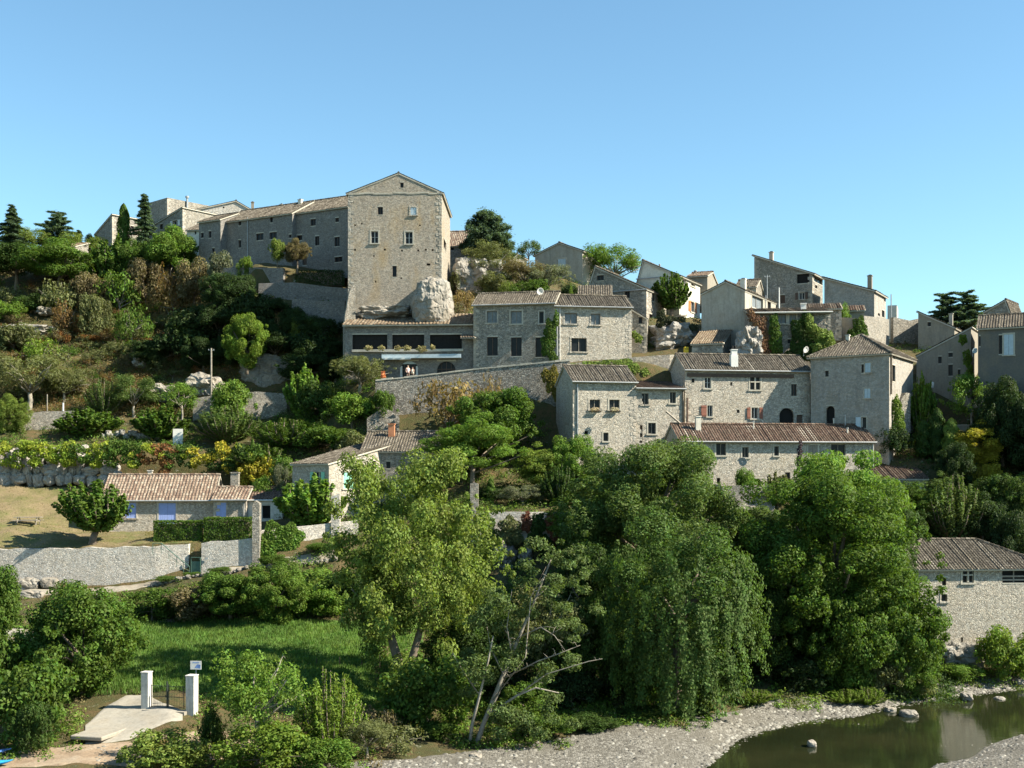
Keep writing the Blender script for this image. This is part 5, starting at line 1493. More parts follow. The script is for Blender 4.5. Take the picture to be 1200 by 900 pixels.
for i in range(3): mk('broad%d' % i, 20 + i, 46, (3.0, 3.0, 2.5), 4.2, .55, 1.05, 1000, .15, .095, .2, 3.2)
for i in range(2): mk('big%d' % i, 30 + i, 150, (5.6, 5.4, 5.8), 5.9, .5, 1.2, 900, .15, .095, .34, 5.0, nl=16, zmin=-1)
mk('open0', 33, 120, (5.6, 5.4, 5.6), 6.2, .45, 1.1, 860, .155, .10, .34, 5.0, nl=18, zmin=-.95, shell=.3, inner=.15)
for i in range(2): mk('round%d' % i, 25 + i, 60, (3.0, 3.0, 2.9), 2.9, .5, .95, 1050, .15, .10, .2, 2.0, zmin=-1)
for i in range(4): mk('bush%d' % i, 40 + i, 26, (1.6, 1.5, 1.3), 1.15, .35, .65, 1000, .135, .085, .06, .8, zmin=-.75, nl=6)
for i in range(2): mk('olive%d' % i, 50 + i, 40, (2.5, 2.5, 2.0), 3.0, .4, .8, 760, .17, .055, .16, 1.8, bark='bark_grey', inner=.2, nl=12, twigs=1)
for i in range(2): mk('feather%d' % i, 60 + i, 60, (3.2, 3.2, 2.7), 4.4, .5, .95, 760, .18, .06, .2, 3.4, flat=.5)
for i in range(2): mk('poplar%d' % i, 70 + i, 60, (2.3, 2.3, 4.6), 5.4, .5, .9, 760, .16, .11, .2, 5.0, flat=1.25, zmin=-1)
for i in range(2): mk('sparse%d' % i, 80 + i, 34, (2.6, 2.6, 2.2), 3.6, .4, .75, 520, .15, .09, .14, 2.8, inner=.1, twigs=2, bark='bark_grey')
for i in range(3): mk('scrub%d' % i, 90 + i, 15, (1.1, 1.1, .8), .65, .25, .5, 520, .13, .06, .04, .4, inner=.15, nl=8, twigs=2, bark='bark_grey')


def conifer(name, seed, h, R0, layers, per, kind):
    rng = np.random.default_rng(seed)
    ps, ns, al = [], [], []
    mb = MB(); mb.tube([(0, 0, -.4), (0, 0, h * .5), (0, 0, h * .98)], [.22, .14, .03], 7)
    for k in range(layers):
        t = (k + .5) / layers
        if kind == 'spruce': z = h * (.08 + .9 * t); r = R0 * (1 - t) ** .85 + .15; dip = -.28
        elif kind == 'cedar': z = h * (.22 + .74 * t); r = R0 * (1 - t * .72) * rng.uniform(.75, 1.1); dip = .06
        else: z = h * (.2 + .75 * t); r = R0 * math.sin(math.pi * (.25 + .7 * t)) ** .7 * rng.uniform(.85, 1.1); dip = .1
        for b in range(per):
            a = 2 * math.pi * (b / per) + rng.uniform(-.4, .4) + k * 1.3
            rr = r * rng.uniform(.5, 1.2); z0_ = z; z = z0_ + rng.uniform(-.55, .55) * h / layers
            dirv = np.array([math.cos(a), math.sin(a), dip + rng.uniform(-.1, .1)])
            mb.tube([(0, 0, z), tuple(np.array([0, 0, z]) + dirv * rr * .9)], [.05, .015], 4)
            n = int(70 + 130 * rr)
            s = rng.random(n) ** .65
            spread = (.22 if kind != 'pine' else .42) * rr * (1.05 - s)[:, None] + .12
            p = np.array([0, 0, z]) + dirv * (s * rr)[:, None] + rng.normal(size=(n, 3)) * spread * np.array([.6, .6, .28 if kind != 'pine' else .6])
            ps.append(p); ns.append(np.array([0, 0, 1.0]) + unit(rng, n) * .8)
            al.append(dirv + unit(rng, n) * .7); z = z0_
    p, n, a = map(np.concatenate, (ps, ns, al))
    V, f = leaf_quads(p, n, .34, .09, rng, a)
    PR[name] = Proto(name, V, f, mb.mesh('trunk', M['bark'], True))


conifer('spruce0', 1, 9, 2.4, 17, 8, 'spruce'); conifer('spruce1', 2, 9, 2.0, 19, 7, 'spruce')
conifer('cedar0', 3, 7, 3.3, 11, 7, 'cedar'); conifer('pine0', 4, 7, 2.9, 13, 9, 'pine')
rng = np.random.default_rng(5)   # cypress: a dense column
n = 5200; z = rng.random(n); a = rng.uniform(0, 6.28, n)
prof = np.minimum(1, z * 7) * np.sqrt(np.maximum(0, 1 - z ** 3.2)) * (1 + .18 * np.sin(a * 3 + z * 22))
rad = (.75 * prof) * (1 - .35 * rng.random(n) ** 2)
p = np.stack([np.cos(a) * rad, np.sin(a) * rad, z * 6.6 + .1], 1)
V, f = leaf_quads(p, np.stack([np.cos(a), np.sin(a), 0 * a + .25], 1) + unit(rng, n) * .5, .26, .1, rng, np.array([0, 0, 1.0]) + unit(rng, n) * .4)
mb = MB(); mb.tube([(0, 0, -.4), (0, 0, 5)], [.14, .05], 6)
PR['cypress'] = Proto('cypress', V, f, mb.mesh('trunk', M['bark'], True))


def shoots(name, seed, R, h0, h, ns_, ln, wd, per, trunk_r, fan=.55, bark='bark', lean=(0, 0)):
    """upright leafy shoots fanning from a head"""
    rng = np.random.default_rng(seed)
    mb = MB(); head = Vector((lean[0], lean[1], h0))
    mb.tube([(0, 0, -.4), (lean[0] * .4, lean[1] * .4, h0 * .5), head], [trunk_r * 1.3, trunk_r, trunk_r * .9], 8)
    ps, ns, al = [], [], []
    for k in range(ns_):
        a = rng.uniform(0, 6.28); q = math.sqrt(rng.random())
        tip = np.array([math.cos(a) * R * q, math.sin(a) * R * q, h0 + (h - h0) * (1 - .55 * q ** 2.2) * rng.uniform(.82, 1.08)])
        st = np.array(head) + np.array([math.cos(a) * R * .25 * q, math.sin(a) * R * .25 * q, 0])
        mid = st * .5 + tip * .5 + np.array([math.cos(a), math.sin(a), 0]) * R * .14
        if k % 3 == 0: mb.tube([tuple(st), tuple(mid), tuple(tip)], [.05, .03, .01], 4)
        t = rng.random(per) ** .8
        c = ((1 - t) ** 2)[:, None] * st + (2 * t * (1 - t))[:, None] * mid + (t ** 2)[:, None] * tip
        d = unit(rng, per)
        ps.append(c + d * (.2 * R / 1.8 * (1.25 - t))[:, None]); ns.append(d + np.array([0, 0, .5]) + unit(rng, per) * .4)
        al.append(d * .8 + np.array([0, 0, .5]) + unit(rng, per) * .3)
    p, n, a = map(np.concatenate, (ps, ns, al))
    V, f = leaf_quads(p, n, ln, wd, rng, a)
    PR[name] = Proto(name, V, f, mb.mesh('trunk', M[bark], True))


shoots('shoot0', 6, 1.9, 1.2, 4.6, 95, .24, .15, 75, .17, lean=(.25, 0))
shoots('shoot1', 7, 1.6, .3, 3.4, 80, .24, .14, 70, .1)
shoots('ferny', 8, 1.5, .15, 3.2, 110, .16, .045, 90, .06)
shoots('ailanth', 9, 2.3, .4, 4.6, 70, .26, .085, 190, .07, bark='bark_grey')


def trailing(name, seed):
    """big tree smothered in creepers: leafy strands hang straight down on its outside"""
    rng = np.random.default_rng(seed)
    cl = ell_clumps(rng, 90, (4.6, 4.2, 5.4), 6.2, .6, 1.15, -.9)
    p, n = clump_leaves(rng, cl, 640)
    ps, ns = [p], [n]; al = [unit(rng, len(p))]
    for k in range(300):
        a = rng.uniform(0, 6.28); zt = 1.6 + 8 * rng.random() ** 1.3
        rr = 4.7 * math.sqrt(max(.1, 1 - ((zt - 6.6) / 5.2) ** 2)) * rng.uniform(.82, 1.04)
        L = rng.uniform(.7, 3.2); m = int(L * 80)
        t = rng.random(m)
        q = np.stack([np.cos(a) * rr + rng.normal(size=m) * .13, np.sin(a) * rr + rng.normal(size=m) * .13, np.maximum(zt - t * L, .15)], 1)
        q[:, :2] *= (1 + .04 * np.sin(t * 6 + k))[:, None]
        ps.append(q); ns.append(np.tile([math.cos(a), math.sin(a), .35], (m, 1)) + unit(rng, m) * .55); al.append(np.array([0, 0, -1.0]) + unit(rng, m) * .5)
    p, n, a = map(np.concatenate, (ps, ns, al))
    V, f = leaf_quads(p, n, .155, .095, rng, a)
    PR[name] = Proto(name, V, f, trunk_mesh(rng, .32, 5.5, cl, 'bark', 14))


trailing('trail0', 11)


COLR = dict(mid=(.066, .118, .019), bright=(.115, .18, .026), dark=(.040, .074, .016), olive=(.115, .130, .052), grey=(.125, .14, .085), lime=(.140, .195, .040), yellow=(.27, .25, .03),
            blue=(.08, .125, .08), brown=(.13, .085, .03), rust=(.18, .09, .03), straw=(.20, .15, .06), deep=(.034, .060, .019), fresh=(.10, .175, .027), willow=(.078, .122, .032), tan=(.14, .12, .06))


def plant(proto, u0, u1, vt, Y, col, name, label, cat, group=None, rz=None, zb=None, dv=1.0, jit=0):
    pr = PR[proto]
    uc = (u0 + u1) / 2; x = (uc - CX) / F * Y
    zg = tz(x, Y) if zb is None else zv(zb, Y)
    Hh = max(.5, zv(vt, Y) - zg); W = (u1 - u0) / F * Y
    rng = random.Random(int(uc * 13 + vt * 7 + Y))
    r = empty(name, (x, Y, zg - .05), rng.uniform(0, 6.28) if rz is None else rz, label, cat, group)
    sx = W / pr.W; sz = Hh / pr.H
    r.scale = (sx, sx * rng.uniform(.9, 1.05), sz)
    c = COLR[col] if isinstance(col, str) else col
    k = rng.uniform(.92, 1.08)
    cr = bpy.data.objects.new('crown', pr.crown); cr.color = (*[q * k for q in c], 1); link(cr, r)
    tr = bpy.data.objects.new('trunk' if cat == 'tree' else 'stems', pr.trunk); link(tr, r)
    return r


T = lambda *a, **k: plant(*a[:6], a[6], a[7], 'tree', **k)
B = lambda *a, **k: plant(*a[:6], 'shrub', a[6], 'shrub', **k)

# ---- foreground
T('round0', 24, 168, 688, 80, 'mid', 'fig_tree', 'broad fig tree with glossy leaves left of the white gate pillars')
B('bush0', -14, 78, 778, 71.5, 'mid', 'big round dark shrub above the kayaks at the bottom left')
B('bush2', 10, 62, 822, 69.5, 'dark', 'dark leafy shrub right of the kayaks')
T('round1', -60, 17, 668, 85, 'mid', 'broadleaf_tree', 'tree cut by the left edge below the lawn wall')
B('bush1', -30, 30, 735, 78, 'mid', 'shrub at the left edge under the cut off tree')
B('bush3', 40, 90, 715, 90, 'mid', 'shrub between the square grey boulder and the fig tree')
B('bush1', 152, 236, 857, 66.2, 'lime', 'yellowish green bush at the bottom edge below the driveway')
B('scrub0', 176, 208, 868, 65.8, 'straw', 'dry yellow tuft inside the yellowish bush at the bottom')
T('sparse0', 246, 356, 764, 67.5, 'fresh', 'ailanthus_tree', 'young tree with long feathery leaves right of the white gate')
B('bush2', 262, 352, 848, 65.6, 'bright', 'bright leafy bush at the bottom edge under the feathery young tree')
B('ferny', 352, 424, 792, 70, 'bright', 'bright feathery upright bush in front of the meadow')
B('bush0', 350, 414, 866, 65.7, 'fresh', 'low round bush at the bottom edge below the feathery upright bush')
B('bush3', 236, 262, 828, 69, 'dark', 'dark bush at the edge of the track by the gate')
B('olive1', 405, 455, 842, 69.5, 'olive', 'grey green shrub on the left of the shingle')
B('scrub1', 440, 492, 850, 71, 'olive', 'thin grey shrub at the left end of the shingle')
B('scrub2', 418, 470, 828, 74, 'tan', 'brownish shrub behind the grey green one')
B('bush1', 452, 552, 772, 77, 'mid', 'dense broad leaved bush between the tall tree and the half dead tree')
# the tall bright tree, two trunks
T('open0', 390, 578, 534, 82, 'lime', 'tall_tree', 'tall bright yellow green tree in the centre foreground with two trunks')
# dark riverside trees
T('big1', 672, 850, 522, 98, 'willow', 'poplar_tree', 'big grey green poplar in front of the stone houses')
T('trail0', 704, 884, 610, 82.5, (.066, .115, .027), 'ivy_clad_tree', 'tree smothered in hanging creepers at the water side')
T('poplar0', 652, 745, 560, 104, 'mid', 'poplar_tree', 'mid green tree between the palm like bush and the big poplar')
T('round0', 648, 740, 640, 92, 'dark', 'broadleaf_tree', 'dark tree in shade left of the creeper clad tree')
T('big1', 868, 1074, 560, 94, 'mid', 'tall_tree', 'big dark green tree right of the creeper clad tree', rz=2.2)
T('feather1', 918, 1054, 532, 100, 'fresh', 'acacia_tree', 'bright topped acacia rising in front of the longhouse')
T('big0', 850, 960, 618, 97, 'dark', 'broadleaf_tree', 'dark tree in the gap between the two big riverside trees', rz=4.0)
T('round0', 985, 1090, 672, 92, 'mid', 'broadleaf_tree', 'leafy tree overlapping the left corner of the mill')
T('round1', 1030, 1092, 752, 91.5, 'mid', 'broadleaf_tree', 'small tree at the bank left of the mill foot')
B('bush1', 1152, 1212, 736, 97.5, 'bright', 'bright leafy shrub against the mill wall at the right edge')
B('bush0', 1096, 1150, 778, 97, 'fresh', 'low green shrub at the foot of the mill')
B('ferny', 966, 1012, 808, 88.5, 'bright', 'bright ferny clump on the shingle below the big dark tree')
B('ferny', 996, 1036, 806, 88.8, 'bright', 'ferny clump right of the first on the shingle')
B('bush3', 1040, 1090, 782, 92, 'olive', 'olive shrub on the bank left of the mill')
B('ferny', 862, 906, 808, 86.8, 'bright', 'grassy green clump under the hanging creepers')
B('bush2', 590, 650, 800, 79, 'mid', 'dark bush behind the half dead tree')
B('bush0', 640, 700, 790, 82, 'deep', 'very dark bush in the shade right of the half dead tree')
B('bush3', 690, 740, 800, 86, 'deep', 'dark bush at the edge of the shingle under the creeper tree')
B('bush2', 900, 960, 770, 90, 'deep', 'dark undergrowth bush at the foot of the gap tree')
B('bush1', 735, 800, 770, 89, 'deep', 'dark bush below the creeper tree')
T('sparse0', 590, 690, 690, 84, 'olive', 'broadleaf_tree', 'thin leaved grey green tree behind the half dead tree')
T('round1', 540, 606, 712, 88, 'mid', 'broadleaf_tree', 'small tree between the tall bright tree and the half dead tree')
T('big1', 985, 1070, 600, 99, 'dark', 'broadleaf_tree', 'dark tree between the big dark green tree and the mill roof', rz=1.0)
T('round0', 945, 1040, 680, 90.5, 'mid', 'broadleaf_tree', 'low spreading tree at the water edge under the big dark green tree')
T('round1', 870, 935, 690, 91, 'dark', 'broadleaf_tree', 'dark low tree right of the hanging creepers')
B('bush1', 1056, 1100, 745, 94, 'mid', 'leafy bush touching the left corner of the mill')
B('bush0', 1010, 1062, 770, 90.8, 'olive', 'olive green bush on the bank between the two ferny clumps and the mill')
T('round0', 640, 715, 706, 84, 'dark', 'broadleaf_tree', 'dark tree directly behind the bare branches of the half dead tree')
T('round1', 500, 600, 720, 84, 'dark', 'broadleaf_tree', 'dark tree under the right side of the tall bright tree')
B('bush2', 476, 530, 846, 74.5, 'mid', 'green bush at the top edge of the shingle left of the half dead tree')
B('bush0', 610, 668, 838, 75.5, 'mid', 'green bush at the top edge of the shingle right of the half dead tree')
B('bush3', 664, 722, 836, 77.2, 'dark', 'dark bush at the top edge of the shingle left of the hanging creepers')
B('bush1', 726, 780, 828, 80, 'dark', 'dark bush at the top edge of the shingle below the hanging creepers')
# ---- the meadow bank
B('bush2', 150, 206, 690, 98.5, 'mid', 'round bush on the bank below the dirt path at the left')
B('bush0', 198, 262, 688, 98.5, 'tan', 'brownish green bush on the bank in the middle')
T('round1', 236, 304, 672, 98, 'mid', 'broadleaf_tree', 'round dense tree on the bank above the meadow, left of a fresher one')
T('round0', 288, 356, 662, 97, (.08, .135, .022), 'broadleaf_tree', 'round fresher green tree on the bank above the meadow')
B('bush3', 330, 400, 668, 101, 'fresh', 'creeper covered bank right of the round dense tree')
B('bush1', 380, 450, 668, 101, 'dark', 'dark shrub on the bank left of the tall bright tree')
B('bush2', 355, 405, 690, 99, 'fresh', 'fresh green creeper mound at the back of the meadow')
# ---- lawn and cottage
T('shoot0', 71, 143, 566, 110, 'mid', 'mulberry_tree', 'small round topped tree with leaning trunk on the dry lawn')
B('shoot1', 328, 400, 562, 113, 'fresh', 'upright leafy shrub right of the cottage porch')
B('bush0', 182, 217, 678, 105.3, 'mid', 'low lavender bush at the start of the stone edging')
B('bush1', 214, 238, 672, 105.8, 'mid', 'low lavender bush in front of the green gate')
B('bush2', 243, 276, 665, 105.9, 'mid', 'low lavender bush under the letterbox')
B('bush3', 306, 342, 650, 106.2, 'mid', 'low lavender bush below the hanging ivy')
B('bush0', 360, 392, 636, 107.4, 'mid', 'low bush at the upper end of the path')
T('feather0', 503, 606, 486, 116, 'fresh', 'acacia_tree', 'bright feathery acacia in the middle of the picture')
T('round1', 528, 622, 458, 123, 'mid', 'walnut_tree', 'dense round walnut tree behind the bright acacia')
B('scrub1', 494, 560, 446, 127, 'straw', 'yellowish shrub against the long retaining wall')
B('scrub2', 560, 590, 440, 128.5, 'straw', 'small dry shrub against the middle of the retaining wall')
T('poplar1', 606, 656, 522, 117, 'lime', 'young_tree', 'yellow green young tree left of the flower box house')
T('round0', 646, 698, 512, 117, 'fresh', 'broadleaf_tree', 'bright green round tree at the foot of the flower box house')
B('ailanth', 634, 676, 548, 112.5, 'dark', 'dark palm like shrub above the creeper wall')
B('olive0', 588, 636, 568, 112, 'grey', 'grey olive bush above the creeper wall')
T('cypress', 570, 580, 560, 113.5, 'mid', 'cypress_tree', 'thin ivy column beside the bright stone pillar')
B('bush2', 560, 600, 572, 114.5, 'deep', 'dark bush in the shade under the bright acacia')
B('olive1', 768, 805, 516, 117.5, 'grey', 'silvery shrub at the joint of the stone houses')
T('poplar1', 690, 800, 548, 108, 'willow', 'poplar_tree', 'grey green poplar nearest the longhouse end wall')
B('bush1', 862, 884, 549, 116, 'fresh', 'small bright bush on the longhouse terrace')
B('shoot1', 893, 930, 556, 113.5, 'olive', 'sparse upright shrub right of the longhouse terrace wall')
T('round0', 855, 935, 596, 106, 'willow', 'broadleaf_tree', 'grey green tree below the longhouse terrace wall')
B('bush3', 806, 860, 600, 108, 'lime', 'yellowish bush below the end of the terrace wall')
# ---- right side in shade
B('ferny', 1084, 1150, 562, 110, 'willow', 'grey green feathery tree above the mill roof')
T('poplar0', 1052, 1100, 566, 111, 'mid', 'young_tree', 'slender young tree in front of the low shaded house')
T('poplar1', 1082, 1120, 556, 112, 'willow', 'young_tree', 'pale slender tree right of the low shaded house')
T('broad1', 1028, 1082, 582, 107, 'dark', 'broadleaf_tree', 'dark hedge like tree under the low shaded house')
T('cypress', 1104, 1126, 490, 120, 'lime', 'conifer_tree', 'yellow green columnar conifer left of the golden tree')
T('poplar1', 1122, 1172, 496, 119, 'yellow', 'golden_tree', 'golden yellow tree on the dark right slope')
B('bush2', 1136, 1170, 544, 117, 'yellow', 'golden bush at the foot of the golden tree')
T('cypress', 1088, 1108, 478, 121, 'dark', 'conifer_tree', 'dark columnar conifer left of the yellow green one')
T('cypress', 1072, 1092, 492, 121.5, 'dark', 'conifer_tree', 'dark columnar conifer at the foot of the corner house')
T('sparse1', 1112, 1164, 438, 124, 'fresh', 'broadleaf_tree', 'light green tree against the big shaded house')
B('shoot1', 1068, 1094, 444, 126.5, 'fresh', 'upright shrub against the shaded ramp house wall')
T('broad0', 1150, 1215, 556, 112, 'dark', 'broadleaf_tree', 'dark tree at the right edge behind the mill')
B('olive1', 1182, 1222, 562, 110, 'willow', 'grey green shrub cut by the right edge behind the mill')
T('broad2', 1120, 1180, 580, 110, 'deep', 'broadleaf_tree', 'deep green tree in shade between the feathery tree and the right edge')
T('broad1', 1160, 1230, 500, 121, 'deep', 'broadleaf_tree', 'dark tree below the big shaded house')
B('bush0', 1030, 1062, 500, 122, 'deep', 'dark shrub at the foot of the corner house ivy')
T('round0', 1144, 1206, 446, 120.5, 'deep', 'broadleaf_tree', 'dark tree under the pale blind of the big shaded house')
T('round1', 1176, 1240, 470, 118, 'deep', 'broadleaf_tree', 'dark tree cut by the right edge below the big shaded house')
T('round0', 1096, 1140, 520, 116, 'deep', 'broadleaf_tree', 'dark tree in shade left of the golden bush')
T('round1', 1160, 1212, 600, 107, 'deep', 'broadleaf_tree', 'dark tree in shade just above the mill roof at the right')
# ---- left slope, middle height
T('olive0', -12, 80, 414, 141, 'olive', 'olive_tree', 'broad olive tree above the ramp wall at the left')
T('olive1', 52, 98, 432, 143, 'olive', 'olive_tree', 'smaller olive tree right of the broad one')
T('poplar0', -8, 20, 462, 134, 'lime', 'conifer_tree', 'yellow green conifer cut by the left edge above the vines')
T('poplar1', 12, 36, 469, 134.3, 'lime', 'conifer_tree', 'yellow green conifer right of the one at the left edge')
B('shoot1', 72, 136, 480, 134, 'mid', 'wide leafy shrub right of the ramp wall')
B('shoot1', 160, 216, 478, 133.5, 'mid', 'leafy shrub in front of the white board')
B('ferny', 102, 142, 446, 140, 'willow', 'tall willowy shrub above the terrace stones')
T('olive0', 132, 182, 440, 140, 'willow', 'young_tree', 'grey green small tree right of the willowy shrub')
T('sparse1', 192, 234, 448, 138, 'fresh', 'young_tree', 'light small tree left of the utility pole')
B('ferny', 232, 300, 478, 132.5, 'willow', 'wide grey green feathery shrub below the utility pole')
B('bush0', 250, 294, 446, 137, 'fresh', 'yellowish leafy shrub right of the utility pole')
T('shoot1', 336, 376, 434, 137, 'fresh', 'young_tree', 'fresh green tree with upright shoots below the rock face')
B('bush1', 352, 402, 446, 135.5, 'dark', 'dark green round shrub left of the tall grey green tree')
T('olive1', 392, 452, 416, 134, 'olive', 'broadleaf_tree', 'tall grey green tree below the restaurant corner')
B('bush2', 436, 462, 458, 130, 'mid', 'dark green round bush at the left end of the retaining wall')
B('bush0', 385, 440, 462, 131, 'fresh', 'leafy bush in front of the tall grey green tree')
B('ferny', 300, 372, 492, 130, 'mid', 'feathery shrub on the bank above the mint shuttered house')
B('bush3', 350, 424, 500, 128.5, 'mid', 'wide bush behind the mint shuttered house')
B('bush1', 398, 440, 506, 126, 'olive', 'olive bush left of the brick chimney')
B('ferny', 270, 340, 522, 127.5, 'mid', 'feathery bush behind the cottage wing')
B('bush2', 320, 360, 536, 123, 'mid', 'shrub at the left corner of the mint shuttered house')
T('cypress', 292, 300, 514, 125, 'fresh', 'cypress_tree', 'thin small cypress behind the cottage chimney')
B('bush0', 276, 322, 536, 125.4, 'yellow', 'yellow leaved vine bush behind the cottage chimney')
B('olive0', 318, 344, 544, 121, 'grey', 'small grey olive between the cottage and the mint shuttered house')
B('bush3', 296, 330, 560, 121, 'fresh', 'low green bush behind the porch roof')
# shaded slope below the keep
T('round0', 266, 312, 370, 144.6, 'bright', 'almond_tree', 'sunlit round tree in front of the shaded slope', zb=432)
B('bush1', 338, 358, 372, 148, 'lime', 'sunlit sprig of a bush on the shaded slope')
B('scrub2', 316, 338, 366, 149, 'straw', 'brownish bush on the shaded slope')
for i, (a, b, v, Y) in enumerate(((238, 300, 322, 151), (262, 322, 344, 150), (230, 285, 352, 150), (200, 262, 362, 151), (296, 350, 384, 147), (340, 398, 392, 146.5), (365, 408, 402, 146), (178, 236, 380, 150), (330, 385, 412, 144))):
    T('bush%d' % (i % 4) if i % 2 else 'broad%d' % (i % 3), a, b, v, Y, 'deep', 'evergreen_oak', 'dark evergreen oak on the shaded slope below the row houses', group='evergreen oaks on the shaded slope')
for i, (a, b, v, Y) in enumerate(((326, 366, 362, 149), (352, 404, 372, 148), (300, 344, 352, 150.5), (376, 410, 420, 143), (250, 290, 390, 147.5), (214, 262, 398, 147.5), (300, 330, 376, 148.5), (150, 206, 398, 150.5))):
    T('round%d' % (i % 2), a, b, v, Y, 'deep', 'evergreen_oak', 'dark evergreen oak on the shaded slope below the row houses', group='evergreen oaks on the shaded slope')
# terrace of the row houses: pruned tree with two heads
T('broad1', 333, 364, 280, 154.8, 'tan', 'pruned_tree', 'pruned tree with a round brownish head on the row house terrace', zb=318)
T('bush2', 316, 334, 281, 154.6, 'lime', 'pruned_tree', 'smaller yellow green pruned head left of the round brownish head', zb=308)
B('bush0', 244, 270, 296, 157, 'grey', 'pale silvery shrub in front of the narrow end house')
B('bush2', 279, 294, 301, 155.6, 'bright', 'small bright green shrub on the row house terrace')
# ---- hilltop
T('spruce0', -6, 34, 243, 181, 'blue', 'spruce_tree', 'tall dark spruce at the left edge of the hilltop')
T('cedar0', 46, 88, 248, 186, 'blue', 'cedar_tree', 'tiered cedar right of the tall left spruce')
T('spruce1', 82, 102, 270, 184, 'blue', 'fir_tree', 'small fir right of the tiered cedar')
T('cypress', 137, 153, 239, 178, 'mid', 'cypress_tree', 'dark green columnar cypress in front of the red roofed hill house')
T('spruce1', 152, 186, 229, 177, 'blue', 'spruce_tree', 'dark spruce with drooping branches left of the square tower')
T('broad0', 100, 122, 276, 180, 'deep', 'broadleaf_tree', 'dark tree at the left foot of the gabled hill house')
T('broad1', 168, 232, 268, 168, 'fresh', 'walnut_tree', 'bright leafy tree below the porch house')
T('shoot1', 108, 160, 282, 169, 'mid', 'broadleaf_tree', 'green bushy tree below the cypress')
T('broad2', 140, 178, 284, 167.5, 'mid', 'broadleaf_tree', 'bushy tree between the cypress and the bright leafy tree')
T('broad1', 30, 112, 283, 168, 'mid', 'broadleaf_tree', 'wide leafy tree in front of the tiled cabin')
T('broad0', -14, 52, 290, 170, 'dark', 'broadleaf_tree', 'dark leafy tree at the left edge under the spruce')
T('olive0', 70, 118, 276, 178, 'lime', 'broadleaf_tree', 'pale green tree between the cedar and the dark tree')
T('olive1', 20, 60, 268, 184, 'lime', 'broadleaf_tree', 'pale green tree between the spruce and the cedar')
for i, (a, b, v, Y, c, lb) in enumerate((
    (-10, 30, 334, 165, 'olive', 'pale olive bush at the left edge of the upper slope'), (20, 62, 345, 163, 'dark', 'dark bush under the wide leafy tree'), (46, 96, 328, 163, 'olive', 'olive bush below the wide leafy tree'),
    (88, 128, 322, 164, 'tan', 'tawny bush in the middle of the upper slope'), (120, 162, 318, 163, 'fresh', 'fresh green bush on the upper slope'), (150, 192, 304, 164.5, 'tan', 'tawny dry bush below the bushy tree'),
    (180, 228, 310, 161, 'brown', 'brown bush below the bright leafy tree'), (205, 250, 306, 160, 'tan', 'tawny bush left of the silvery shrub'), (134, 176, 356, 156, 'mid', 'green bush on the shadow edge of the slope'),
    (-8, 40, 380, 152, 'olive', 'olive bush on the slope below the limestone ledge'), (30, 66, 396, 150, 'bright', 'bright green bush on the left slope above the olive trees'), (96, 128, 346, 158, 'olive', 'grey olive bush in the middle of the dry slope'),
    (60, 92, 352, 158, 'brown', 'brown dry bush in the middle of the dry slope'), (-16, 26, 352, 160, 'fresh', 'fresh green bush at the left edge of the dry slope'))):
    B(('bush%d' if i % 2 else 'scrub%d') % (i % 3), a, b, v, Y, c, lb)
# rusty and brown garrigue shrubs one can tell apart as a scatter
rg = random.Random(77)
for i in range(96):
    u = rg.uniform(-20, 240); Y = rg.uniform(143, 164)
    c = rg.choice(['rust', 'brown', 'brown', 'olive', 'straw', 'tan', 'olive', 'mid', 'tan', 'olive'])
    w = rg.uniform(16, 34); g = G(u, Y); v = HV - (g.z + rg.uniform(.9, 1.9) - EYE) / Y * F
    nm = {'rust': 'rust coloured', 'brown': 'brown', 'olive': 'grey green', 'straw': 'straw coloured', 'tan': 'tawny', 'mid': 'green'}[c]
    plant('scrub%d' % (i % 3), u - w / 2, u + w / 2, v, Y, c, 'shrub', 'low %s shrub scattered on the dry left slope' % nm, 'shrub', '%s shrubs on the dry slope' % nm)
# ---- ridge in the middle
T('pine0', 543, 597, 249, 164, 'blue', 'pine_tree', 'blue green pine on the ridge right of the keep')
T('olive0', 540, 604, 287, 153.5, 'olive', 'olive_tree', 'big olive tree right of the keep above the hotel roof')
T('olive1', 590, 640, 306, 151.5, 'tan', 'olive_tree', 'brownish olive tree between the two paler ones')
T('olive1', 618, 664, 309, 150, 'grey', 'olive_tree', 'pale olive tree in front of the plain gabled house')
T('sparse0', 606, 634, 281, 174, 'willow', 'young_tree', 'thin tree left of the plain gabled house')
T('olive1', 690, 748, 287, 170, 'fresh', 'acacia_tree', 'light feathery tree on the skyline behind the old house')
T('olive0', 676, 706, 298, 172, 'fresh', 'acacia_tree', 'light green tree directly right of the plain gabled house')
T('shoot0', 766, 806, 322, 149.5, 'mid', 'fig_tree', 'fig tree on the rock in front of the balcony house')
B('bush0', 654, 684, 334, 146, 'deep', 'dark ivy bush behind the hotel ridge')
B('bush1', 560, 600, 318, 150, 'olive', 'bush at the foot of the big olive tree')
B('ferny', 585, 604, 330, 147.5, 'lime', 'bright yellow green shrub behind the hotel roof')
B('bush2', 600, 640, 328, 147, 'mid', 'green bush along the hotel roof')
B('scrub1', 532, 556, 340, 145, 'straw', 'dry golden shrub right of the pale boulder')
B('scrub2', 525, 545, 312, 151, 'olive', 'scrub clinging to the broken rock wall')
B('bush3', 666, 674, 337, 141.5, 'bright', 'tiny bright shrub beside the open shed')
B('bush1', 974, 996, 358, 141.5, 'fresh', 'round bright bush below the blank wall of the summit house')
T('cedar0', 1086, 1134, 344, 158, 'blue', 'cedar_tree', 'dark cedar on the skyline, left of the two')
T('cedar0', 1110, 1158, 342, 157, 'blue', 'cedar_tree', 'dark cedar on the skyline, right of the two', rz=1.9)
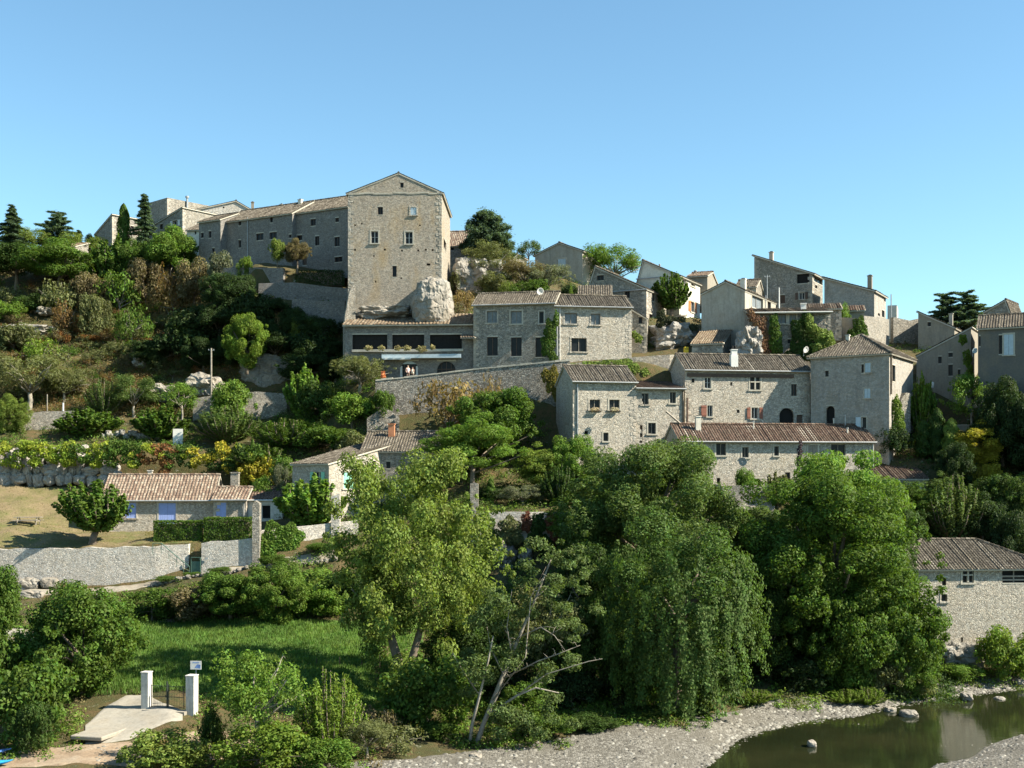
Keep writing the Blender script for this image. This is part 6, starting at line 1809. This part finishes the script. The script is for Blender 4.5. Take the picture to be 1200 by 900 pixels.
# trees closing the spur on the right, partly in the picture
for i, (u, Y, h) in enumerate(((1230, 119, 6), (1262, 117, 7), (1300, 113, 6), (1250, 126, 6))):
    g = G(u, Y); v = HV - (g.z + h - EYE) / Y * F
    T('broad%d' % (i % 3), u - 38, u + 38, v, Y, 'dark', 'evergreen_oak', 'evergreen oak on the steep spur past the right edge', group='evergreen oaks on the right spur')


# the same woods carried on past both edges
rg = random.Random(31)
for i in range(22):
    lf = i < 12
    u = rg.uniform(-330, -60) if lf else rg.uniform(1330, 1760); Y = rg.choice((rg.uniform(72, 104), rg.uniform(130, 178))) if lf else rg.uniform(101.5, 108)
    g = G(u, Y); hgt = rg.uniform(3.5, 6.5) if lf else rg.uniform(3, 5); v = HV - (g.z + hgt - EYE) / Y * F
    T('round%d' % (i % 2), u - hgt * 5.5, u + hgt * 5.5, v, Y, rg.choice(['mid', 'dark', 'olive']), 'evergreen_oak', 'evergreen oak on the slope beyond the %s of the view' % ('garden side' if lf else 'mill side'), group='evergreen oaks past the %s' % ('gardens' if lf else 'mill'))


# ---- the half dead tree by the water: real limbs, bare on the right, thin leaves on the left and top
def half_dead():
    rng = np.random.default_rng(3); Y = 73.5
    b = P(552, 888, Y); b.z = tz(b.x, Y)
    r = empty('half_dead_tree', b, 0, 'half dead tree with bare grey branches leaning over the shingle', 'tree')
    mb = MB(); tips = []
    def q(u, v, dy=0): return P(u, v, Y + dy) - b - Vector((0, 0, 0))
    def limb(pts, r0, r1, n=6):
        m = len(pts); mb.tube(pts, [r0 + (r1 - r0) * i / (m - 1) for i in range(m)], n)
    main = [q(552, 892), q(566, 850), q(590, 790, .3), (q(612, 738, .4)), q(630, 695, .3), q(646, 655, .2)]
    limb(main, .18, .04, 8)
    second = [q(548, 892), q(553, 850, -.3), q(562, 815, -.5), q(572, 775, -.6), q(578, 745, -.5)]
    limb(second, .12, .035, 7)
    third = [q(572, 838), q(606, 815, -.8), q(628, 806, -1.0), q(655, 812, -1.2)]
    limb(third, .10, .03)
    dead = [[q(612, 745), q(634, 735, -1), q(650, 745, -1.4), q(662, 762, -1.6)], [q(590, 795), q(630, 775, -1.2), q(655, 766, -1.5), q(680, 756, -1.7)],
            [q(606, 815, -.8), q(640, 790, -1.4), q(690, 775, -1.8), q(706, 772, -1.9)],
            [q(578, 820), q(616, 770, -1), q(622, 700, -1.2), q(640, 664, -1.2)],
            [q(600, 770), q(594, 735, -.5), q(600, 690, -.6)], [q(628, 700), q(640, 690, .5), q(648, 676, .6)], [q(562, 815), q(545, 790, -.4), q(530, 765, -.5)], [q(590, 790), q(575, 760, .8), q(570, 730, 1)],
            [q(566, 850), q(585, 812, .6), q(600, 775, .8), q(604, 740, .9)]]
    for d in dead:
        limb(d, .05, .012, 5)
        for k in range(8):
            i = rng.integers(1, len(d)); s = d[i - 1].lerp(d[i], rng.random()); e = s + Vector((rng.uniform(-.5, .8), rng.uniform(-.6, .6), rng.uniform(-.4, .9))) * rng.uniform(.4, 1.1)
            mb.tube([s, s.lerp(e, .5) + Vector((0, 0, rng.uniform(-.1, .15))), e], [.02, .012, .005], 4)
    mb.build('trunk', M['bark_grey'], r, True)
    cl = []
    for u, v, n, s in ((650, 700, 6, .55), (665, 740, 5, .5), (640, 745, 5, .5), (655, 780, 5, .5), (620, 710, 5, .5), (580, 700, 5, .5), (642, 650, 5, .55), (668, 656, 5, .5), (690, 665, 4, .45), (655, 690, 4, .5), (625, 670, 4, .5), (600, 700, 5, .55), (570, 730, 6, .6), (545, 770, 6, .6), (560, 800, 5, .6), (590, 770, 5, .6), (610, 740, 4, .5), (630, 790, 4, .5), (645, 830, 5, .55), (600, 840, 6, .6), (575, 850, 4, .5), (676, 690, 4, .4), (685, 720, 3, .4), (620, 850, 5, .6), (660, 860, 4, .5)):
        for k in range(n):
            c = q(u + rng.uniform(-16, 16), v + rng.uniform(-14, 14), rng.uniform(-1.5, 1.5)); cl.append((np.array(c), s * rng.uniform(.8, 1.4)))
    p, n = clump_leaves(rng, cl, 520, .6, .05)
    V, f = leaf_quads(p, n, .19, .085, rng)
    o = bpy.data.objects.new('crown', np_mesh('thin_crown', V, f, M['leaf'])); o.color = (.085, .125, .04, 1); link(o, r)


half_dead()
# visible trunks of the tall bright tree
mb = MB(); b = G(474, 81.5)
q = lambda u, v: P(u, v, 81.5) - b
mb.tube([q(474, 806), q(468, 780), q(458, 745), q(444, 705), q(440, 660)], [.42, .34, .28, .2, .12], 8)
mb.tube([q(478, 806), q(482, 775), q(492, 740), q(500, 705), q(508, 650)], [.34, .28, .22, .17, .1], 8)
mb.tube([q(492, 740), q(512, 700), q(530, 680)], [.16, .1, .05], 6); mb.tube([q(458, 745), q(430, 710), q(412, 690)], [.16, .1, .05], 6)
ot = mb.build('trunk', M['bark'], None, True)
for o_ in COL.objects:
    if o_.name.startswith('tall_tree') and 'two trunks' in o_.get('label', ''):
        o_.rotation_euler = (0, 0, 0)
        for c in list(o_.children):
            if c.name.startswith('trunk'): bpy.data.objects.remove(c)
        ot.parent = o_; ot.scale = [1 / s for s in o_.scale]
        d = b - o_.location; ot.location = (d.x / o_.scale.x, d.y / o_.scale.y, d.z / o_.scale.z)
        break


# ---- hedges, ivy, vines
def leaf_box(name, label, cat, u0, u1, vt, Y, d, col, n, seed, ln=.15, wd=.1, zb=None, group=None):
    rng = np.random.default_rng(seed)
    a = P(u0, vt, Y); bx = P(u1, vt, Y).x
    xm = (a.x + bx) / 2; zg = tz(xm, Y + d / 2) if zb is None else zv(zb, Y)
    w, h = bx - a.x, a.z - zg
    fc = rng.choice(5, n, p=np.array([w * h * 2, w * d * 1.2, d * h, d * h, w * h * .6]) / (w * h * 2.6 + w * d * 1.2 + 2 * d * h))
    r1, r2 = rng.random(n), rng.random(n); z0 = np.zeros(n)
    dep = rng.random(n) ** 2 * .22
    X = np.where(fc == 2, dep, np.where(fc == 3, w - dep, r1 * w)); Yy = np.where(fc == 0, dep, np.where(fc == 4, d - dep, r1 * d if False else np.where((fc == 2) | (fc == 3), r1 * d, r2 * d)))
    Z = np.where(fc == 1, h - dep, r2 * h)
    nn = np.array([[0, -1, 0], [0, 0, 1], [-1, 0, 0], [1, 0, 0], [0, 1, 0]])[fc] + unit(rng, n) * .7
    bump = np.array([mnoise.noise(Vector((x * 1.3, y * 1.3 + seed, z * 1.3))) for x, y, z in zip(X, Yy, Z)]) * .1
    p = np.stack([X - w / 2, Yy, Z], 1) + nn * bump[:, None]
    V, f = leaf_quads(p, nn, ln, wd, rng)
    o = bpy.data.objects.new(name, np_mesh(name, V, f, M['leaf'])); o.color = (*COLR[col], 1); o.location = (xm, Y, zg); link(o)
    tag(o, label, cat, group)
    mb = MB(); mb.box(-w / 2 + .3, w / 2 - .3, .3, d - .3, 0, h - .3); c = mb.build('branches', M['bark'], o)
    return o


leaf_box('hedge', 'dark hedge in shade on the terrace of the row houses', 'hedge', 346, 402, 316, 154.8, 1.4, 'deep', 3000, 3, zb=334)
leaf_box('hedge', 'clipped box hedge left of the gap below the cottage', 'hedge', 179.5, 236.5, 610.5, 109.3, 1.8, 'mid', 5200, 1, zb=637.5)
leaf_box('hedge', 'clipped box hedge right of the gap beside the rough stone pillar', 'hedge', 238.5, 294.5, 606.5, 109.0, 1.8, 'mid', 5200, 2, zb=637)


def ivy(name, label, blobs, Y, col, dens=330, th=.35, ln=.2, wd=.15, cat='ivy', slope=0.0, hang=.4, seed=1, group=None):
    """leaf mat clinging to a wall; blobs = (u, v, half width px, half height px)"""
    rng = np.random.default_rng(seed); ps, ns = [], []
    for (u, v, a, b) in blobs:
        Yb = Y + (u - blobs[0][0]) * slope
        A_, B_ = a / F * Yb, b / F * Yb
        n = int(dens * A_ * B_ * 3.1)
        an = rng.uniform(0, 6.28, n); r = np.sqrt(rng.random(n)) * (1 + .18 * np.sin(an * 5 + u))
        c = P(u, v, Yb)
        p = np.stack([c.x + np.cos(an) * r * A_, Yb - th * (1 - r ** 2 * .8) * rng.random(n) - .03, c.z + np.sin(an) * r * B_], 1)
        ps.append(p); ns.append(np.array([0, -1.0, .45]) + unit(rng, n) * .75)
    p = np.concatenate(ps); n = np.concatenate(ns)
    c0 = p.mean(0); p = p - c0
    V, f = leaf_quads(p, n, ln, wd, rng, np.array([0, 0, -hang]) + unit(rng, len(p)) * .8)
    o = bpy.data.objects.new(name, np_mesh(name, V, f, M['leaf'])); o.color = (*(COLR[col] if isinstance(col, str) else col), 1); o.location = c0; link(o)
    return tag(o, label, cat, group)


ivy('ivy', 'fresh green ivy hanging over the wall beside the cottage porch', [(325, 634, 22, 22), (312, 648, 14, 18), (340, 630, 16, 16), (302, 655, 8, 14)], 108.2, 'fresh', seed=2, slope=.02)
ivy('ivy', 'dark ivy climbing the hotel wall at the joint of its two wings', [(645, 388, 7, 14), (642, 405, 8, 14), (648, 420, 5, 8), (652, 374, 3, 10)], 133.3, 'mid', seed=3)
ivy('creeper', 'yellowish creeper on the retaining wall beside the flower box house', [(648, 446, 9, 16), (640, 440, 6, 8), (652, 460, 5, 10)], 129.2, (.17, .15, .03), seed=4, cat='creeper')
ivy('creeper', 'yellow green plants spilling over the curved terrace wall', [(672, 432, 22, 5), (700, 430, 20, 7), (725, 430, 22, 9), (738, 436, 14, 10), (755, 440, 8, 8)], 130.2, 'lime', seed=5, cat='creeper', th=.6)
ivy('ivy', 'dried reddish ivy on the corner wall of the low stone house', [(890, 385, 10, 16), (894, 410, 10, 22), (898, 435, 8, 12), (880, 370, 5, 8)], 132.7, (.17, .10, .055), seed=6, dens=260, ln=.16)
ivy('ivy', 'green ivy strip right of the dried ivy on the low stone house', [(907, 382, 6, 14), (909, 402, 8, 16), (906, 422, 6, 10)], 132.6, 'mid', seed=7)
ivy('ivy', 'dark ivy mass on the lower wall of the low stone house', [(938, 395, 12, 24), (950, 405, 14, 22), (946, 378, 8, 14), (930, 420, 10, 14)], 132.4, 'dark', seed=8)
ivy('ivy', 'sunlit rounded ivy ridge above the satellite dish', [(960, 392, 10, 8), (970, 400, 8, 12), (952, 386, 7, 7), (962, 408, 12, 8), (948, 378, 5, 10)], 131.8, 'lime', seed=9, th=.9)
ivy('ivy', 'ivy strip on the shaded garden wall below the summit houses', [(1007, 385, 8, 14), (1012, 395, 5, 12), (1000, 395, 7, 12)], 137.2, 'mid', seed=10)
ivy('ivy', 'bright ivy column on the lit corner below the corner house', [(1050, 478, 6, 14), (1053, 495, 7, 16), (1048, 510, 6, 12)], 122.4, 'bright', seed=11)
ivy('ivy', 'bright ivy on the lit edge of the shaded ramp house', [(1133, 420, 5, 10), (1136, 440, 4, 16), (1128, 398, 5, 6)], 129.2, 'bright', seed=12)
ivy('ivy', 'dark green ivy curtain left on the creeper covered terrace wall', [(571, 618, 9, 16), (576, 632, 10, 14), (566, 640, 8, 10)], 107.6, 'willow', seed=13)
ivy('ivy', 'grey green shrubby ivy in the middle of the terrace wall', [(597, 618, 12, 13), (594, 632, 12, 10), (606, 630, 7, 10)], 107.5, 'olive', seed=14, th=.8)
ivy('creeper', 'reddish creeper hanging on the terrace wall', [(617, 612, 6, 12), (646, 612, 8, 12), (650, 628, 6, 10)], 107.5, (.16, .07, .04), seed=15, cat='creeper')
ivy('ivy', 'dark ivy between the reddish creepers on the terrace wall', [(631, 615, 8, 14), (628, 632, 9, 12), (640, 640, 10, 12)], 107.4, 'dark', seed=16)
ivy('ivy', 'fresh green creeper curtain on the bank behind the meadow', [(372, 706, 22, 22), (352, 716, 14, 18), (395, 712, 16, 16), (345, 690, 18, 12)], 99.6, 'fresh', seed=17, th=.8, slope=.01)
ivy('plant_row', 'flowering plants along the ledge of the restaurant terrace', [(432, 408, 5, 3), (447, 408, 4, 3), (466, 408, 4, 3), (477, 408, 5, 3), (494, 409, 6, 4), (507, 407, 3, 3)], 135.6, (.25, .22, .1), seed=18, cat='plants', ln=.14, th=.4)
ivy('flowers', 'white and orange flowers in the left window box of the flower box house', [(697, 479.5, 5.5, 2.2)], 121.0, (.4, .33, .22), seed=19, cat='flowers', ln=.1, wd=.09, dens=700)
ivy('flowers', 'white flowers in the right window box of the flower box house', [(720, 479.5, 5.5, 2.2)], 121.3, (.45, .4, .3), seed=20, cat='flowers', ln=.1, wd=.09, dens=700)
ivy('oleander', 'orange flowering plant beside the left end of the restaurant parapet', [(449, 440, 2.6, 5)], 132.2, (.55, .22, .1), seed=21, cat='plant', ln=.12, dens=900)
ivy('ivy', 'thin dark ivy streak on the longhouse wall', [(937, 531, 3, 9), (936, 543, 2.5, 8), (938, 521, 2, 5)], 117.2, (.07, .05, .06), seed=22, ln=.12, dens=420)
ivy('ivy', 'small green plant on the lean-to at the hotel corner', [(748, 397, 5, 5), (743, 392, 4, 4)], 139.4, 'lime', seed=23)
ivy('ivy', 'dark ivy cap hanging from the rock overhang', [(775, 375, 6, 12), (790, 376, 14, 5), (808, 384, 10, 5)], 140.8, (.05, .06, .03), seed=24)
ivy('ivy', 'brown moss streak on the keep wall under the left window', [(416.5, 277, 2.5, 9), (418, 290, 2, 8)], 145.9, (.25, .15, .03), seed=25, ln=.1, wd=.08, dens=120, th=.06)

# vine row on the boulder wall: every stock a plant of its own
rg = random.Random(5)
for i in range(34):
    u = 4 + i * 8.9; yel = rg.random()
    vc = None; c = 'yellow' if yel < .1 else ('lime' if yel < .6 else ('rust' if yel < .68 else 'mid'))
    if u < 90: c = rg.choice(['lime', 'bright', 'lime'])
    if u > 200: c = rg.choice(['mid', 'dark', 'mid', 'yellow', 'dark', 'lime'])
    lab = {'yellow': 'yellow leaved', 'lime': 'yellow green', 'rust': 'reddish', 'mid': 'green', 'bright': 'bright green', 'dark': 'dark green'}[c]
    w = rg.uniform(16, 25); vt = 518 + rg.uniform(-3, 5) + (3 if u > 150 else 0)
    ivy('grapevine', '%s grapevine spilling over the boulder wall behind the lawn' % lab, [(u + rg.uniform(-w, w) * .5, vt + 5 + q * rg.uniform(5, 10), w * rg.uniform(.22, .5), rg.uniform(3.5, 7)) for q in range(rg.choice((2, 3, 3, 4)))], 125.4 + rg.uniform(-.3, .2), {'yellow': (.32, .29, .03), 'lime': (.22, .27, .03), 'bright': (.18, .25, .03)}.get(c, c), seed=60 + i, cat='grapevine', th=1.1, dens=200, group='%s grapevines on the boulder wall' % lab)


# ---- ground cover nobody could count
def cover(name, label, cat, regions, n, cols, hgt, rad, per, seed, ln, wd, up=.8):
    rng = np.random.default_rng(seed)
    P0, N0, A0, C0 = [], [], [], []
    cw = np.array([c[1] for c in cols], float); cw /= cw.sum()
    for k in range(n):
        reg = regions[rng.integers(len(regions))]
        u = rng.uniform(reg[0], reg[1]); Y = rng.uniform(reg[2], reg[3])
        pn = mnoise.noise(Vector((u * .035, Y * .14, seed)))
        if pn < -.25: continue
        g = G(u, Y); s = rng.uniform(.6, 1.3)
        d = unit(rng, per); d[:, 2] = np.abs(d[:, 2])
        p = d * np.array([rad, rad, hgt]) * s * (rng.random((per, 1)) ** .4) + np.array([g.x, g.y, g.z])
        ci = int(np.searchsorted(np.cumsum(cw), min(.999, max(0, rng.random() * .65 + .175 + pn * .5))))
        c = np.array(cols[min(ci, len(cols) - 1)][0]) * rng.uniform(.75, 1.25)
        P0.append(p); N0.append(d + unit(rng, per) * .6); A0.append(np.array([0, 0, up]) + unit(rng, per)); C0.append(np.tile([*c, 1], (per * 4, 1)))
    p, nn, a, c = map(np.concatenate, (P0, N0, A0, C0))
    V, f = leaf_quads(p, nn, ln, wd, rng, a)
    o = bpy.data.objects.new(name, np_mesh(name, V, f, M['leaft'], c)); link(o)
    return tag(o, label, cat, None, 'stuff')


K = COLR
cover('undergrowth', 'dry brown and olive scrub covering the left hillside', 'undergrowth', [(-140, 240, 140, 176), (-100, 240, 140, 160), (150, 300, 140, 154), (-420, -100, 128, 185)], 11000, [(K['olive'], 4), (K['mid'], 3), (K['tan'], 3), (K['brown'], 3), (K['rust'], 1.5), (K['straw'], 1.5)], .85, .75, 26, 1, .2, .08)
cover('undergrowth', 'leafy green undergrowth on the middle slopes around the cottage', 'undergrowth', [(-100, 400, 128.5, 140), (300, 450, 118, 140), (400, 660, 108.6, 128), (640, 1060, 100, 118), (340, 620, 98.5, 107)], 5000, [(K['mid'], 4), (K['dark'], 2), (K['fresh'], 3), (K['olive'], 3), (K['lime'], 1)], .7, .8, 26, 2, .2, .1)
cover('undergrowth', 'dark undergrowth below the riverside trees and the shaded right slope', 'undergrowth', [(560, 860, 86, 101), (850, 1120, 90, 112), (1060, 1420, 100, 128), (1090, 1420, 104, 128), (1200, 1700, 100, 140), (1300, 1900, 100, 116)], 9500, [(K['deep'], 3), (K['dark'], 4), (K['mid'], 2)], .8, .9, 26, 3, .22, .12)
cover('undergrowth', 'weeds and low brush along the bottom left bank', 'undergrowth', [(-60, 95, 68, 82), (228, 440, 66.5, 80), (-120, 130, 80, 103), (130, 340, 97.5, 103), (165, 240, 66.5, 68), (440, 620, 73, 99), (440, 660, 78, 100), (520, 660, 72.5, 82), (650, 830, 77.5, 87), (650, 830, 78, 83)], 5600, [(K['mid'], 4), (K['fresh'], 3), (K['tan'], 2), (K['lime'], 2)], .45, .6, 22, 4, .18, .09)
cover('undergrowth', 'scrub on the rocky ridge between the village houses', 'undergrowth', [(520, 700, 144, 178), (640, 900, 140, 175), (860, 1090, 134, 150), (230, 410, 140, 153)], 1500, [(K['olive'], 3), (K['mid'], 3), (K['dark'], 2), (K['straw'], 2)], .6, .7, 22, 5, .2, .09)
cover('riverbank_weeds', 'bright green weeds along the edge of the shingle', 'weeds', [(860, 960, 85.5, 90), (940, 1130, 89.5, 95.5), (1080, 1240, 95.5, 99.5), (560, 760, 79, 85)], 700, [(K['fresh'], 3), (K['bright'], 3), (K['olive'], 2)], .5, .55, 24, 6, .2, .08)


def grass(name, label, regions, n, cols, h, seed, w=.035):
    rng = np.random.default_rng(seed); V, C = [], []
    for k in range(n):
        reg = regions[rng.integers(len(regions))]
        u = rng.uniform(reg[0], reg[1]); Y = rng.uniform(reg[2], reg[3]); g = G(u, Y, .03)
        a = rng.uniform(0, 6.28); hh = h * rng.uniform(.5, 1.4); b = rng.uniform(-.4, .4, 2) * hh
        dx, dy = math.cos(a) * w, math.sin(a) * w
        V += [(g.x - dx, g.y - dy, g.z), (g.x + dx, g.y + dy, g.z), (g.x + b[0], g.y + b[1], g.z + hh)]
        t = .5 + .5 * mnoise.noise(Vector((g.x * .35, g.y * .35, seed)))
        c = np.array(cols[0]) * (1 - t) + np.array(cols[1]) * t; c = c * rng.uniform(.7, 1.3)
        C += [(*c, 1)] * 3
    f = np.arange(len(V), dtype=np.int32).reshape(-1, 3)
    o = bpy.data.objects.new(name, np_mesh(name, V, f, M['leaft'], C)); link(o)
    return tag(o, label, 'grass', None, 'stuff')


grass('grass', 'long green grass of the meadow behind the gate', [(60, 480, 79.5, 98)], 52000, [(.05, .11, .022), (.11, .18, .035)], .26, 1)
grass('grass', 'short dry grass on the cottage lawn', [(-160, 180, 108.8, 125.8), (170, 300, 108.8, 116.5)], 14000, [(.24, .18, .08), (.13, .14, .045)], .1, 2)
# houses: put every root at the foot of its building
for h in HOUSES:
    zr = h.zb + 1.5
    h.root.location.z = zr
    for c in h.root.children: c.location.z -= zr

# ------------------------------------------------------------------ light, air, camera
SUN_EL, SUN_AZ = 39.0, 77.0       # azimuth measured from the camera's back towards the right
w = bpy.data.worlds.new('World'); SC.world = w; w.use_nodes = True
nt = w.node_tree; nt.nodes.clear()
sky = nt.nodes.new('ShaderNodeTexSky'); sky.sky_type = 'NISHITA'; sky.sun_disc = False
sky.sun_elevation = R(SUN_EL)
d = Vector((math.sin(R(SUN_AZ)) * math.cos(R(SUN_EL)), -math.cos(R(SUN_AZ)) * math.cos(R(SUN_EL)), math.sin(R(SUN_EL))))
sky.sun_rotation = math.atan2(d.x, d.y)
sky.altitude = 200; sky.air_density = 1.0; sky.dust_density = .2; sky.ozone_density = 1.2
bg = nt.nodes.new('ShaderNodeBackground'); bg.inputs[1].default_value = .078
out = nt.nodes.new('ShaderNodeOutputWorld')
tint = nt.nodes.new('ShaderNodeMix'); tint.data_type = 'RGBA'; tint.blend_type = 'MULTIPLY'; tint.inputs[0].default_value = 1; tint.inputs[7].default_value = (.79, 1.03, 1.02, 1)   # white balance of the camera
nt.links.new(sky.outputs[0], tint.inputs[6]); nt.links.new(tint.outputs[2], bg.inputs[0]); nt.links.new(bg.outputs[0], out.inputs[0])
ld = bpy.data.lights.new('sun', 'SUN'); ld.energy = 5.0; ld.angle = R(.5); ld.color = (1, .92, .76)
lo = bpy.data.objects.new('sun', ld); link(lo); lo.rotation_euler = (-d).to_track_quat('-Z', 'Y').to_euler(); lo.location = (60, 20, 90)

cd = bpy.data.cameras.new('camera'); cd.sensor_width = 36; cd.lens = 36 * F / 1200; cd.shift_y = (HV - 450) / 1200.0
cd.clip_end = 20000; cd.clip_start = .5
co = bpy.data.objects.new('camera', cd); link(co); co.location = (0, 0, EYE); co.rotation_euler = (R(90), 0, 0)
SC.camera = co
vs = SC.view_settings
vs.view_transform = 'Standard'; vs.look = 'None'; vs.gamma = 1; vs.use_curve_mapping = False; vs.exposure = 1.45
SC.cycles.max_bounces = 6; SC.cycles.diffuse_bounces = 3; SC.cycles.glossy_bounces = 3; SC.cycles.transmission_bounces = 3; SC.cycles.transparent_max_bounces = 4
SC.cycles.use_denoising = True
